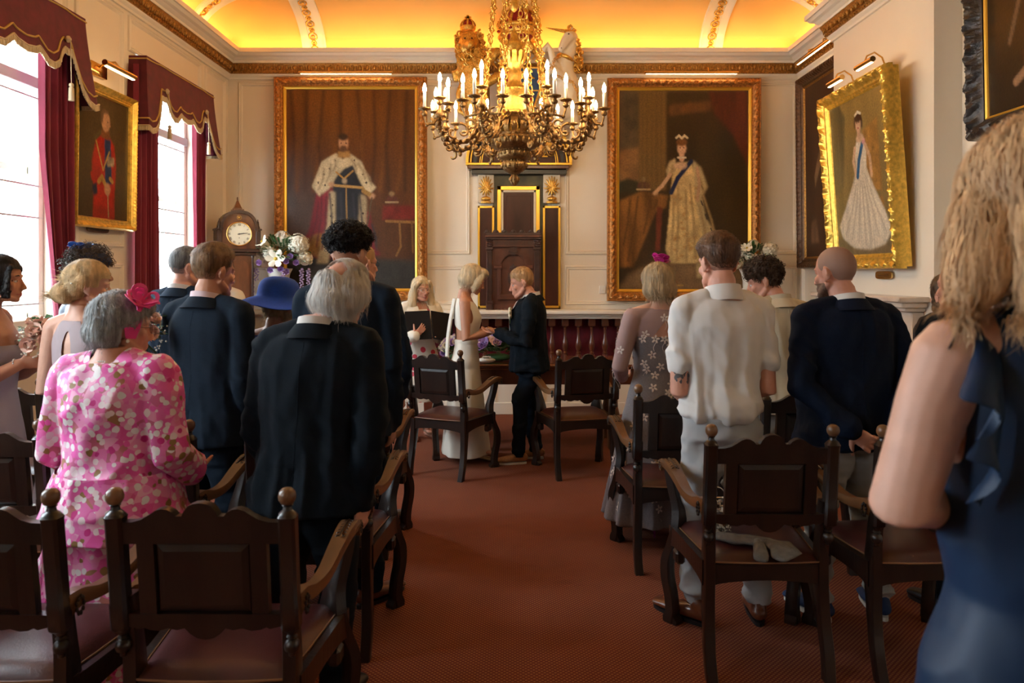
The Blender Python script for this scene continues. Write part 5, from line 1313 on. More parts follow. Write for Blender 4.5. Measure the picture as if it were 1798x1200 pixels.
        if vent:
            bv = BVHTree.FromPolygons([v.co for v in me.vertices], [tuple(p.vertices) for p in me.polygons]); P = []
            for i in range(26):
                zz = (hem+.015+(top-.03-hem)*i/25)*H; xx = s.side*max(0, zz-.52*H); h = bv.ray_cast(Vector((xx, -1, zz)), Vector((0, 1, 0)))
                if h[0] is not None: P.append(h[0]+Vector((0, .0004, 0)))
            if len(P) > 3: q = MB(); q.tube(P, .0013, 5); q.build('back_seam', m, o, 180)
        return o
    def collar(s, m, m2=None, h=.030, r=None, z=.838, name='shirt_collar'):
        "band round the neck; m2 adds the jacket collar outside it"
        H = s.H; rr = (r or (.037 if s.sex == 'm' else .032))*H; C = Vector((0, -.010*H, z*H))
        def band(r0, dz0, r1, dz1, th, nm, mm, gap=.35, back=1.0):
            b = MB(); K = 40
            rows = [(r0, dz0), (r0+th*.5, dz0+.002), (r1+th, dz1), (r1, dz1-.002), (r0-th*.5, dz0-.006)]
            V = []; F = []; n = len(rows); A = [gap+(2*PI-2*gap)*i/K for i in range(K+1)]
            for a in A:                                    # a=0 is the front (+y)
                sx_, cy = math.sin(a), math.cos(a); tilt = .018*(-cy)*back
                for r_, dz in rows: V.append(s.bend(C+Vector((r_*sx_*1.02, r_*cy*1.08, dz+tilt))))
            for i in range(K):
                for j in range(n): F.append((i*n+j, (i+1)*n+j, (i+1)*n+(j+1) % n, i*n+(j+1) % n))
            F += [tuple(range(n)), tuple(reversed(range(K*n, K*n+n)))]
            b.add(V, F); return b.build(nm, mm, s.root, 60)
        band(rr*1.08, h+.012, rr*1.22, -.02, .004, name, m)
        if m2: band(rr*1.22, h*.55, rr*1.75, -.030, .006, 'jacket_collar', m2)
    def trousers(s, m, top=.60, hem=.045, off=.014, wr=.010, name='trousers', seed=1, knee=.036, cuff=.030):
        b = MB(); H = s.H; s.torso(b, .455, top, off-.002, 10)
        for sx, f in zip((-1, 1), s.legs):
            f = Vector(f); hip = Vector((sx*.048*H, -.004*H, .475*H)); kn = Vector((sx*.046*H+f.x*.25, .012*H+f.y*.5, .275*H)); an = Vector((f.x, f.y-.012*H, hem*H))
            b.limb([hip+Vector((0, 0, .02*H)), hip-Vector((0, 0, .06*H)), kn+Vector((0, 0, .05*H)), kn, kn.lerp(an, .5), an], [.050*H*s.w+off, .050*H*s.w+off*.8, (knee+.006)*H+off*.6, knee*H+off*.6, (knee+cuff)/2*H+off*.5, cuff*H+off*.4], 16)
        me = melt(b, .0095, 4)
        displace(me, lambda P: wr*(1+.5*np.exp(-((P[:, 2]/H-.08)/.06)**2))*((crease(P+.04*fbm(P, (4, 4, 4), 2, 5)[:, None], (7, 7, 13), seed)-.35)+(fbm(P, (14, 14, 10), 2, seed)-.5)*.6))
        P = co(me); P[:, 2] = np.maximum(P[:, 2], hem*.85*H); setco(me, P)
        return link_mesh(name, me, m, s.root, 180)
    def shoes(s, m, sole=None, toes=(12, 12), low=False):
        k = s.H/1.60; sole = sole or M_black
        for sx, f, tt in zip((-1, 1), s.legs, toes):
            f = Vector((f[0], f[1]-.008*s.H, 0)); t = R(tt)*-sx; d = Vector((-math.sin(t), math.cos(t), 0)); b = MB()
            b.limb([f-d*.050*k+Vector((0, 0, .052)), f+d*.02*k+Vector((0, 0, .050)), f+d*.10*k+Vector((0, 0, .038)), f+d*.185*k+Vector((0, 0, .030))], [(.033*k, .032), (.038*k, .036), (.046*k, .026), (.036*k, .016)], 14, up=(0, 0, 1))
            b.limb([f-d*.035*k+Vector((0, 0, .06)), f-d*.025*k+Vector((0, 0, .095 if not low else .075))], [.034*k, .034*k], 12)
            me = melt(b, .006, 3); P = co(me); P[:, 2] = np.maximum(P[:, 2], .014); setco(me, P); sh = link_mesh('shoe', me, m, s.root, 180)
            b = MB(); n = 26; out = []
            for i in range(n):
                a = 2*PI*i/n; y = .066*k+math.cos(a)*.135*k; wd = (.0375 if math.cos(a) > -.2 else .034)*k*(1+.12*math.cos(a-.6)); out.append(f+d*y+Vector((d.y, -d.x, 0))*(math.copysign(abs(math.sin(a))**.75, math.sin(a))*wd))
            V = [(p.x, p.y, 0) for p in out]+[(p.x, p.y, .017) for p in out]; b.add(V, [tuple(reversed(range(n))), tuple(range(n, 2*n))]+[(i, (i+1) % n, n+(i+1) % n, n+i) for i in range(n)])
            b.build('sole', sole, sh, 40)
    def heels(s, m, h=.085):
        k = s.H/1.65
        for sx, f in zip((-1, 1), s.legs):
            f = Vector((f[0], f[1]-.01, 0)); t = R(8)*-sx; d = Vector((-math.sin(t), math.cos(t), 0)); b = MB()
            b.limb([f-d*.045+Vector((0, 0, h*.92)), f-d*.01+Vector((0, 0, h*.82)), f+d*.07+Vector((0, 0, .035)), f+d*.13+Vector((0, 0, .020)), f+d*.175+Vector((0, 0, .016))], [(.026, .022), (.028, .018), (.033, .016), (.036, .016), (.016, .010)], 12, up=(0, 0, 1))
            b.limb([f-d*.048+Vector((0, 0, h*.9)), f-d*.040+Vector((0, 0, h+.045))], [(.029, .020), (.030, .012)], 12, up=(0, 1, 0))
            b.limb([f-d*.050+Vector((0, 0, h*.85)), f-d*.048+Vector((0, 0, h*.4)), f-d*.050+Vector((0, 0, .006))], [.016, .008, .006], 10)
            link_mesh('shoe', melt(b, .0045, 2), m, s.root, 180)
    def dress(s, m, off=.010, hem=.06, flare=.10, folds=9, fold=.10, top=.80, name='dress', sleeve=0, cut=None, wr=.006, seed=2, vox=.008, waistz=.60, fl0=.50, straps=True, belly=0, soff=None, knee=None, it=3):
        b = MB(); H = s.H; rows = []
        ph = random.Random(seed).random()*6
        for i in range(23):
            zf = hem+(fl0-hem)*i/23; u = 1-i/23; a, c, y = s.tor(fl0); A = a*H*s.w+off+flare*H*u**.9; Cc = c*H*s.d+off+flare*H*.85*u**.9
            rows.append(((0, y*H, zf*H), A, Cc, (lambda u: (lambda t: 1+fold*u**.8*(math.sin(folds*t+ph+.6*math.sin(2*t))+.4*math.sin(folds*1.7*t+1))*.5))(u)))
        for i in range(20):
            zf = fl0+(top-fl0)*i/19; a, c, y = s.tor(zf); bb = belly*math.exp(-((zf-.58)/.07)**2); rows.append(((0, y*H, zf*H), a*H*s.w+off+bb*.4, c*H*s.d+off+bb))
        b.rings(rows, 72, 0, 2.15)
        if sleeve: s.sleeves(b, soff if soff is not None else off, sleeve)
        elif straps:
            for sx in (-1, 1): b.limb([(sx*.045*H, -.012*H, .828*H), (sx*s.sh*.62, -.010*H, .822*H)], [.022*H+off, .024*H+off], 14)
        s.bendmb(b); me = melt(b, vox, it)
        displace(me, lambda P: wr*((crease(P, (7, 7, 4), seed)-.35)+(fbm(P, (14, 14, 9), 2, seed)-.5)*.7))
        if cut:
            inv = None; drop_faces(me, cut, 8)
        return link_mesh(name, me, m, s.root, 180)
    # ------------------------------------------------ hair
    def headmesh(s, ears=False, vox=.006):
        hv = head_vol(s.k, ears, slim=s.slim); return melt(hv, vox, 3)
    def toworld(s, me):
        P = co(me); M_ = np.array(s.HM); P = P @ M_[:3, :3].T+M_[:3, 3]; sh = np.array(s.bend(s.hc)-s.hc); P = P+sh
        z0 = .52*s.H; setco(me, P); return me
    def hair(s, m, line=None, thick=None, rough=.004, rs=60, fibre=0, flow=None, flen=.05, fw=.0011, name='hair', vox=.006, extra=None, lift=.002, fm=None, droop=0, seed=0):
        "grows a cap from the scalp (head space), then fibres along flow"
        k = s.k
        def dl(P):
            x, y, z = P[:, 0]/k, P[:, 1]/k, P[:, 2]/k; return line(x, y, z)          # >0 inside the hair
        if extra:
            b = head_vol(k, False, slim=s.slim); extra(b, k); me = melt(b, vox, 4)
        else: me = s.headmesh(False, vox)
        th = thick or (lambda x, y, z: .010+0*x)
        displace(me, lambda P: (.0015+np.clip(dl(P)*30, 0, 1)*(th(P[:, 0]/k, P[:, 1]/k, P[:, 2]/k)+rough*(fbm(P, (rs, rs, rs), 2, seed)-.5)*2))*1.0)
        drop_faces(me, lambda x, y, z: line(x/k, y/k, z/k) < 0, 5)
        if not me.polygons: return None
        fib = None
        if fibre:
            rnd = random.Random(5+seed); me.calc_loop_triangles(); vs = [v.co.copy() for v in me.vertices]; tr = [tuple(t.vertices) for t in me.loop_triangles]; bv = BVHTree.FromPolygons(vs, tr)
            ar = np.array([t.area for t in me.loop_triangles]); cs = np.cumsum(ar)/ar.sum(); V = []; F = []
            for i in range(fibre):
                t = tr[min(int(np.searchsorted(cs, rnd.random())), len(tr)-1)]; a, c_ = rnd.random(), rnd.random()
                if a+c_ > 1: a, c_ = 1-a, 1-c_
                p = vs[t[0]]*(1-a-c_)+vs[t[1]]*a+vs[t[2]]*c_; ln = flen*(.6+.8*rnd.random()); seg = 5; P = [p]; jit = Vector([rnd.gauss(0, .22) for _ in range(3)]); off = lift*(1+2*rnd.random()); ns = []
                loc, nn, _, _ = bv.find_nearest(p); ns.append(nn)
                for q in range(seg):
                    loc, nn, _, dist = bv.find_nearest(P[-1]); f = Vector(flow(p.x/k, p.y/k, p.z/k))+jit+Vector((0, 0, -droop*q)); f = f-nn*f.dot(nn)*(.9 if q < seg-1 else .5); f.normalize(); nx = P[-1]+f*(ln/seg)
                    l2, n2, _, _ = bv.find_nearest(nx)
                    if (nx-l2).dot(n2) < off or (nx-l2).length < .012: nx = l2+n2*off
                    P.append(nx); ns.append(n2)
                w_ = fw*(.7+.6*rnd.random()); b0 = len(V)
                for q, pp in enumerate(P):
                    dd = (P[min(q+1, seg)]-P[max(q-1, 0)]); sd = dd.cross(ns[q]); sd = sd.normalized() if sd.length > 1e-9 else Vector((1, 0, 0)); ww = w_*(1-(q/seg)**2*.8); V += [pp-sd*ww, pp+sd*ww]
                for q in range(seg): F.append((b0+2*q, b0+2*q+1, b0+2*q+3, b0+2*q+2))
            fib = bpy.data.meshes.new('strands'); fib.from_pydata([tuple(v) for v in V], [], F); fib.update()
        s.toworld(me); o = link_mesh(name, me, m, s.root, 180)
        if fib: s.toworld(fib); link_mesh('strands', fib, fm or m, o, 180)
        s.hairobj = o; return o
def short_line(nape=-.058, front=.062, side=-.010):
    "hairline for short hair, head space"
    def f(x, y, z):
        d = z-np.interp(y, [-.12, -.070, -.045, -.02, .010, .035, .055, .09], [nape, nape, (nape+side)/2-.005, side, side+.004, .030, front-.006, front])
        ear = np.hypot(y+.016, (z+.008)/1.3)-.025; return np.minimum(d, np.where(np.abs(x) > .045, ear, .05))
    return f
CTOP = lambda x, y, z: .004+.014*np.clip((z-.03)/.06, 0, 1)
DOWN = lambda x, y, z: (x*6, y*4-.3, -1)
# ================================================================ the people
W_navy = mat('navy_suiting', (.0075, .0175, .036), .85, spec=.15, noise=(300, .2), bump=(500, .12))
W_ink = mat('ink_blue_suiting', (.0065, .0125, .022), .85, spec=.15, noise=(300, .2), bump=(500, .12))
W_blk = mat('charcoal_suiting', (.0042, .0078, .0125), .85, spec=.15, noise=(300, .2), bump=(500, .12))
W_blazer = mat('midnight_blazer', (.004, .0085, .022), .85, spec=.15, noise=(300, .2), bump=(500, .12))
W_shirt = mat('white_cotton', (.66, .62, .58), .8, bump=(400, .08)); W_pinkshirt = mat('pale_pink_cotton', (.62, .46, .48), .8); W_cream = mat('cream_linen', (.55, .47, .33), .85, bump=(350, .2)); W_ivory = mat('ivory_crepe', (.72, .67, .57), .6, bump=(500, .05))
W_chino = mat('pale_grey_chinos', (.36, .36, .36), .85, bump=(500, .15)); W_stone = mat('stone_chinos', (.36, .36, .33), .85, bump=(500, .15))
W_mauve = mat('mauve_crepe', (.35, .27, .28), .65, bump=(500, .05)); W_lilac = mat('lilac_crepe', (.38, .34, .40), .6); W_satin = mat('navy_satin', (.0045, .022, .060), .52, spec=.35, noise=(3, .15))
W_tan = mat('tan_suede', (.36, .17, .07), .85, noise=(60, .2)); W_brownl = mat('brown_leather', (.12, .035, .014), .3, coat=.2); W_fuch = mat('fuchsia_suede', (.30, .010, .26), .7); W_sole = mat('pale_rubber', (.6, .57, .5), .7)
W_pearl = mat('pearl', (.75, .70, .60), .2, spec=.6); W_silver = mat('silver', (.7, .7, .7), .2, 1.0)
def ramp_mat(name, scale, stops, rough=.7, bump=None, stretch=None, second=None):
    m, nt, b = nodes(name); tc = N(nt, 'ShaderNodeTexCoord'); v = N(nt, 'ShaderNodeTexVoronoi'); v.inputs['Scale'].default_value = scale; src = tc.outputs['Object']
    ns = N(nt, 'ShaderNodeTexNoise'); ns.inputs['Scale'].default_value = scale*.5; L(nt, src, ns.inputs['Vector'])
    mxv = N(nt, 'ShaderNodeMix', data_type='VECTOR'); mxv.inputs[0].default_value = .02; L(nt, src, mxv.inputs[4]); L(nt, ns.outputs['Color'], mxv.inputs[5]); L(nt, mxv.outputs[1], v.inputs['Vector'])
    sep = N(nt, 'ShaderNodeSeparateColor'); L(nt, v.outputs['Color'], sep.inputs[0]); r = N(nt, 'ShaderNodeValToRGB'); r.color_ramp.interpolation = 'CONSTANT'; e = r.color_ramp.elements
    while len(e) < len(stops): e.new(.5)
    for i, (p, c) in enumerate(stops): e[i].position = p; e[i].color = (*c, 1)
    L(nt, sep.outputs[0], r.inputs[0]); out = r.outputs[0]
    if second:
        base, radius, cscale = second
        v2 = N(nt, 'ShaderNodeMath', operation='LESS_THAN'); L(nt, v.outputs['Distance'], v2.inputs[0]); v2.inputs[1].default_value = radius
        n2 = N(nt, 'ShaderNodeTexVoronoi'); n2.inputs['Scale'].default_value = cscale; L(nt, src, n2.inputs['Vector']); s2 = N(nt, 'ShaderNodeSeparateColor'); L(nt, n2.outputs['Color'], s2.inputs[0])
        r2 = N(nt, 'ShaderNodeValToRGB'); r2.color_ramp.interpolation = 'LINEAR'; e2 = r2.color_ramp.elements
        while len(e2) < len(base): e2.new(.5)
        for i, (p, c) in enumerate(base): e2[i].position = p; e2[i].color = (*c, 1)
        L(nt, s2.outputs[1], r2.inputs[0]); mx = N(nt, 'ShaderNodeMix', data_type='RGBA'); L(nt, v2.outputs[0], mx.inputs[0]); L(nt, r2.outputs[0], mx.inputs[6]); L(nt, out, mx.inputs[7]); out = mx.outputs[2]
    L(nt, out, b.inputs['Base Color']); b.inputs['Roughness'].default_value = rough; return m
W_floral = ramp_mat('pink_floral_print', 40, [(0, (.82, .76, .76)), (.24, (.80, .10, .42)), (.36, (.76, .52, .60)), (.52, (.62, .015, .22)), (.60, (.84, .68, .70)), (.80, (.80, .24, .50)), (.92, (.28, .15, .04))], .6,
                    second=([(0, (.72, .05, .32)), (.3, (.82, .20, .50)), (.42, (.74, .07, .34)), (.5, (.36, .18, .06)), (.58, (.74, .09, .36)), (1, (.85, .42, .58))], .50, 27))
W_floralw = ramp_mat('rose_print', 12, [(0, (.60, .03, .06)), (.3, (.65, .08, .14)), (.5, (.62, .22, .03)), (.72, (.10, .16, .06)), (.85, (.72, .68, .60))], .7, second=([(0, (.74, .69, .60)), (1, (.74, .69, .60))], .36, 4))
# ---- simple millinery
def ribbon(b, pts, w, n, th=.0012):
    pts = [Vector(p) for p in pts]; n = Vector(n); k = len(pts); V = []; F = []
    for i, p in enumerate(pts):
        d = pts[min(i+1, k-1)]-pts[max(i-1, 0)]; s = d.cross(n); s = s.normalized() if s.length > 1e-9 else Vector((1, 0, 0)); m_ = s.cross(d).normalized()
        ww = w*(.35+.65*math.sin(PI*min(1, max(0, (i+.5)/k)))); V += [p-s*ww-m_*th, p+s*ww-m_*th, p+s*ww+m_*th, p-s*ww+m_*th]
    for i in range(k-1):
        for j in range(4): F.append((i*4+j, i*4+(j+1) % 4, (i+1)*4+(j+1) % 4, (i+1)*4+j))
    F += [(3, 2, 1, 0), (k*4-4, k*4-3, k*4-2, k*4-1)]; b.add(V, F)
def fascinator(f, c, m, r=.05, n=8, seed=1, leaf=True, name='fascinator', feathers=0, spread=1.0, wide=.009):
    "looped ribbon cockade pinned to the hair at head-space point c"
    rnd = random.Random(seed); b = MB(); C = Vector(c)
    out = Vector(c).normalized()
    for i in range(n):
        a = 2*PI*i/n+rnd.random()*.5; s_, t_ = frame_of(out); d = (s_*math.cos(a)+t_*math.sin(a)+out*(.4+.7*rnd.random())).normalized(); L_ = r*(.8+.6*rnd.random()); side = d.cross(out).normalized()
        P = [C+d*(L_*math.sin(PI*u)*1.0)+side*(L_*.45*math.sin(2*PI*u)*.9)+out*(.01*math.sin(PI*u)) for u in [j/14 for j in range(15)]]
        ribbon(b, P, wide*spread, side.cross(d)+out*.3)
    if leaf:
        for i in range(3):
            a = rnd.random()*6; s_, t_ = frame_of(out); d = (s_*math.cos(a)+t_*math.sin(a)+out*.3).normalized(); ribbon(b, [C+d*(r*1.5*u)+out*(.012*math.sin(PI*u)) for u in [j/7 for j in range(8)]], .013*spread, out)
    b.ell(C, (.016, .016, .014), 10, 8)
    b.v = [tuple(f.HP(x, y, z)) for x, y, z in b.v]; return b.build(name, m, f.root, 60)
# ---------------------------------------------------------------- bride and groom
def bride():
    f = Fig('woman with a blond bob in a long ivory sleeveless dress holding the groom\'s hands', 818, 210, 1.625, -86, 'f', .92, 1.0, head=(-24, 4, 0), hoff=(0, .015), skin=S_tan, voxel=.0045,
            arms={'r': ((.215, .00, 1.02), (.13, .215, 1.075), (-.20, 1, .08), (-.35, .1, -1), .7), 'l': ((-.205, .02, 1.01), (-.13, .21, 1.065), (.25, 1, .05), (.3, 0, -1), .6)}, legs=[(-.06, -.05, 0), (.075, .06, 0)], slim=.95)
    f.legs = [(-.06, -.06, .055), (.08, .07, .055)]
    f.body(bare=True, legs=True, lips=True); f.face(H_sandy)
    H = f.H
    f.dress(W_ivory, .009, .035, .062, 6, .10, .845, cut=lambda x, y, z: ((z > .79*H+.35*np.abs(x)) & (y > -.0)) | ((z > .826*H)) | ((np.abs(x) > .135) & (z > .70*H)) | ((x > -.02) & (x < .13) & (y < -.02) & (z < .70*H-(x)*.5) & (z > .615*H)), wr=.003, vox=.0075, fl0=.47, straps=True)
    b = MB()                                        # draped panel from the shoulder, waist band
    def dr(u, v): return Vector((-.045+.10*u+.01*math.sin(9*u), -.095-.015*math.sin(12*u)-.055*math.sin(PI*min(1, v*1.2))-.02*v, .825*H-v*.68*H))
    b.grid(14, 20, dr); b.grid(14, 20, lambda u, v: dr(u, v)+Vector((0, .004, 0))); b.build('draped_panel', W_ivory, f.root, 80)
    b = MB(); a, c, y = f.tor(.60); b.tube([(math.cos(t)*(a*H*.92+.011), y*H+math.sin(t)*(c*H+.012), .603*H) for t in [2*PI*i/30 for i in range(30)]], .006, 6, loop=True, flat=3); b.build('waistband', W_ivory, f.root, 60)
    def line(x, y, z): return np.where(y > .03, np.minimum(z-.058+.25*0, 1), np.where(y > .0, z+.055-1.2*(y), z+.095))-np.where((np.abs(x) < .045) & (y > .045), np.clip(.07-z, 0, 1)*0, 0)
    def ex(b, k):
        b.ell((0, -.03, .035), (.088, .098, .090), 18, 12); b.ell((0, -.045, -.02), (.088, .084, .070), 18, 12)
        for sx in (-1, 1): b.limb([(sx*.066, .045, .045), (sx*.080, .035, .0), (sx*.078, .035, -.045), (sx*.070, .03, -.075)], [(.020), .026, .026, .016], 12)
        b.ell((.02, .045, .085), (.05, .045, .03), 12, 8)
    f.hair(H_plat, lambda x, y, z: np.where(y > .062, z-.062, np.where((np.abs(x) < .052) & (y > .035), z-.05, z+.072)), thick=lambda x, y, z: .003+0*x, extra=ex, fibre=1500, flow=lambda x, y, z: (x*2, .25 if z > .03 else -.1, -1), flen=.075, fw=.0012, rough=.003, rs=40)
    f.heels(mat('champagne_leather', (.55, .38, .22), .35, .3), .07)
    b = MB(); W, dv = Vector(f.arms['r'][1]), Vector(f.arms['r'][2]).normalized(); s_, t_ = frame_of(dv); c0 = W-dv*.03; b.tube([c0+s_*(.030*math.cos(a))+t_*(.027*math.sin(a)) for a in [2*PI*i/16 for i in range(16)]], .004, 6, loop=True); b.build('bracelet', W_pearl, f.root, 60)
bride()
def groom():
    f = Fig('man with short sandy hair in a dark suit and tan shoes facing the bride', 929, 213, 1.60, 88, 'm', .97, 1.1, head=(-14, 0, 0), hoff=(0, .02), skin=S_pink, voxel=.0045,
            arms={'l': ((-.24, .02, .99), (-.09, .245, 1.06), (.30, 1, .12), (.1, .0, 1), .35), 'r': ((.24, .03, .99), (.10, .25, 1.055), (-.3, 1, .12), (0, .0, 1), .35)}, legs=[(-.085, .10, 0), (.09, -.04, 0)])
    f.body(); f.face(H_sandy)
    f.hair(H_sandy, short_line(-.045, .058, .0), thick=lambda x, y, z: .0015+.013*np.clip((z-.03)/.06, 0, 1), rough=.0015, fibre=500, flow=lambda x, y, z: (x, 1 if z > .05 else -.2, -.5), flen=.022, fw=.0009)
    f.trousers(W_ink, seed=4); f.shoes(W_tan, W_sole, (8, 8), low=True)
    f.jacket(W_blk, .022, .47, wr=.014, seed=11, vent=False, waist=-.004)
    f.collar(W_shirt, W_blk)
    H = f.H; b = MB()                               # shirt front, tie, lapels
    yf = lambda z: f.tor(z/H)[2]*H+f.tor(z/H)[1]*H*f.d+.022
    V = [(-.035, yf(.82*H)-.045, .845*H), (.035, yf(.82*H)-.045, .845*H), (.04, yf(.76*H)+.006, .76*H), (0, yf(.68*H)+.008, .66*H), (-.04, yf(.76*H)+.006, .76*H)]
    b.add(V+[(x, y-.03, z) for x, y, z in V], [(0, 1, 2, 3, 4), (9, 8, 7, 6, 5)]+[(i, 5+i, 5+(i+1) % 5, (i+1) % 5) for i in range(5)]); b.build('shirt', W_shirt, f.root, 0)
    b = MB(); b.limb([(0, yf(.83*H)-.030, .842*H), (0, yf(.81*H)-.004, .815*H)], [(.016, .011), (.012, .010)], 8); b.limb([(0, yf(.81*H)-.002, .82*H), (0, yf(.75*H)+.018, .75*H), (0, yf(.68*H)+.016, .67*H)], [(.013, .006), (.024, .006), (.026, .006)], 8, up=(0, 1, 0)); b.build('tie', mat('silver_silk', (.5, .47, .46), .4), f.root, 60)
    b = MB()
    for sx in (-1, 1): b.limb([(sx*.055, yf(.83*H)-.05, .845*H), (sx*.062, yf(.77*H)+.006, .775*H), (sx*.045, yf(.72*H)+.012, .72*H), (sx*.012, yf(.65*H)+.01, .645*H)], [(.016, .008), (.034, .006), (.028, .006), (.008, .005)], 10, up=(0, 1, .2))
    b.build('lapels', W_blk, f.root, 60)
    b = MB()
    for i in range(14): b.ell((-.105+.045*math.cos(i*2.4)*(i/14), yf(.75*H)+.012, .765*H+.045*math.sin(i*2.4)*(i/14)), (.016, .015, .016), 8, 6)
    o = b.build('white_blossoms', mat('cream_petals', (.70, .62, .45), .7), f.root, 60); b = MB()
    for i in range(7): ribbon(b, [(-.105+.01*math.cos(i), yf(.75*H)+.010, .755*H), (-.105+.07*math.cos(i*.9), yf(.75*H)+.012, .755*H+.07*math.sin(i*.9))], .012, (0, 1, 0))
    b.build('green_leaves', mat('dusty_leaves', (.14, .19, .08), .7), f.root, 60)
groom()
# ---------------------------------------------------------------- celebrant
def celebrant():
    f = Fig('woman with long pale blond hair and glasses in a rose-print dress and cream cardigan', 738, 186, 1.515, 207, 'f', 1.0, 1.0, head=(-4, 6, 0), skin=S_pink, voxel=.005,
            arms={'r': ((.245, .06, .955), (.165, .315, .985), (-.70, .05, .70), (.0, -1, .1), .25), 'l': ((-.235, .03, .95), (-.06, .235, .955), (.9, .35, .1), (0, .2, 1), .5)}, legs=[(-.08, .0, 0), (.08, .02, 0)], slim=.97)
    H = f.H; f.body(legs=True, lips=True); f.face(H_ash, W_pearl)
    f.dress(W_floralw, .012, .24, .085, 7, .10, .825, cut=lambda x, y, z: z > .80*H, seed=6, fl0=.56)
    f.jacket(W_ivory, .026, .62, .98, flare=-.03, name='cardigan', wr=.007, vent=False, seed=6, top=.82)
    me = f.jk; drop_faces(me, lambda x, y, z: (y > .02) & (np.abs(x) < .055+.12*np.clip((.80*H-z), 0, .3)*.6) & (z < .845*H)); 
    def ex(b, k):
        b.ell((0, -.02, .035), (.084, .095, .088), 18, 12)
        for sx in (-1, 1):
            b.limb([(sx*.050, .055, .070), (sx*.078, .025, .03), (sx*.084, .012, -.03), (sx*.092, .01, -.09), (sx*.098, .015, -.15), (sx*.10, .02, -.19)], [.020, .024, .028, .034, .034, .02], 12)
            b.limb([(sx*.05, -.05, -.03), (sx*.06, -.05, -.10), (sx*.06, -.055, -.18)], [.045, .045, .03], 12)
    f.hair(H_plat, lambda x, y, z: np.where((np.abs(x) < .060) & (y > .02) & (z < .060+.0*x), -1, 1.0)+0*z, thick=lambda x, y, z: .002+0*x, extra=ex, fibre=1200, flow=lambda x, y, z: (x*3, 0, -1), flen=.10, fw=.0016)
    b = MB(); b.tube([(f.tor(.8)[0]*H*.62*math.sin(a)*1.0, -.01*H+.062*math.cos(a), .80*H+.02-.035*math.cos(a)) for a in [-1.4+2.8*i/20 for i in range(21)]], .010, 6); b.build('orange_neckline', mat('orange_petals', (.65, .17, .02), .6), f.root, 60)
    f.heels(mat('brown_sandal', (.20, .09, .05), .5), .05)
    # open black folder held in front
    M_fold = mat('black_leatherette', (.008, .007, .009), .7, spec=.2)
    r = empty('black_folder', f.loc+Matrix.Rotation(f.yaw, 3, 'Z') @ Vector((-.005, .285, 1.075)), f.yaw, 'open black folder of papers held by the celebrant', 'folder'); r.rotation_euler = (R(24), R(-4), f.yaw)
    b = MB(); b.box(-.235, -.006, -.004, .004, -.13, .145, 0, .003); b.v = [tuple(Matrix.Rotation(R(14), 3, 'Z') @ Vector(v)) for v in b.v]; b.build('cover', M_fold, r, 30)
    b = MB(); b.box(.006, .235, -.004, .004, -.13, .145, 0, .003); b.v = [tuple(Matrix.Rotation(R(-14), 3, 'Z') @ Vector(v)) for v in b.v]; b.build('cover', M_fold, r, 30)
    b = MB(); b.box(-.22, .22, -.012, -.008, -.12, .152, 0); b.v = [(x, y-abs(x)*.22, z) for x, y, z in b.v]; b.build('papers', W_shirt, r, 0)
celebrant()
# ---------------------------------------------------------------- left-hand guests
def suited(label, x, s, H, yaw, W, hairfn, head=(0, 0, 0), w=1.0, d=1.0, skin=S_pink, shirt=W_shirt, seed=1, legs=None, shoes=None, arms=None, voxel=.0055, wr=.011, hoff=(0, 0), lean=0, side=0, belly=0, hands='lr', glasses=None, hem=.452, trous=None, face=False, toes=(12, 12), k=None, waist=.006):
    f = Fig(label, x, s, H, yaw, 'm', w, d, head=head, skin=skin, legs=legs, arms=arms, voxel=voxel, hoff=hoff, lean=lean, side=side, k=k)
    f.body(hands); hairfn(f)
    if face: f.face(H_brown)
    if glasses: f.glasses(glasses)
    f.jacket(W, .021, hem, wr=wr, seed=seed, belly=belly, waist=waist); f.collar(shirt, W); f.trousers(trous or W, seed=seed+1); f.shoes(shoes or M_black, None, toes)
    return f
def fade_cap(f, m, nape=-.062):
    c = [.62*a+.38*b for a, b in zip(m.diffuse_color[:3] if False else m['base'], f.skin['base'])]
    f.hair(mat(m.name+'_stubble', tuple(c), .6, noise=(90, .25)), short_line(nape, .060, -.016), thick=lambda x, y, z: .0012+0*x, rough=0, name='shaved_sides', vox=.005)
def crop(m, top=.016, nape=-.030, fib=700, rough=.002, flen=.026, sidelv=.016, fade=.002):
    def g(f): fade_cap(f, m); f.hair(m, short_line(nape, .062, sidelv), thick=lambda x, y, z: fade+top*np.clip((z+.005)/.08, 0, 1), rough=rough, fibre=fib, flow=lambda x, y, z: (x*3, .9 if z > .06 else -.15, -.9 if z < .06 else .1), flen=flen, fw=.0009, vox=.005)
    return g
suited('grey-haired man in a navy suit standing nearest the far window', 322, 292, 1.705, -14, W_navy, crop(H_salt, .010), head=(-4, -36, 0), w=1.06, d=1.1, seed=3)
suited('young man with fair cropped hair in a dark navy suit and pink collar', 368, 372, 1.68, -16, W_ink, crop(H_fair, .020, fib=1500, flen=.035), head=(-5, -14, 0), w=.95, skin=S_tan, shirt=W_pinkshirt, seed=5, wr=.009, voxel=.005)
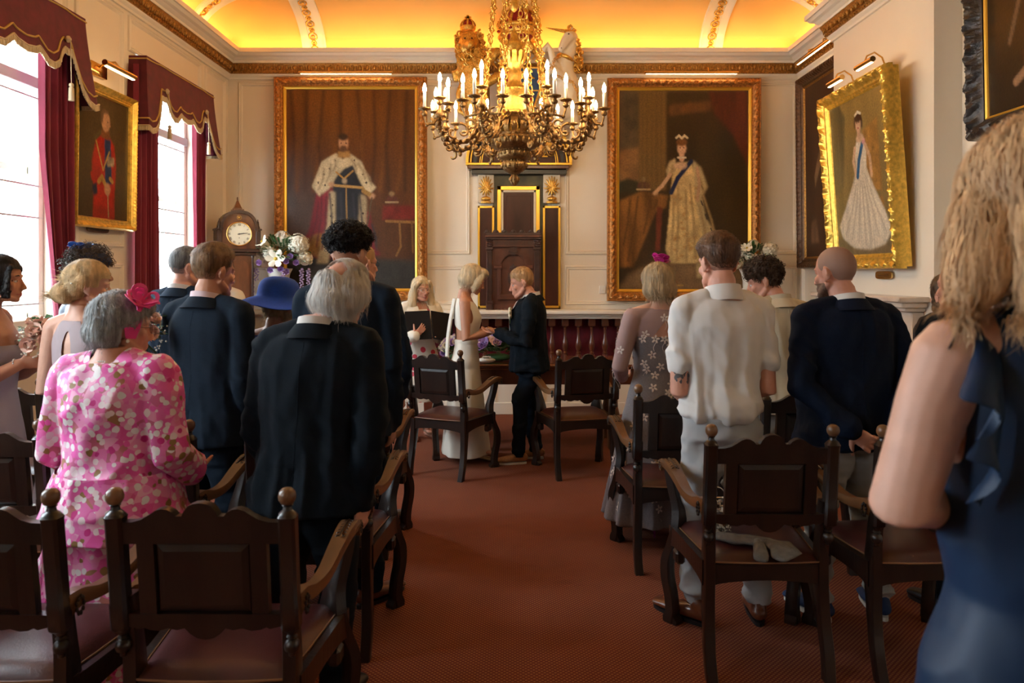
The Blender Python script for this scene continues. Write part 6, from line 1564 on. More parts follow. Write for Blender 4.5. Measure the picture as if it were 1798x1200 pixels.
def curls(m, n, r0, where, cr=.010, seed=1, base=.03, line=None, wire=.0016, turns=2.2):
    def g(f):
        f.hair(m, line or short_line(-.03, .06, .02), thick=lambda x, y, z: base*np.clip((z-.0)/.05, 0, 1)+.002, rough=.009, rs=75)
        rnd = random.Random(seed); b = MB(); me = f.hairobj.data; P = co(me); Nn = normals(me); n_ = len(P)
        for i in range(n):
            j = rnd.randrange(n_); p = Vector(P[j]); nv = Vector(Nn[j]); s_, t_ = frame_of(nv+Vector([rnd.gauss(0, .5) for _ in range(3)])); ax = nv.cross(s_)+Vector([rnd.gauss(0, .6) for _ in range(3)]); ax.normalize(); ph = rnd.random()*6; q = cr*(.6+.7*rnd.random())
            b.tube([p+nv*(.002+r0*u)+s_*(q*math.cos(ph+u*turns*6.28))+t_*(q*math.sin(ph+u*turns*6.28))+ax*(.012*u) for u in [k/11 for k in range(12)]], wire, 3)
        b.build('curls', m, f.hairobj, 180)
    return g
suited('tall man with thick black curly hair in a dark navy suit', 609, 370, 1.765, -8, W_ink, curls(H_black, 900, .009, None, .007, 3, .029, line=short_line(.012, .05, .03)), head=(-3, -18, 0), w=1.02, skin=S_mid, seed=7, shoes=W_brownl, toes=(18, 28), legs=[(-.08, 0, 0), (.12, -.01, 0)])
suited('balding man with glasses behind the tall curly-haired man', 632, 284, 1.73, -10, W_navy, crop(H_sandy, .004, fib=300), head=(0, -30, 0), w=1.05, d=1.15, seed=9, glasses=M_black, arms={'r': ((.27, -.01, 1.07), (.255, .04, .81), (0, .1, -1), (-1, .1, 0), 1.1)}, legs=[(-.08, 0, 0), (.17, .0, 0)])
def white_haired():
    def hr(f):
        def ex(b, k):
            b.ell((0, -.012, .030), (.082, .098, .090), 18, 12); b.ell((0, -.045, -.030), (.082, .070, .055), 18, 12)
            for sx in (-1, 1): b.ell((sx*.074, -.02, .005), (.022, .05, .045), 12, 8)
        f.hair(H_white, lambda x, y, z: np.minimum(np.where(y > .02, z-.035, np.where(y > -.03, z+.025, z+.070)), np.maximum(.045+np.clip(-y-.078, 0, 1)*2-z, np.abs(x)-.054)), thick=lambda x, y, z: .006+0*x, extra=ex, rough=.003, fibre=3600, flow=lambda x, y, z: (x*2+.3, .25, -1.0), flen=.085, fw=.0009, lift=.004, droop=.15)
        b = MB(); rnd = random.Random(9)           # wisps over the crown
        for i in range(160):
            a = rnd.gauss(0, .7); y0 = rnd.uniform(-.07, .05); p = Vector((-.05, y0, .105)); P = []
            for u in [j/7 for j in range(8)]:
                x_ = -.055+.13*u; zz = .030+.094*math.sqrt(max(.02, 1-(x_/.082)**2-((y0+.012)/.105)**2))+.004+.012*u*rnd.random(); P.append(f.HP(x_, y0+.01*a*u, zz))
            b.tube(P, .0006, 3)
        b.build('wisps', H_white, f.hairobj, 180)
    f = suited('white-haired older man in a black suit in the foreground', 545, 492, 1.60, -9, W_blk, hr, head=(-12, -24, 4), w=1.07, d=1.1, skin=mat('ruddy_scalp', (.62, .30, .21), .5), seed=13, wr=.013, hoff=(.045, .02), side=.04, lean=.05, voxel=.0045, glasses=W_silver,
               arms={'r': ((.235, -.05, 1.0), (.215, -.045, .775), (-.08, -.15, -1), (-1, .3, .1), .9), 'l': ((-.225, .02, .98), (-.18, .12, .78), (0, .2, -1), (1, .1, 0), .6)})
white_haired()
def pink_lady():
    f = Fig('older woman in a pink floral dress with a pink fascinator on short grey hair', 205, 495, 1.475, -10, 'f', 1.30, 1.5, head=(-6, -34, 0), hoff=(-.015, .01), skin=S_pink, arms={'r': ((.235, -.03, .93), (.215, .12, .83), (-.6, .8, 0), (0, 0, 1), .6), 'l': ((-.235, -.02, .92), (-.215, .12, .83), (.6, .8, 0), (0, 0, 1), .6)}, voxel=.005)
    f.body(); H = f.H
    f.dress(W_floral, .024, .12, .07, 7, .10, .835, sleeve=.95, soff=.020, seed=3, belly=.02, wr=.016, fl0=.46, cut=lambda x, y, z: (np.hypot(x, y+.012*H) < .072) & (z > .80*H))
    f.dress(W_floral, .040, .44, .02, 5, .08, .60, name='tunic_hem', straps=False, seed=8, belly=.02, wr=.010, fl0=.50, cut=lambda x, y, z: z > .585*H)
    def ex(b, k): b.ell((0, -.02, .030), (.090, .098, .090), 18, 12); b.ell((0, -.045, -.020), (.082, .075, .062), 18, 12); b.ell((0, .05, .075), (.06, .04, .035), 12, 8)
    f.hair(H_grey, lambda x, y, z: np.minimum(np.where(y > .03, z-.045, np.where(y > -.03, z+.00, z+.082)), np.where(np.abs(x) > .05, np.hypot(y+.012, z+.018)-.026, 1)), thick=lambda x, y, z: .006+0*x, extra=ex, rough=.006, rs=34, fibre=3000, flow=lambda x, y, z: (x*2, .5 if z > .05 else -.1, -1), flen=.05, fw=.0010, lift=.003)
    b = MB(); r_ = .050; C = Vector((0, -.014*H, .836*H))
    for i in range(46):
        a = 2*PI*i/46; b.ell(C+Vector((r_*1.15*math.sin(a), r_*1.15*math.cos(a), -.012*math.cos(a)-.0)), .0048, 7, 5)
    b.build('pearl_necklace', W_pearl, f.root, 60)
    b = MB(); b.ell(f.HP(.088, -.008, -.050), .0065, 8, 6); b.build('pearl_earring', W_pearl, f.root, 60); f.glasses(mat('tortoise_frames', (.18, .07, .03), .3))
    mf = mat('hot_pink_sinamay', (.74, .04, .26), .55, bump=(500, .3)); fascinator(f, (.074, .018, .090), mf, .052, 11, 4, wide=.0075)
    b = MB(); ribbon(b, [f.HP(*p) for p in ((.078, .01, .085), (.094, .005, .04), (.094, .0, .0), (.090, .0, -.04))], .028, f.HR @ Vector((1, 0, 0))); b.tube([f.HP(.089*math.cos(a), .02, .02+.088*math.sin(a)) for a in [PI*i/14 for i in range(15)]], .003, 6); b.build('fascinator_band', mf, f.root, 60)
pink_lady()
def bridesmaid():
    f = Fig('blond woman with a pearl-clipped bun in a mauve keyhole-back dress', 146, 372, 1.60, -14, 'f', 1.0, 1.05, head=(-4, -38, 0), skin=S_pale, arms={'r': ((.225, .0, 1.0), (.13, .20, .96), (-.5, .8, .2), (0, 0, 1), 1.0), 'l': ((-.225, .0, .99), (-.10, .20, .95), (.5, .8, .2), (0, 0, 1), 1.0)}, voxel=.005)
    H = f.H; f.body(bare=True); f.face(H_ash)
    f.dress(W_mauve, .008, .05, .055, 8, .10, .832, seed=4, wr=.004, vox=.007, cut=lambda x, y, z: (z > .832*H) | ((np.abs(x) > .048+.75*(.83*H-z)) & (z > .725*H) & (np.abs(x) > .05)) | ((y < 0) & (np.abs(x) < .026*np.sin(np.clip((z-.665*H)/(.14*H), 0, 1)*PI)**.6*1.0) & (z > .665*H) & (z < .805*H)))
    def ex(b, k): b.ell((0, -.012, .034), (.084, .100, .092), 18, 12); b.ell((0, -.05, -.01), (.07, .06, .055), 16, 10); b.ell((-.0, -.105, -.035), (.052, .045, .045), 14, 10); b.ell((.02, -.095, -.055), (.035, .03, .03), 10, 8); b.ell((-.03, -.1, -.05), (.034, .03, .03), 10, 8)
    f.hair(H_blond, lambda x, y, z: np.minimum(np.where(y > .03, z-.050, np.where(y > -.03, z-.0, z+.085)), 1), thick=lambda x, y, z: .004+0*x, extra=ex, rough=.004, rs=45, fibre=2200, flow=lambda x, y, z: (-x*1.0, -1, -.25), flen=.06, fw=.0010)
    b = MB()
    for i in range(11): u = i/10; b.ell(f.HP(.05-.10*u+.02, -.088-.012*math.sin(PI*u), .015+.018*math.sin(PI*u)), .0052, 7, 5)
    b.build('pearl_clip', W_pearl, f.root, 60)
bridesmaid()
def lilac_lady():
    f = Fig('dark-haired woman in profile at the left edge in a strapless lilac dress', -16, 360, 1.635, -74, 'f', .98, 1.05, head=(-4, 2, 0), skin=S_tan, voxel=.005, hoff=(0, .02),
            arms={'r': ((.235, -.06, .985), (.12, .16, 1.115), (-.15, 1, .12), (-1, 0, .2), 1.2), 'l': ((-.20, .02, 1.0), (.0, .20, 1.10), (.5, 1, .0), (1, 0, 0), 1.0)})
    H = f.H; f.body(bare=True, lips=True); f.face(H_black)
    f.dress(W_lilac, .009, .05, .070, 7, .12, .79, straps=False, seed=5, wr=.004, cut=lambda x, y, z: z > .735*H, fl0=.52)
    def ex(b, k):
        b.ell((0, -.015, .034), (.082, .098, .090), 18, 12); b.ell((0, -.07, -.02), (.06, .05, .06), 14, 10)
        for sx in (-1, 1): b.limb([(sx*.06, .055, .06), (sx*.072, .052, .0), (sx*.066, .05, -.05), (sx*.062, .055, -.085)], [.014, .014, .011, .004], 10)
    f.hair(H_black, lambda x, y, z: np.where((y > .065) | ((np.abs(x) < .045) & (y > .03)), z-.060, np.where(y > .02, z+.095, z+.07)), thick=lambda x, y, z: .003+0*x, extra=ex, fibre=1200, flow=lambda x, y, z: (x, -.6, -.7), flen=.06)
    b = MB(); W, dv = Vector(f.arms['r'][1]), Vector(f.arms['r'][2]).normalized(); s_, t_ = frame_of(dv); c0 = W-dv*.02
    for i in range(20): a = 2*PI*i/20; b.ell(c0+s_*(.030*math.cos(a))+t_*(.027*math.sin(a)), .0045, 6, 4)
    b.build('bracelet', W_silver, f.root, 60)
lilac_lady()
def blue_fascinator():
    f = Fig('curly-haired woman in a blue feathered fascinator behind the blond bridesmaid', 152, 322, 1.665, -35, 'f', 1.0, 1.0, head=(0, -30, 0), skin=S_mid)
    f.body('r'); f.dress(mat('pale_blue_crepe', (.40, .47, .58), .7), .010, .06, .045, 8, .1, .83, sleeve=.9, seed=9, cut=lambda x, y, z: z > .83*f.H)
    curls(H_curl, 700, .035, None, .012, 5, .020, line=lambda x, y, z: np.where(y > .03, z-.055, z+.085), wire=.0012)(f)
    fascinator(f, (-.02, -.035, .125), mat('royal_blue_net', (.03, .11, .42), .5), .055, 9, 7, wide=.014)
    b = MB(); b.ell((.0, .0, .075), (.092, .11, .055), 20, 12); b.v = [tuple(f.HP(*p)) for p in b.v]; b.build('navy_cap', mat('navy_straw', (.010, .022, .075), .6, bump=(300, .3)), f.root, 60)
blue_fascinator()
def blue_hat():
    f = Fig('woman in a wide-brimmed royal blue hat', 484, 352, 1.50, -10, 'f', 1.0, 1.0, head=(-6, -10, 0), skin=S_pale)
    f.body(''); f.dress(mat('blue_crepe', (.02, .05, .25), .7), .012, .2, .08, 8, .1, .82, sleeve=.95, seed=11, cut=lambda x, y, z: z > .83*f.H)
    f.hair(H_ash, lambda x, y, z: np.minimum(np.where(y > .03, z-.05, z+.095), .01-z), thick=lambda x, y, z: .010+0*x, rough=.003, fibre=400, flow=DOWN)
    M_hat = mat('royal_blue_felt', (.004, .055, .38), .85, noise=(80, .1)); b = MB(); V = []; rows = [(.215, -.020, 1), (.185, -.006, 1), (.150, .010, 1), (.125, .022, .6), (.114, .030, .2), (.112, .05, 0), (.108, .08, 0), (.098, .108, 0), (.078, .126, 0), (.045, .137, 0), (.003, .140, 0)]
    n = 48; F = []
    for r_, z, wv in rows:
        for j in range(n):
            t = 2*PI*j/n; zz = z+wv*(.020*math.sin(2*t+.6)+.010*math.sin(3*t)); V.append((r_*math.cos(t)*.95, r_*math.sin(t)*1.05-.01, zz+.02))
    for i in range(len(rows)-1):
        for j in range(n): F.append((i*n+j, i*n+(j+1) % n, (i+1)*n+(j+1) % n, (i+1)*n+j))
    V2 = [(x*.975, y*.975, z-.004) for x, y, z in V]; b.add([tuple(f.HP(*p)) for p in V], F); b.add([tuple(f.HP(*p)) for p in V2], [q[::-1] for q in F]); b.build('hat', M_hat, f.root, 180)
blue_hat()
def cream_guest():
    f = Fig('person in a cream jacket glimpsed between the young man and the clock', 393, 196, 1.66, -20, 'f', 1.0, 1.0, head=(0, 0, 0), skin=S_pink)
    f.body('lr'); f.hair(H_brown, short_line(-.08, .06, -.03), thick=lambda x, y, z: .012+0*x); f.jacket(W_ivory, .018, .5, vent=False, wr=.008, seed=21); f.trousers(W_ink)
    f.shoes(M_black)
cream_guest()
# ---------------------------------------------------------------- right-hand guests
def grey_lace():
    f = Fig('woman with an ash-blond bob and fuchsia fascinator in a grey embroidered dress', 1157, 296, 1.605, 8, 'f', 1.08, 1.1, head=(-6, 8, 0), skin=S_pale, voxel=.005, legs=[(-.055, 0, .085), (.065, .02, .085)],
            arms={'l': ((-.25, -.03, 1.0), (-.185, .14, .92), (.5, .8, 0), (0, 0, 1), .8), 'r': ((.25, -.03, 1.0), (.185, .14, .92), (-.5, .8, 0), (0, 0, 1), .8)})
    H = f.H; f.body(bare=True, legs=True)
    M_g = mat('grey_chiffon', (.20, .185, .20), .7, noise=(120, .12)); W_sheer = mat('sheer_mesh_over_skin', (.36, .235, .225), .65)
    f.dress(M_g, .012, .07, .085, 11, .13, .82, seed=5, wr=.004, straps=False, cut=lambda x, y, z: z > .735*H-.0*x, vox=.008)
    f.dress(W_sheer, .006, .60, .0, 6, .0, .832, sleeve=.97, soff=.007, name='sheer_sleeves', seed=6, wr=.005, fl0=.62, vox=.007, cut=lambda x, y, z: (z > .838*H) | ((y < -.0) & ((np.abs(x-.035)/.060)+(np.clip(z-.77*H, -1, 1)/.075)**1 < 1) & (z > .725*H) & (z < .82*H)) | (z < .63*H) & (np.abs(x) < .12))
    # embroidered sprays
    rnd = random.Random(3); bv = BVHTree.FromPolygons([tuple(p) for p in co(f.root.children[1].data)], [tuple(p.vertices) for p in f.root.children[1].data.polygons]); bv2 = BVHTree.FromPolygons([tuple(p) for p in co(f.root.children[2].data)], [tuple(p.vertices) for p in f.root.children[2].data.polygons]); b = MB()
    for i in range(150):
        z = rnd.uniform(.12*H, .83*H); a = rnd.uniform(-PI, PI); o = Vector((.6*math.cos(a), .6*math.sin(a), z)); d = Vector((-math.cos(a), -math.sin(a), 0)); best = None
        for q in (bv, bv2):
            h = q.ray_cast(o, d)
            if h[0] is not None and (best is None or h[3] < best[3]): best = h
        if best is None: continue
        p, nn = best[0], best[1]; s_, t_ = frame_of(nn)
        for k in range(5): aa = k*1.257+i; c = p+nn*.0015+s_*(.015*math.cos(aa))+t_*(.015*math.sin(aa)); b.ell(c, (.0115, .002, .0065), 6, 4, 0, Matrix((s_*math.cos(aa)+t_*math.sin(aa), nn, -s_*math.sin(aa)+t_*math.cos(aa))).transposed())
        if rnd.random() < .5: P = [p+nn*.002+Vector((.012*math.sin(u*4+i), 0, -.07*u)) for u in [j/6 for j in range(7)]]; b.tube(P, .0012, 4)
    b.build('embroidered_flowers', mat('ivory_thread', (.70, .62, .58), .6), f.root, 60)
    def ex(b, k): b.ell((0, -.02, .032), (.090, .100, .090), 18, 12); b.ell((0, -.035, -.035), (.096, .085, .080), 18, 12)
    f.hair(H_ash, lambda x, y, z: np.where(y > .03, z-.045, z+.105), thick=lambda x, y, z: .005+0*x, extra=ex, rough=.004, rs=40, fibre=2000, flow=DOWN, flen=.07, fw=.0012)
    fascinator(f, (.03, .0, .125), mat('fuchsia_sinamay', (.52, .010, .20), .5), .050, 9, 12, wide=.016); b = MB(); b.tube([f.HP(.094*math.cos(a), .02, .02+.104*math.sin(a)) for a in [PI*i/16 for i in range(17)]], .004, 6); b.build('fascinator_band', MATS['fuchsia_sinamay'], f.root, 60)
    f.heels(W_fuch, .10)
grey_lace()
def white_shirt():
    f = Fig('man in a short-sleeved white shirt and pale grey chinos with a tattooed arm', 1266, 394, 1.72, 6, 'm', .93, 1.0, head=(-5, 12, 0), skin=S_pink, voxel=.005,
            arms={'l': ((-.200, -.03, 1.03), (-.10, .18, .97), (.5, .8, -.1), (0, 0, 1), .8), 'r': ((.200, -.03, 1.03), (.10, .18, .97), (-.5, .8, -.1), (0, 0, 1), .8)}, legs=[(-.125, .02, 0), (.165, .01, 0)])
    H = f.H; f.body(bare=True); HB = hairmat('mid_brown_hair', (.12, .055, .026)); fade_cap(f, HB); f.hair(HB, short_line(-.025, .062, .018), thick=lambda x, y, z: .003+.020*np.clip((z+.005)/.07, 0, 1), rough=.0025, fibre=1500, flow=lambda x, y, z: (x*3+.4, .6 if z > .05 else -.2, -.8 if z < .06 else .1), flen=.03)
    def ex(b): b.rings([((0, -.004*H, z*H), a*H, c*H) for z, a, c in ((.528, .094, .070), (.545, .106, .082), (.57, .106, .082), (.61, .100, .073))], 32, 0, 2.3)
    f.jacket(W_shirt, .014, .540, .38, flare=.0, fine=.30, name='shirt', wr=.017, seed=31, vent=False, vox=.009, cuffoff=.008, extra=ex, it=3)
    f.collar(W_shirt, None, h=.034, r=.040); b = MB(); b.tube([f.bend((x, -.075-.012*math.cos(x*14), .775*H+.008*math.cos(x*12))) for x in [-.19+.38*i/24 for i in range(25)]], .0025, 6)
    f.trousers(W_chino, .56, .062, .013, .016, seed=32, knee=.040, cuff=.027); f.shoes(W_brownl, None, (35, 15))
    b = MB(); me = f.me; bv = BVHTree.FromPolygons([v.co for v in me.vertices], [tuple(p.vertices) for p in me.polygons])
    E, S = Vector(f.arms['l'][0]), Vector((-f.sh, 0, f.shz)); rnd = random.Random(2)
    V = []; F = []
    for i in range(70):
        u = rnd.uniform(.52, .88); a = rnd.uniform(-2.6, -.3); c = S.lerp(E, u); d = Vector((math.cos(a), math.sin(a), 0)); h = bv.ray_cast(c+d*.12, -d)
        if h[0] is None: continue
        p, nn = h[0]+h[1]*.0010, h[1]; s_, t_ = frame_of(nn); n0 = len(V); rr = rnd.uniform(.005, .012); K = 7
        for k in range(K):
            q = rr*(.5+.5*rnd.random()); h2 = bv.find_nearest(p+s_*(q*math.cos(2*PI*k/K))+t_*(q*1.6*math.sin(2*PI*k/K))); V.append(tuple(h2[0]+h2[1]*.0009))
        F.append(tuple(range(n0, n0+K)))
    b.add(V, F); b.build('tattoo', mat('tattoo_ink', (.10, .085, .085), .5), f.bodyobj, 180)
white_shirt()
f = suited('man with curly brown hair in a cream linen jacket, head bowed', 1364, 297, 1.635, 14, W_cream, curls(H_curl, 650, .010, None, .009, 6, .018, line=short_line(-.05, .05, .0)), head=(-18, 50, 0), w=1.02, d=1.08, seed=17, shirt=W_cream, wr=.012, trous=W_stone, hoff=(-.02, .02), face=True)
def bald_guest():
    f = Fig('bald man in a midnight-blue blazer and stone chinos with hands behind his back', 1484, 386, 1.675, 6, 'm', 1.07, 1.1, head=(-5, 20, 0), hoff=(-.02, .01), skin=S_pink, voxel=.0045,
            arms={'l': ((-.255, -.09, 1.06), (-.085, -.195, .875), (.90, -.10, -.62), (.2, 1, .1), .55), 'r': ((.255, -.09, 1.06), (.130, -.215, .880), (-.75, .02, -.55), (-.2, 1, .1), .8)}, legs=[(-.135, .0, 0), (.15, -.01, 0)])
    f.body(); f.hair(mat('stubble', (.30, .17, .12), .7), short_line(-.05, .2, .0), thick=lambda x, y, z: -.0005+0*x, rough=.0)
    b_ = None; f.hair(mat('short_beard', (.16, .085, .05), .7, noise=(90, .4)), lambda x, y, z: np.minimum(np.minimum(-z-.045+.0*x, y-.0), .13+z), thick=lambda x, y, z: .003+0*x, rough=.001, name='beard')
    f.jacket(W_blazer, .022, .465, .97, wr=.012, seed=23, waist=.0); f.collar(W_shirt, W_blazer); f.trousers(W_stone, seed=24, wr=.018, off=.016, hem=.058, cuff=.027); f.shoes(mat('navy_canvas', (.01, .03, .09), .8), W_sole, (15, 12), low=True)
bald_guest()
f = Fig('bald man at the right edge, head showing past the foreground woman\'s hair', 1690, 382, 1.61, 10, 'm', 1.0, 1.0, head=(0, 10, 0), skin=S_pink)
f.body(''); f.jacket(W_ink, .02, .46, seed=41); f.collar(W_shirt, W_ink); f.trousers(W_ink); f.shoes(M_black)
f = Fig('brown-haired person glimpsed beside the bald man at the right edge', 1668, 332, 1.545, 10, 'f', 1.0, 1.0, skin=S_pink)
f.body(''); f.hair(H_brown, lambda x, y, z: np.where(y > .04, z-.05, z+.10), thick=lambda x, y, z: .012+0*x, fibre=400, flow=DOWN); f.dress(M_black, .015, .1, .08, 7, .1, .82, sleeve=.95, cut=lambda x, y, z: z > .83*f.H)
def navy_lady():
    f = Fig('blond woman in a navy satin dress with ruffled shoulder in the right foreground', 1868, 1150, 1.765, 2, 'f', 1.12, 1.1, head=(-3, 14, 0), hoff=(-.03, 0), skin=S_pale, voxel=.0055,
            arms={'l': ((-.258, -.01, 1.205), (-.03, .19, 1.14), (.9, .3, 0), (0, 0, 1), .7), 'r': ((.25, .0, 1.19), (.10, .20, 1.14), (-.7, .6, 0), (0, 0, 1), .7)})
    H = f.H
    f.body(bare=True)
    f.dress(W_satin, .012, .05, .075, 7, .10, .825, seed=7, wr=.008, vox=.007, cut=lambda x, y, z: (np.hypot(x, y+.012*H) < .075) & (z > .80*H) | ((np.abs(x) > .176) & (z > .715*H)))
    for sx in (-1, 1):                             # ruffles over the shoulders and down the armholes
        ctl = [Vector(q) for q in ((.135, .020, .838*H), (.138, .000, .842*H), (.142, -.030, .838*H), (.150, -.075, .805*H), (.158, -.092, .765*H), (.168, -.088, .725*H), (.178, -.070, .69*H))]; K = 48; V = []
        for i in range(K+1):
            u = i/K*(len(ctl)-1); j = min(int(u), len(ctl)-2); p = ctl[j].lerp(ctl[j+1], u-j); t = (ctl[j+1]-ctl[j]).normalized(); wd = (.062+.012*math.exp(-((i/K-.35)/.16)**2))*math.sin(PI*min(1, .02+i/K*.96))**.7
            n0 = Vector((p.x*.8, p.y*.6-.03, .03)).normalized()
            for q in range(7): v = q/6; d = n0+Vector((.35*math.sin(i*.62)*v, -.25*v*math.cos(i*.5), -.9*v*v)); pp = p+d*(wd*v)+t*(.010*math.sin(i*.62+1)*v); V.append(Vector((sx*pp.x, pp.y, pp.z)))
        F = [(i*7+j, (i+1)*7+j, (i+1)*7+j+1, i*7+j+1) for i in range(K) for j in range(6)]
        b = MB(); b.add(V, F); b.add([v+Vector((0, .003, -.002)) for v in V], [q[::-1] for q in F]); b.build('shoulder_ruffle', W_satin, f.root, 180)
    def ex(b, k):
        b.ell((0, -.02, .034), (.092, .108, .098), 20, 14); b.ell((0, -.045, -.05), (.095, .085, .085), 18, 12)
        b.limb([(-.03, -.07, -.03), (-.045, -.085, -.07), (-.07, -.09, -.11), (-.095, -.088, -.138)], [.062, .062, .046, .016], 16)
        b.limb([(.02, -.08, -.03), (.02, -.09, -.07), (.01, -.095, -.11), (.0, -.10, -.135)], [.070, .066, .050, .02], 16)
        b.limb([(-.075, .0, -.01), (-.098, -.01, -.06), (-.128, -.02, -.105), (-.152, -.02, -.135)], [.036, .042, .034, .012], 14)
        b.limb([(.075, .0, -.01), (.09, -.01, -.06), (.10, -.02, -.10), (.11, -.02, -.13)], [.036, .040, .034, .012], 14)
    f.hair(H_strawb, lambda x, y, z: np.where((np.abs(x) < .05) & (y > .04), z-.05, 1.0), thick=lambda x, y, z: .004+0*x, extra=ex, rough=.008, rs=20, fibre=8000, flow=lambda x, y, z: (-.45+x*2 if z < 0 else x*3, -.2, -1), flen=.085, fw=.0010, lift=.005, fm=hairmat('golden_strands', (.72, .44, .225), .2), vox=.0065)
navy_lady()
# ================================================================ chandelier
M_bronze = mat('antique_brass', (0.30, 0.17, 0.06), 0.36, 0.85, noise=(50, .45), bump=(150, .35)); M_goldorn = mat('lacquered_gold', (0.62, 0.36, 0.075), 0.33, 0.85, noise=(50, .3), bump=(120, .2))
M_candle = mat('candle_tube', (.80, .74, .62), .45); M_bulb = mat('candle_bulb', (1, .85, .6), emit=((1.0, .74, .44), 150.0))
def chandelier():
    Yc = 5.40; X0 = (903-900)*Yc/FPX; z0 = lambda y, Y=Yc: HZ-(y-480)*Y/FPX
    c = empty('chandelier', (X0, Yc, 2.185), 0, 'large antique brass chandelier of lit candle lamps hanging on gilt chains', 'chandelier')
    O = 2.185; z = lambda y: z0(y)-O                # local height of a pixel row on the axis
    def orn(prof, name, m, n=36, fl=None, beads=()):
        b = MB(); b.lathe(prof, (0, 0, 0), n, flute=fl)
        for (r, zz, k, s_) in beads:
            for i in range(k): b.ell((r*math.cos(2*PI*i/k), r*math.sin(2*PI*i/k), zz), s_, 8, 6)
        return b.build(name, m, c, 50)
    orn([(.003, 0), (.018, .012), (.030, .035), (.034, .055), (.022, .075), (.018, .085), (.034, .092)], 'pendant_finial', M_bronze, 24, (8, .12), [(.030, .050, 8, (.010, .010, .016))])
    orn([(.030, .088), (.060, .105), (.088, .135), (.092, .160), (.080, .178), (.070, .185)], 'lower_cup', M_bronze, 40, (16, .05), [(.090, .150, 16, (.010, .010, .018)), (.078, .180, 24, .007)])
    orn([(.075, .183), (.105, .20), (.118, .225), (.120, .245), (.105, .255), (.112, .262)], 'middle_cup', M_bronze, 40, (20, .03), [(.118, .235, 20, (.010, .010, .016)), (.108, .258, 30, .007)])
    orn([(.110, .260), (.150, .275), (.178, .305), (.186, .335), (.172, .350), (.150, .358), (.155, .372), (.140, .378)], 'bowl', M_bronze, 48, (24, .03), [(.180, .315, 26, (.012, .012, .022)), (.186, .338, 40, .008), (.150, .368, 36, .008)])
    b = MB()                                        # acanthus collar between bowl and arms
    for i in range(16):
        a = 2*PI*i/16; d = Vector((math.cos(a), math.sin(a), 0)); ribbon(b, [d*.13+Vector((0, 0, .37)), d*.165+Vector((0, 0, .41)), d*.16+Vector((0, 0, .45)), d*.125+Vector((0, 0, .48)), d*.14+Vector((0, 0, .515)), d*.165+Vector((0, 0, .51))], .026, d, .005)
        b.ell(d*.155+Vector((0, 0, .43)), (.02, .02, .028), 8, 6)
    b.build('acanthus_collar', M_bronze, c, 60)
    orn([(.115, .37), (.118, .46), (.11, .50), (.13, .515), (.13, .53), (.09, .545), (.080, .60), (.092, .66), (.105, .68), (.110, .70), (.095, .715), (.06, .73), (.045, .77), (.055, .80), (.048, .83), (.045, .86), (.062, .885), (.070, .94), (.078, 1.0), (.080, 1.03), (.070, 1.045), (.040, 1.06), (.028, 1.09), (.030, 1.11), (.012, 1.13), (.004, 1.16)], 'central_urn', M_goldorn, 36, None, [(.115, .49, 24, .010), (.108, .695, 20, .009)])
    b = MB()
    for i in range(12): a = 2*PI*i/12; d = Vector((math.cos(a), math.sin(a), 0)); ribbon(b, [d*.062+Vector((0, 0, .89)), d*.085+Vector((0, 0, .93)), d*.086+Vector((0, 0, .96)), d*.10+Vector((0, 0, .975))], .016, d, .003)
    for i in range(4):
        a = PI/4+PI*i/2; d = Vector((math.cos(a), math.sin(a), 0)); b.tube([d*.07+Vector((0, 0, 1.04)), d*.12+Vector((0, 0, 1.06)), d*.14+Vector((0, 0, 1.02)), d*.11+Vector((0, 0, .98)), d*.085+Vector((0, 0, .99))], .009, 8)
    b.build('urn_leaves', M_goldorn, c, 60)
    orn([(.004, 1.27), (.022, 1.285), (.030, 1.31), (.026, 1.36), (.016, 1.42), (.012, 1.46), (.010, 2.27), (.06, 2.28), (.09, 2.30), (.09, 2.305)], 'suspension_rod', M_goldorn, 20)
    NA = 8
    def unit(label=None):
        "one candle: pan, tube, bulb (local origin at the nozzle)"
    pan = MB(); pan.lathe([(.006, -.045), (.016, -.038), (.022, -.024), (.014, -.012), (.016, -.004), (.040, .004), (.044, .012), (.038, .010), (.016, .006), (.016, .018), (.012, .018)], (0, 0, 0), 20, flute=(10, .05)); pan_me = pan.mesh('pan'); 
    cn = MB(); cn.lathe([(.0115, .010), (.0115, .115), (.009, .118), (.008, .124)], (0, 0, 0), 12); cn_me = cn.mesh('candle')
    bl = MB(); bl.lathe([(.008, .122), (.0125, .134), (.0135, .146), (.011, .162), (.006, .178), (.001, .188)], (0, 0, 0), 12); bl_me = bl.mesh('bulb')
    for me, m in ((pan_me, M_bronze), (cn_me, M_candle), (bl_me, M_bulb)): me.materials.append(m); me.shade_smooth()
    for i in range(NA):
        a = 2*PI*(i+.5)/NA; d = Vector((math.cos(a), math.sin(a), 0)); t = Vector((-math.sin(a), math.cos(a), 0)); Z = Vector((0, 0, 1)); U = lambda r, h, s_=0: d*r+Z*h+t*s_
        b = MB(); ctl = [(.12, .45), (.19, .50), (.25, .47), (.30, .38), (.36, .31), (.44, .29), (.52, .31), (.565, .365), (.575, .42), (.565, .465)]
        P = []
        for j in range(len(ctl)-1):
            p0, p1, p2, p3 = [Vector((*ctl[min(max(q, 0), len(ctl)-1)], 0)) for q in (j-1, j, j+1, j+2)]
            for q in range(5): u = q/5; w = .5*((2*p1)+(p2-p0)*u+(2*p0-5*p1+4*p2-p3)*u*u+(3*p1-p0-3*p2+p3)*u**3); P.append(U(w.x, w.y))
        P.append(U(*ctl[-1])); b.tube(P, [.020-.009*k/len(P)+.004*math.sin(k*1.3) for k in range(len(P))], 10)
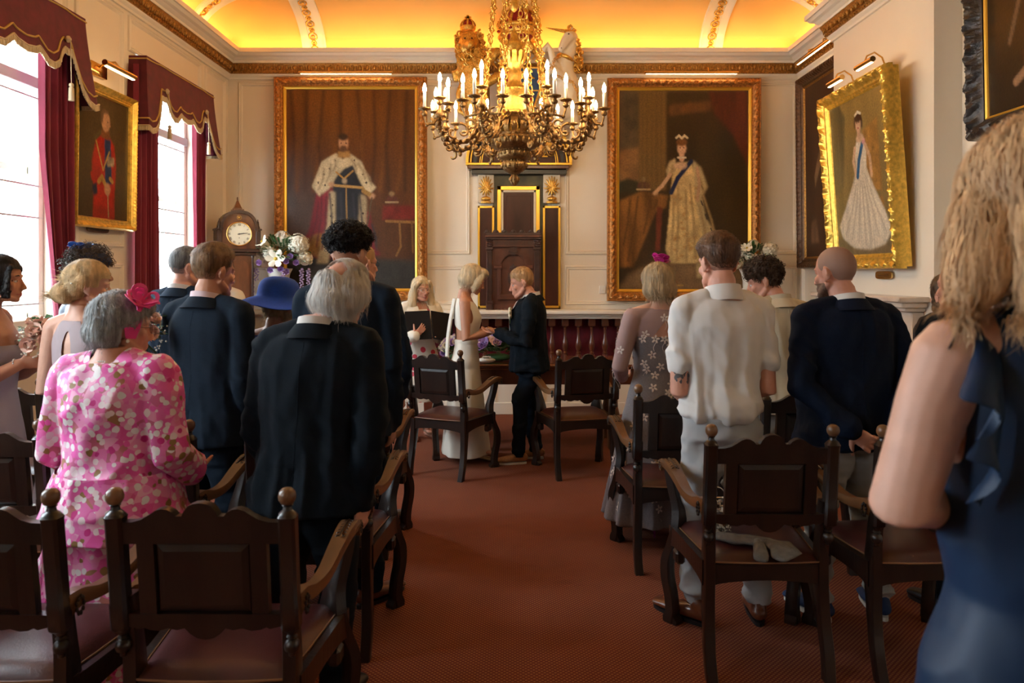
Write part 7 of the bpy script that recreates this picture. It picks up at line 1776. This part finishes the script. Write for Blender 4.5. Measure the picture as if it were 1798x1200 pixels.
        for (r, h, rr, a0, tw) in ((.245, .50, .055, -1.2, 4.6), (.40, .37, .060, 1.2, 4.8), (.505, .25, .038, 2.0, 4.2), (.47, .36, .045, -2.2, 4.4), (.33, .42, .045, .5, 4.8), (.30, .27, .045, 3.0, 4.2)):       # scrolls
            b.tube([U(r+rr*(1-q/16*.75)*math.cos(a0+tw*q/16), h+rr*(1-q/16*.75)*math.sin(a0+tw*q/16)) for q in range(17)], [.011-.005*q/16 for q in range(17)], 8)
        for q in range(3, len(P)-2, 3):
            for s2 in (-1, 1): ribbon(b, [P[q], P[q]+t*(s2*.018)+Z*-.012, P[q]+t*(s2*.034)+Z*-.002, P[q]+t*(s2*.040)+Z*.014], .013, Z, .003)
            b.ell(P[q], (.021, .021, .017), 8, 6)
        b.ell(U(.44, .265), (.016, .016, .024), 8, 6); b.ell(U(.30, .26), (.02, .02, .02), 8, 6); b.lathe([(.012, .445), (.028, .46), (.034, .475), (.022, .49), (.018, .51)], U(.565, 0), 14, flute=(8, .1))
        spots = [(.565, .585, 0), (.675, .50, .0), (.550, .515, .145), (.550, .515, -.145)]
        for k, (r, h, s_) in enumerate(spots):       # little branches
            e = U(r, h-.045, s_); s0 = U(.565, .47)
            if k == 0: b.tube([s0, e], [.010, .008], 8)
            else:
                m1 = s0.lerp(e, .45)-Z*.055; m2 = s0.lerp(e, .85)-Z*.06; b.tube([s0, m1, m2, e], [.009, .0095, .009, .007], 8); b.ell(m2, .014, 8, 6)
                ribbon(b, [m1, m1+Z*.03, m1+Z*.04+(e-s0)*.15], .012, t, .003)
        arm = b.build('arm', M_bronze, c, 60)
        for (r, h, s_) in spots:
            for nm, me in (('drip_pan', pan_me), ('candle', cn_me), ('bulb', bl_me)):
                o = bpy.data.objects.new(nm, me); COL.objects.link(o); o.parent = arm; o.location = U(r, h, s_)
    # gilt chains from the arms to the canopy
    def chain(p0, p1, r, name='chain', m=M_goldorn, sag=0):
        b = MB(); p0 = Vector(p0); p1 = Vector(p1); ln = (p1-p0).length; n = int(ln/(r*2.5)); s_, t_ = frame_of(p1-p0); d = (p1-p0).normalized()
        for i in range(n):
            q = p0.lerp(p1, (i+.5)/n); sd = s_ if i % 2 else t_; b.tube([q+d*(r*1.5*math.cos(a))+sd*(r*math.sin(a)) for a in [2*PI*j/10 for j in range(10)]], r*.30, 5, loop=True)
            if i % 4 == 0:
                for a in (0, 1.57, 3.14, 4.71): b.ell(q+(s_*math.cos(a)+t_*math.sin(a))*r*1.2, r*.55, 6, 4)
        b.build(name, m, c, 60)
    for i in range(NA): a = 2*PI*(i+.5)/NA+.1; chain((.26*math.cos(a), .26*math.sin(a), .44), (.13*math.cos(a), .13*math.sin(a), 1.62), .016)
    for i in range(4): a = 2*PI*(i+.5)/4; chain((.13*math.cos(a), .13*math.sin(a), 1.62), (.03, 0, 2.27), .016)
    orn([(.10, 1.60), (.14, 1.61), (.15, 1.64), (.13, 1.66), (.10, 1.67)], 'crown_ring', M_goldorn, 30, (12, .06))
chandelier()
# ================================================================ royal arms on the cornice
def arms():
    Ya = 8.02; s = FPX/Ya; cx = (911-900)/s; zb = 3.30; X = lambda x: (x-911)/s; Z = lambda y: HZ-(y-480)/s-zb
    r = empty('royal_arms', (cx, Ya, zb), 0, 'painted and gilded royal coat of arms with lion and unicorn above the niche', 'coat of arms')
    M_bluee = mat('blue_enamel', (.02, .06, .16), .35); M_red = mat('red_enamel', (.30, .012, .018), .35); M_uni = mat('white_gesso', (.70, .62, .50), .4)
    sg = M_gilt
    # shield
    b = MB(); sh = [(X(876)+0, Z(122)), (X(946), Z(122)), (X(948), Z(160)), (X(938), Z(190)), (X(911), Z(212)), (X(884), Z(190)), (X(874), Z(160))]; b.prism(sh, -.06, .10); b.build('shield', M_bluee, r, 30)
    b = MB(); b.box(X(878), X(911), -.075, -.06, Z(162), Z(126)); b.box(X(911), X(936), -.075, -.06, Z(190), Z(162)); b.build('red_quarters', M_red, r, 0)
    b = MB(); 
    for (x0, y0) in ((888, 136), (888, 150), (920, 172), (928, 182), (930, 140), (889, 178)): b.limb([(X(x0-6), -.082, Z(y0)), (X(x0), -.086, Z(y0-2)), (X(x0+7), -.082, Z(y0+1))], [.012, .015, .010], 8)
    b.tube([(X(x), -.07, Z(y)) for x, y in ((876, 122), (946, 122), (948, 160), (938, 190), (911, 212), (884, 190), (874, 160))], .014, 8, loop=True); b.tube([(X(911), -.072, Z(124)), (X(911), -.072, Z(208))], .008, 6); b.tube([(X(876), -.072, Z(162)), (X(946), -.072, Z(162))], .008, 6)
    b.build('gilt_charges', sg, r, 60)
    # crown
    b = MB(); b.lathe([(.20, Z(64)), (.225, Z(56)), (.215, Z(50))], (0, .02, 0), 28); b.tube([(.225*math.cos(a), .02+.225*math.sin(a), Z(50)) for a in [2*PI*i/24 for i in range(24)]], .018, 6, loop=True); b.tube([(.215*math.cos(a), .02+.215*math.sin(a), Z(66)) for a in [2*PI*i/24 for i in range(24)]], .016, 6, loop=True)
    for i in range(4):
        a = PI*i/4+PI/8; P = [Vector((.215*math.cos(a)*math.cos(t)*1.08, .02+.215*math.sin(a)*math.cos(t)*1.08, Z(52)+.235*math.sin(t)*(1-.12*abs(math.cos(2*t))))) for t in [PI*j/16 for j in range(17)]]; b.tube(P, .015, 6)
        for p in P[::2]: b.ell(p, .019, 6, 4)
    for i in range(8):
        a = 2*PI*i/8; p = Vector((.225*math.cos(a), .02+.225*math.sin(a), Z(44))); b.ell(p, (.022, .022, .03), 8, 6); b.ell(p+Vector((0, 0, .035)), .013, 6, 4)
    b.ell((0, .02, Z(10)), .030, 10, 8); b.box(-.012, .012, .01, .03, Z(8), Z(-4)); b.box(-.035, .035, .01, .03, Z(3.5), Z(0.5)); crown = b.build('crown', sg, r, 60)
    b = MB(); b.ell((0, .02, Z(46)), (.185, .185, .20), 20, 12); b.build('crimson_cap', M_red, crown, 180)
    b = MB()
    for i, k in enumerate(range(-3, 4)): a = -PI/2+k*.42; b.ell((.228*math.cos(a), .02+.228*math.sin(a), Z(58)), (.022, .014, .014), 8, 6)
    b.build('jewels', M_red, crown, 60)
    # helmet and mantling
    b = MB(); b.ell((0, -.02, Z(82)), (.10, .12, .13), 16, 10); b.box(-.09, .09, -.1, .08, Z(104), Z(94))
    for s2 in (-1, 1):
        for k in range(4): b.tube([(s2*(.09+.03*k)+s2*.10*math.sin(u*2.6), -.03+.03*math.sin(u*5+k), Z(76+6*k)+.02*math.cos(u*4+k)-.18*u) for u in [j/10 for j in range(11)]], [.026-.018*j/10 for j in range(11)], 8)
    b.build('helm_and_mantling', sg, r, 60)
    # lion
    b = MB(); P = lambda x, y, d=0: Vector((X(x), d, Z(y)))
    b.limb([P(842, 210), P(838, 185), P(836, 160), P(832, 135), P(826, 112)], [.12, .14, .15, .16, .15], 16); b.ell(P(824, 80, -.05), (.115, .13, .14), 16, 12); b.limb([P(824, 84, -.12), P(828, 88, -.20)], [.06, .05], 12); b.ell(P(828, 94, -.17), (.04, .04, .02), 8, 6)
    for sx in (-1, 1): b.ell(P(824+sx*13, 62, -.04), (.03, .02, .035), 8, 6)
    b.limb([P(836, 125, -.06), P(852, 118, -.12), P(866, 104, -.12), P(872, 98, -.12)], [.075, .065, .05, .055], 12); b.limb([P(838, 150, -.08), P(858, 150, -.14), P(874, 140, -.12)], [.07, .055, .05], 12)
    b.limb([P(842, 205, -.05), P(860, 215, -.12), P(856, 235, -.10), P(864, 248, -.12)], [.10, .075, .05, .05], 12); b.limb([P(832, 205), P(826, 225), P(836, 245)], [.10, .06, .055], 12)
    b.limb([P(826, 205, .02), P(806, 195, .02), P(804, 165), P(812, 140), P(806, 122), P(798, 128), P(800, 140)], [.03, .028, .026, .026, .03, .035, .03], 10)
    me = melt(b, .012, 3); displace(me, lambda Q: .020*(fbm(Q, (26, 26, 20), 2, 5)-.5)*(Q[:, 2] > Z(135)))
    lion = link_mesh('lion', me, sg, r, 180)
    b = MB(); rnd = random.Random(4)
    for i in range(210):
        a = rnd.uniform(0, 2*PI); h = rnd.random(); y_ = 58+h*72; c0 = P(824+ (y_-60)*.12, y_, -.02); rr = .13+.02*math.sin(h*3); n = Vector((math.cos(a), math.sin(a)*.95, 0))
        if n.y < -.45 and abs(n.x) < .75 and h < .42: continue
        p = c0+n*rr; b.tube([p+Vector((.022*math.cos(u*7+i), 0, .022*math.sin(u*7+i)))-Vector((0, 0, .05*u)) for u in [j/6 for j in range(7)]], [.014-.008*j/6 for j in range(7)], 5)
    b.build('mane', sg, lion, 60)
    b = MB(); b.lathe([(.075, Z(56)), (.085, Z(52)), (.082, Z(49))], P(822, 0, -.03)*1-Vector((0, 0, Z(0))), 16)
    C = P(822, 44, -.03); 
    for i in range(4): a = PI*i/4; b.tube([C+Vector((.08*math.cos(a)*math.cos(t), .08*math.sin(a)*math.cos(t), -.03+.08*math.sin(t))) for t in [PI*j/10 for j in range(11)]], .010, 6)
    b.box(C.x-.015, C.x+.015, C.y-.01, C.y+.01, C.z+.045, C.z+.095); b.box(C.x-.035, C.x+.035, C.y-.01, C.y+.01, C.z+.06, C.z+.08); b.build('lion_crown', sg, lion, 60)
    b = MB(); b.ell(P(822, 46, -.03), (.06, .06, .055), 12, 8); b.build('crown_cap', M_red, lion, 180)
    b = MB(); b.ell(P(828, 92.5, -.195), (.040, .020, .015), 10, 6)
    for sx in (-1, 1): b.ell(P(824+sx*6, 76, -.17), (.012, .008, .010), 8, 6)
    b.build('mouth_and_eyes', mat('dark_paint', (.05, .012, .01), .5), lion, 180)
    # unicorn
    b = MB(); b.limb([P(990, 205), P(996, 180), P(996, 150), P(990, 128), P(992, 108), P(1000, 88), P(1003, 72)], [.13, .14, .135, .12, .10, .085, .07], 16)
    b.limb([P(1004, 66, -.02), P(998, 68, -.06), P(990, 80, -.10), P(984, 92, -.12)], [.065, .066, .050, .036], 12); b.ell(P(1004, 52, -.02), (.018, .018, .045), 8, 6)
    b.limb([P(988, 132, -.05), P(972, 118, -.10), P(966, 96, -.12), P(960, 84, -.12), P(953, 94, -.13), P(951, 104, -.13)], [.06, .045, .034, .032, .026, .028], 12)
    b.limb([P(986, 140, -.08), P(972, 128, -.14), P(960, 136, -.16), P(950, 146, -.15), P(946, 150, -.15)], [.06, .042, .032, .026, .028], 12)
    b.limb([P(992, 200, -.05), P(976, 215, -.12), P(984, 235, -.10), P(972, 250, -.12)], [.10, .07, .045, .04], 12); b.limb([P(1000, 205), P(1012, 225), P(1004, 250)], [.10, .055, .04], 12)
    uni = link_mesh('unicorn', melt(b, .011, 4), M_uni, r, 180)
    b = MB(); H0 = P(997, 60, -.07); d = Vector((-1, -.35, .08)).normalized(); b.tube([H0+d*(.26*j/20) for j in range(21)], [.022*(1-j/21)*(1+.12*(j % 2))+.001 for j in range(21)], 10); b.build('horn', sg, uni, 60)
    b = MB()
    for i in range(60):
        u = i/59; p = P(1000+18*math.sin(u*2.0)-3*u, 50+72*u, -.0); p += Vector((.03*math.sin(i*2.1), -.05*math.cos(i*1.7), 0)); b.tube([p+Vector((.022*math.cos(v*6+i), .01*math.sin(i), .022*math.sin(v*6+i)-.03*v)) for v in [j/5 for j in range(6)]], [.015, .017, .016, .013, .010, .006], 5)
    b.limb([P(1008, 200, .05), P(1030, 195, .05), P(1036, 175, .05), P(1030, 160, .05), P(1024, 168, .05)], [.02, .025, .028, .03, .02], 10)
    b.build('gilt_mane_and_tail', sg, uni, 60)
    b = MB(); b.tube([P(992+12*math.cos(t), 104+4*math.sin(t)*0+math.cos(t)*5, -.0)+Vector((0, .11*math.sin(t), 0)) for t in [2*PI*i/20 for i in range(20)]], .022, 8, loop=True)
    Pq = [P(984, 104, -.12), P(972, 112, -.16), P(968, 125, -.17), P(976, 140, -.17), P(990, 147, -.16), P(1004, 150, -.13), P(1012, 165, -.10), P(1015, 185, -.08)]
    for i in range(len(Pq)-1):
        for j in range(4): q = Pq[i].lerp(Pq[i+1], j/4); b.tube([q+Vector((.014*math.cos(a)*(1 if j % 2 else .5), .006*math.cos(a), .014*math.sin(a))) for a in [2*PI*k/8 for k in range(8)]], .004, 4, loop=True)
    b.build('collar_and_chain', sg, uni, 60)
    b = MB(); b.ell(P(997, 66, -.125), (.010, .006, .008), 8, 6); b.ell(P(984, 92, -.155), (.008, .005, .005), 6, 4); b.build('eye', MATS['dark_paint'], uni, 180)
    b = MB(); b.tube([(X(850)+ (X(972)-X(850))*u, -.05-.04*math.sin(PI*u), Z(252)+.05*math.sin(PI*u*2)) for u in [j/16 for j in range(17)]], .03, 8, flat=2); b.build('motto_scroll', sg, r, 60)
arms()
# ================================================================ flowers
M_pw = mat('white_petals', (.74, .70, .58), .65); M_pv = mat('violet_petals', (.36, .22, .50), .65); M_pl = mat('lavender_petals', (.42, .32, .55), .65); M_pk = mat('blush_petals', (.80, .54, .44), .65); M_lf = mat('leaf_green', (.05, .13, .035), .55); M_lf2 = mat('grey_green_leaf', (.16, .23, .13), .6); M_yl = mat('stamen_yellow', (.6, .42, .05), .6)
def petals(b, c, n_out, r, k=5, cup=.5, w=.45, lay=1, tw=0, mi=0):
    s_, t_ = frame_of(n_out); n_out = Vector(n_out).normalized(); c = Vector(c)
    for l in range(lay):
        rr = r*(1-.28*l)
        for i in range(k):
            a = 2*PI*i/k+l*.5+tw; d = s_*math.cos(a)+t_*math.sin(a); sd = n_out.cross(d); cp = cup+.35*l
            pts = []
            for u, ww in ((0, .12), (.4, .85), (.75, 1.0), (1, .25)):
                m = c+d*(rr*u*math.cos(cp*u))+n_out*(rr*u*math.sin(cp*u)+.001*l); pts.append((m-sd*(rr*w*ww), m+sd*(rr*w*ww), m+n_out*(rr*.10*ww)))
            V = []; 
            for p in pts: V += [p[0], p[2]-n_out*rr*.18*0, p[1]]
            F = []
            for q in range(3): F += [(q*3, q*3+1, q*3+4, q*3+3), (q*3+1, q*3+2, q*3+5, q*3+4)]
            b.add(V, F, mi)
def flower(name, par, c, n, r, m, k=5, cup=.5, w=.45, lay=1, heart=None):
    b = MB(); petals(b, c, n, r, k, cup, w, lay); 
    if heart: b.ell(Vector(c)+Vector(n).normalized()*.006, r*.18, 8, 6, 1)
    return b.build(name, [m, heart or m], par, 60)
def cluster(name, par, c, r, m, n=60, seed=1, pr=.012):
    b = MB(); rnd = random.Random(seed)
    for i in range(n):
        z = rnd.uniform(-.6, 1); a = rnd.uniform(0, 2*PI); q = math.sqrt(1-z*z); d = Vector((q*math.cos(a), q*math.sin(a), z)); petals(b, Vector(c)+d*r*(.9+.15*rnd.random()), d, pr, 4, .35, .55, 1, rnd.random()*3)
    b.ell(c, r*.88, 12, 8); return b.build(name, m, par, 60)
def leaves(name, par, c, r, n, m, seed=1, ln=.08, w=.012, up=.3, vmin=-.4):
    b = MB(); rnd = random.Random(seed)
    for i in range(n):
        z = rnd.uniform(vmin, 1); a = rnd.uniform(0, 2*PI); q = math.sqrt(max(0, 1-z*z)); d = Vector((q*math.cos(a), q*math.sin(a), z+up)).normalized(); p = Vector(c)+Vector((d.x*r[0], d.y*r[1], d.z*r[2])); L_ = ln*(.6+.8*rnd.random()); s_ = frame_of(d)[0]
        ribbon(b, [p, p+d*L_*.5+s_*.1*L_, p+d*L_*.8+s_*.15*L_-Vector((0, 0, L_*.1)), p+d*L_-Vector((0, 0, L_*.25))], w*(.6+.8*rnd.random()), d.cross(s_), .0008)
    return b.build(name, m, par, 60)
def fern(b, p, d, ln, w=.03, n=10):
    p = Vector(p); d = Vector(d).normalized(); s_ = frame_of(d)[0]; P = [p+d*ln*u+Vector((0, 0, -ln*.25*u*u)) for u in [j/n for j in range(n+1)]]; b.tube(P, .0012, 4)
    for i in range(1, n):
        for sx in (-1, 1): ribbon(b, [P[i], P[i]+s_*(sx*w*.5*(1-i/n))+d*.01, P[i]+s_*(sx*w*(1-.8*i/n))+d*.02], .0035, d.cross(s_), .0005)
def urn(x, Y, ytop, ybase, label, m=None):
    s = FPX/Y; h = (ybase-ytop)/s; r = empty('stone_urn', ((x-900)/s, Y, 1.145), 0, label, 'urn'); u = h
    b = MB(); b.box(-.075, .075, -.075, .075, 0, .03, 0, .004); b.lathe([(.065, .03), (.062, .045), (.030, .07), (.028, .09), (.040, .10)], (0, 0, 0), 24); b.build('foot', M_cream2, r, 40)
    b = MB(); b.lathe([(.038, .10), (.080, .125), (.112, .17), (.122, .21), (.108, .235)], (0, 0, 0), 64, flute=(20, .045)); b.build('gadrooned_bowl', M_cream2, r, 60)
    b = MB(); b.lathe([(.108, .233), (.098, .25), (.100, .32), (.115, .40), (.135, .44), (.140, .455), (.128, .455), (.10, .40)], (0, 0, 0), 40); b.build('rim', M_cream2, r, 50)
    return Vector(((x-900)/s, Y, 1.145+.45))
M_cream2 = mat('white_stone', (.66, .62, .54), .6, noise=(20, .08))
top = urn(490, 7.93, 455, 545, 'white gadrooned urn of flowers on the ledge left of the robed man portrait')
def arrangement(c, label, big=1.0, seed=1, purple=True, name='flower_arrangement'):
    r = empty(name, c, 0, label, 'flowers'); rnd = random.Random(seed)
    b = MB()
    for i in range(22): a = rnd.uniform(0, 2*PI); fern(b, (0, 0, .10*big), (math.cos(a), math.sin(a)*.6, rnd.uniform(.05, 1.3)), .28*big*(.7+.5*rnd.random()))
    b.build('fern_fronds', M_lf2, r, 60); leaves('foliage', r, (0, 0, .09*big), (.18*big, .13*big, .14*big), 150, M_lf, seed, .07*big, .012)
    for i, (x, y, z, q) in enumerate(((-.20, -.05, .07, .085), (-.13, -.06, .19, .07), (.17, -.04, .20, .085), (.02, .02, .24, .07), (-.05, -.09, .13, .05), (.22, -.02, .08, .06), (-.24, 0, .17, .05))):
        cluster('hydrangea', r, (x*big, y*big, z*big), q*big, M_pw, int(110*q/.085), seed+i, .015*big)
    flower('lily', r, (.02*big, -.15*big, .08*big), (.1, -1, .25), .085*big, M_pw, 6, .35, .30, 1, M_yl)
    flower('lily', r, (-.10*big, -.13*big, .22*big), (-.3, -1, .6), .06*big, M_pw, 6, .35, .30, 1, M_yl)
    if purple:
        for i, (x, y, z) in enumerate(((-.11, -.14, .05), (.10, -.13, .06), (.13, -.12, .10), (.06, -.14, .0), (.17, -.1, .05), (-.02, -.14, -.01), (.10, -.12, -.02), (-.17, -.12, -.01))): flower('lisianthus', r, (x*big, y*big, z*big), (x, -1, z), .034*big, M_pv, 6, .8, .5, 2)
        for i, (x, y, ln) in enumerate(((-.24, -.06, .20), (-.19, -.09, .24), (.20, -.05, .22), (.25, -.03, .18), (.08, -.14, .17), (-.15, -.10, .10))):
            b = MB()
            for q in range(int(26*ln/.2)): u = q/26*.2/ln*1.0; u = q/(26*ln/.2); b.ell(((x+.012*math.sin(q*2.4))*big, (y+.012*math.cos(q*2.4))*big, (.0-ln*u)*big), (.014*(1.1-.6*u), .014*(1.1-.6*u), .010), 6, 4)
            b.build('wisteria_raceme', M_pl, r, 60)
    return r
arrangement(top, 'large white and violet flower arrangement spilling from the left urn', 1.3, 3)
top2 = urn(1321, 7.93, 455, 545, 'white gadrooned urn of flowers on the ledge right of the lady in gold portrait')
arrangement(top2, 'cream lily and hydrangea arrangement in the right-hand urn', 1.0, 8, False)
def posy(c, label, seed, nrm=(.3, -.6, .7), r=.085, stems=True, name='bouquet'):
    o = empty(name, c, 0, label, 'bouquet'); rnd = random.Random(seed); n0 = Vector(nrm).normalized(); s_, t_ = frame_of(n0)
    for i in range(5):
        a = 2*PI*i/5; d = (n0+s_*(.75*math.cos(a))+t_*(.75*math.sin(a))).normalized() if i else n0; b = MB(); petals(b, d*r*1.1, d, .048, 7, .75, .6, 4); b.ell(d*r*1.12, .020, 8, 6); b.build('rose', M_pk, o, 60)
    b = MB()
    for i in range(220): d = Vector([rnd.gauss(0, 1) for _ in range(3)]).normalized(); d = (d+n0*.8).normalized(); b.ell(d*r*(1.0+.35*rnd.random()), .0045, 5, 4)
    b.build('gypsophila', M_pw, o, 60); leaves('foliage', o, (0, 0, 0), (r*.8,)*3, 45, M_lf, seed, .06, .012)
    if stems:
        b = MB()
        for i in range(16): a = 2*PI*i/16; b.tube([n0*.02, -n0*.08+s_*.008*math.cos(a)+t_*.008*math.sin(a), -n0*.20+s_*.035*math.cos(a)+t_*.035*math.sin(a)], .0022, 5)
        b.build('stems', M_lf, o, 60)
    return o
posy(px(76, 598, 3.62), 'blush rose and gypsophila bouquet held by the lilac-dressed woman', 2, (.15, -.85, .5))
posy(px(250, 590, 3.42), 'blush rose bouquet half hidden behind the pink fascinator woman\'s face', 5, (.2, -.8, .6))
# table flowers, ring cushion
def table_flowers(c, label, seed, purple=.5, wide=1.0, name='table_flowers'):
    r = empty(name, c, 0, label, 'flowers'); rnd = random.Random(seed); leaves('foliage', r, (0, 0, .05), (.20*wide, .12, .09), 170, M_lf, seed, .07, .012, vmin=0)
    b = MB(); b.ell((0, 0, .035), (.13*wide, .07, .035), 14, 8); b.build('moss', M_lf, r, 60)
    k = 0
    for i in range(42):
        x = rnd.uniform(-.22, .22)*wide; y = rnd.uniform(-.11, .06); z = .07+.13*math.sqrt(max(0, 1-(x/(.24*wide))**2-(y/.16)**2)); m, nm = ((M_pv, 'lisianthus') if rnd.random() < purple else ((M_pw, 'white_bloom') if rnd.random() < .7 else (M_pk, 'rose')))
        b = MB(); petals(b, (x, y, z), (x*2, y*2-.8, .7), .046, 6, .6, .55, 3); b.build(nm, m, r, 60)
    b = MB()
    for i in range(9): a = rnd.uniform(0, 2*PI); fern(b, (0, 0, .08), (math.cos(a)*1.2, math.sin(a)*.5, .35), .26*wide)
    b.build('fern_fronds', M_lf2, r, 60); return r
table_flowers(Vector((-.135, 6.70, .756)), 'violet and white flower arrangement on the table between bride and groom', 4)
table_flowers(Vector((-.50, 6.76, .756)), 'greenery and flower arrangement on the table behind the bride', 7, .3, .6)
b = MB(); b.ell((-.23, 6.52, .785), (.080, .060, .022), 20, 10); ring = props(b.build('ring_cushion', W_ivory, None, 180), 'small ivory ring cushion on the table edge beside the bride', 'cushion')
for i in range(3): b = MB(); petals(b, (-.25+.02*i, 6.50, .806), (0, -.4, 1), .022, 5, .5, .5, 2); b.build('fabric_petals', W_ivory, ring, 60)
# picture lamps on the gilt-framed lady in white: two small brass lamps fixed to the top of the frame
for yy, lab in ((5.83, 'small brass picture lamp, nearer of two over the lady in white'), (6.36, 'small brass picture lamp, farther of two over the lady in white')):
    r = empty('picture_light', (2.91, yy, 3.15), -PI/2, lab, 'picture light')
    b = MB(); b.tube([(-.14, -.14, .05), (.14, -.14, .05)], .022, 12); b.build('shade', M_brass, r, 60); b = MB(); b.box(-.12, .12, -.150, -.130, .024, .030); b.build('tube_lamp', warm, r, 0)
    b = MB(); b.tube([(0, .03, .02), (0, .0, .10), (.0, -.06, .14), (0, -.12, .11), (0, -.14, .06)], .007, 8); b.box(-.05, .05, .02, .05, -.05, .05, 0, .004); b.build('arm', M_brass, r, 60)
r = empty('picture_light', (XL, 5.72, 3.12), PI/2, 'brass picture lamp over the scarlet uniform portrait', 'picture light')
b = MB(); b.tube([(-.22, -.20, .0), (.22, -.20, .0)], .022, 12); b.build('shade', M_brass, r, 60); b = MB(); b.box(-.20, .20, -.21, -.19, -.028, -.021); b.build('tube_lamp', warm, r, 0)
b = MB(); b.tube([(0, -.02, .0), (0, -.08, .06), (0, -.16, .06), (0, -.20, .01)], .008, 8); b.box(-.11, .11, -.04, 0, -.05, .05, 0, .004); b.build('arm', M_brass, r, 60)

b = MB(); b.limb([(0, 0, .0), (0, 0, .06), (0, 0, .12), (0, 0, .145)], [(.060, .026), (.062, .028), (.050, .018), (.042, .008)], 18, up=(0, 1, 0))
bag = empty('sequinned_bag', (.842, 3.05, .478), R(10), 'small silver sequinned bag standing on the chair seat behind the grey garment', 'handbag')
me = melt(b, .005, 2); P = co(me); P[:, 2] = np.maximum(P[:, 2], 0); setco(me, P); link_mesh('pouch', me, W_silver, bag, 180)
b = MB(); rnd = random.Random(3); bv = BVHTree.FromPolygons([v.co for v in me.vertices], [tuple(p.vertices) for p in me.polygons])
for i in range(260):
    a = rnd.uniform(0, 2*PI); h = bv.ray_cast(Vector((.2*math.cos(a), .2*math.sin(a), rnd.uniform(.005, .14))), Vector((-math.cos(a), -math.sin(a), 0)))
    if h[0] is not None: s_, t_ = frame_of(h[1]+Vector([rnd.gauss(0, .3) for _ in range(3)])); b.ell(h[0]+h[1]*.001, (.0045, .0012, .0045), 6, 4, 0, Matrix((s_, h[1], t_)).transposed())
b.build('sequins', W_pearl, bag, 60)
b = MB(); b.tube([(.04*math.cos(t), .0, .14+.05*math.sin(t)) for t in [PI*i/12 for i in range(13)]], .003, 6); b.build('handle', W_silver, bag, 60)
r = empty('thermostat', (XR, 8.18, px(1410, 398, 8.1).z), -PI/2, 'small white thermostat on the right wall beside the dark robed portrait', 'thermostat'); b = MB(); b.box(-.03, .03, -.03, 0, -.05, .05, 0, .006); b.build('case', MATS['white_plastic'], r); b = MB(); b.box(-.012, .012, -.034, -.03, -.01, .02, 0, .002); b.build('display', M_black, r)
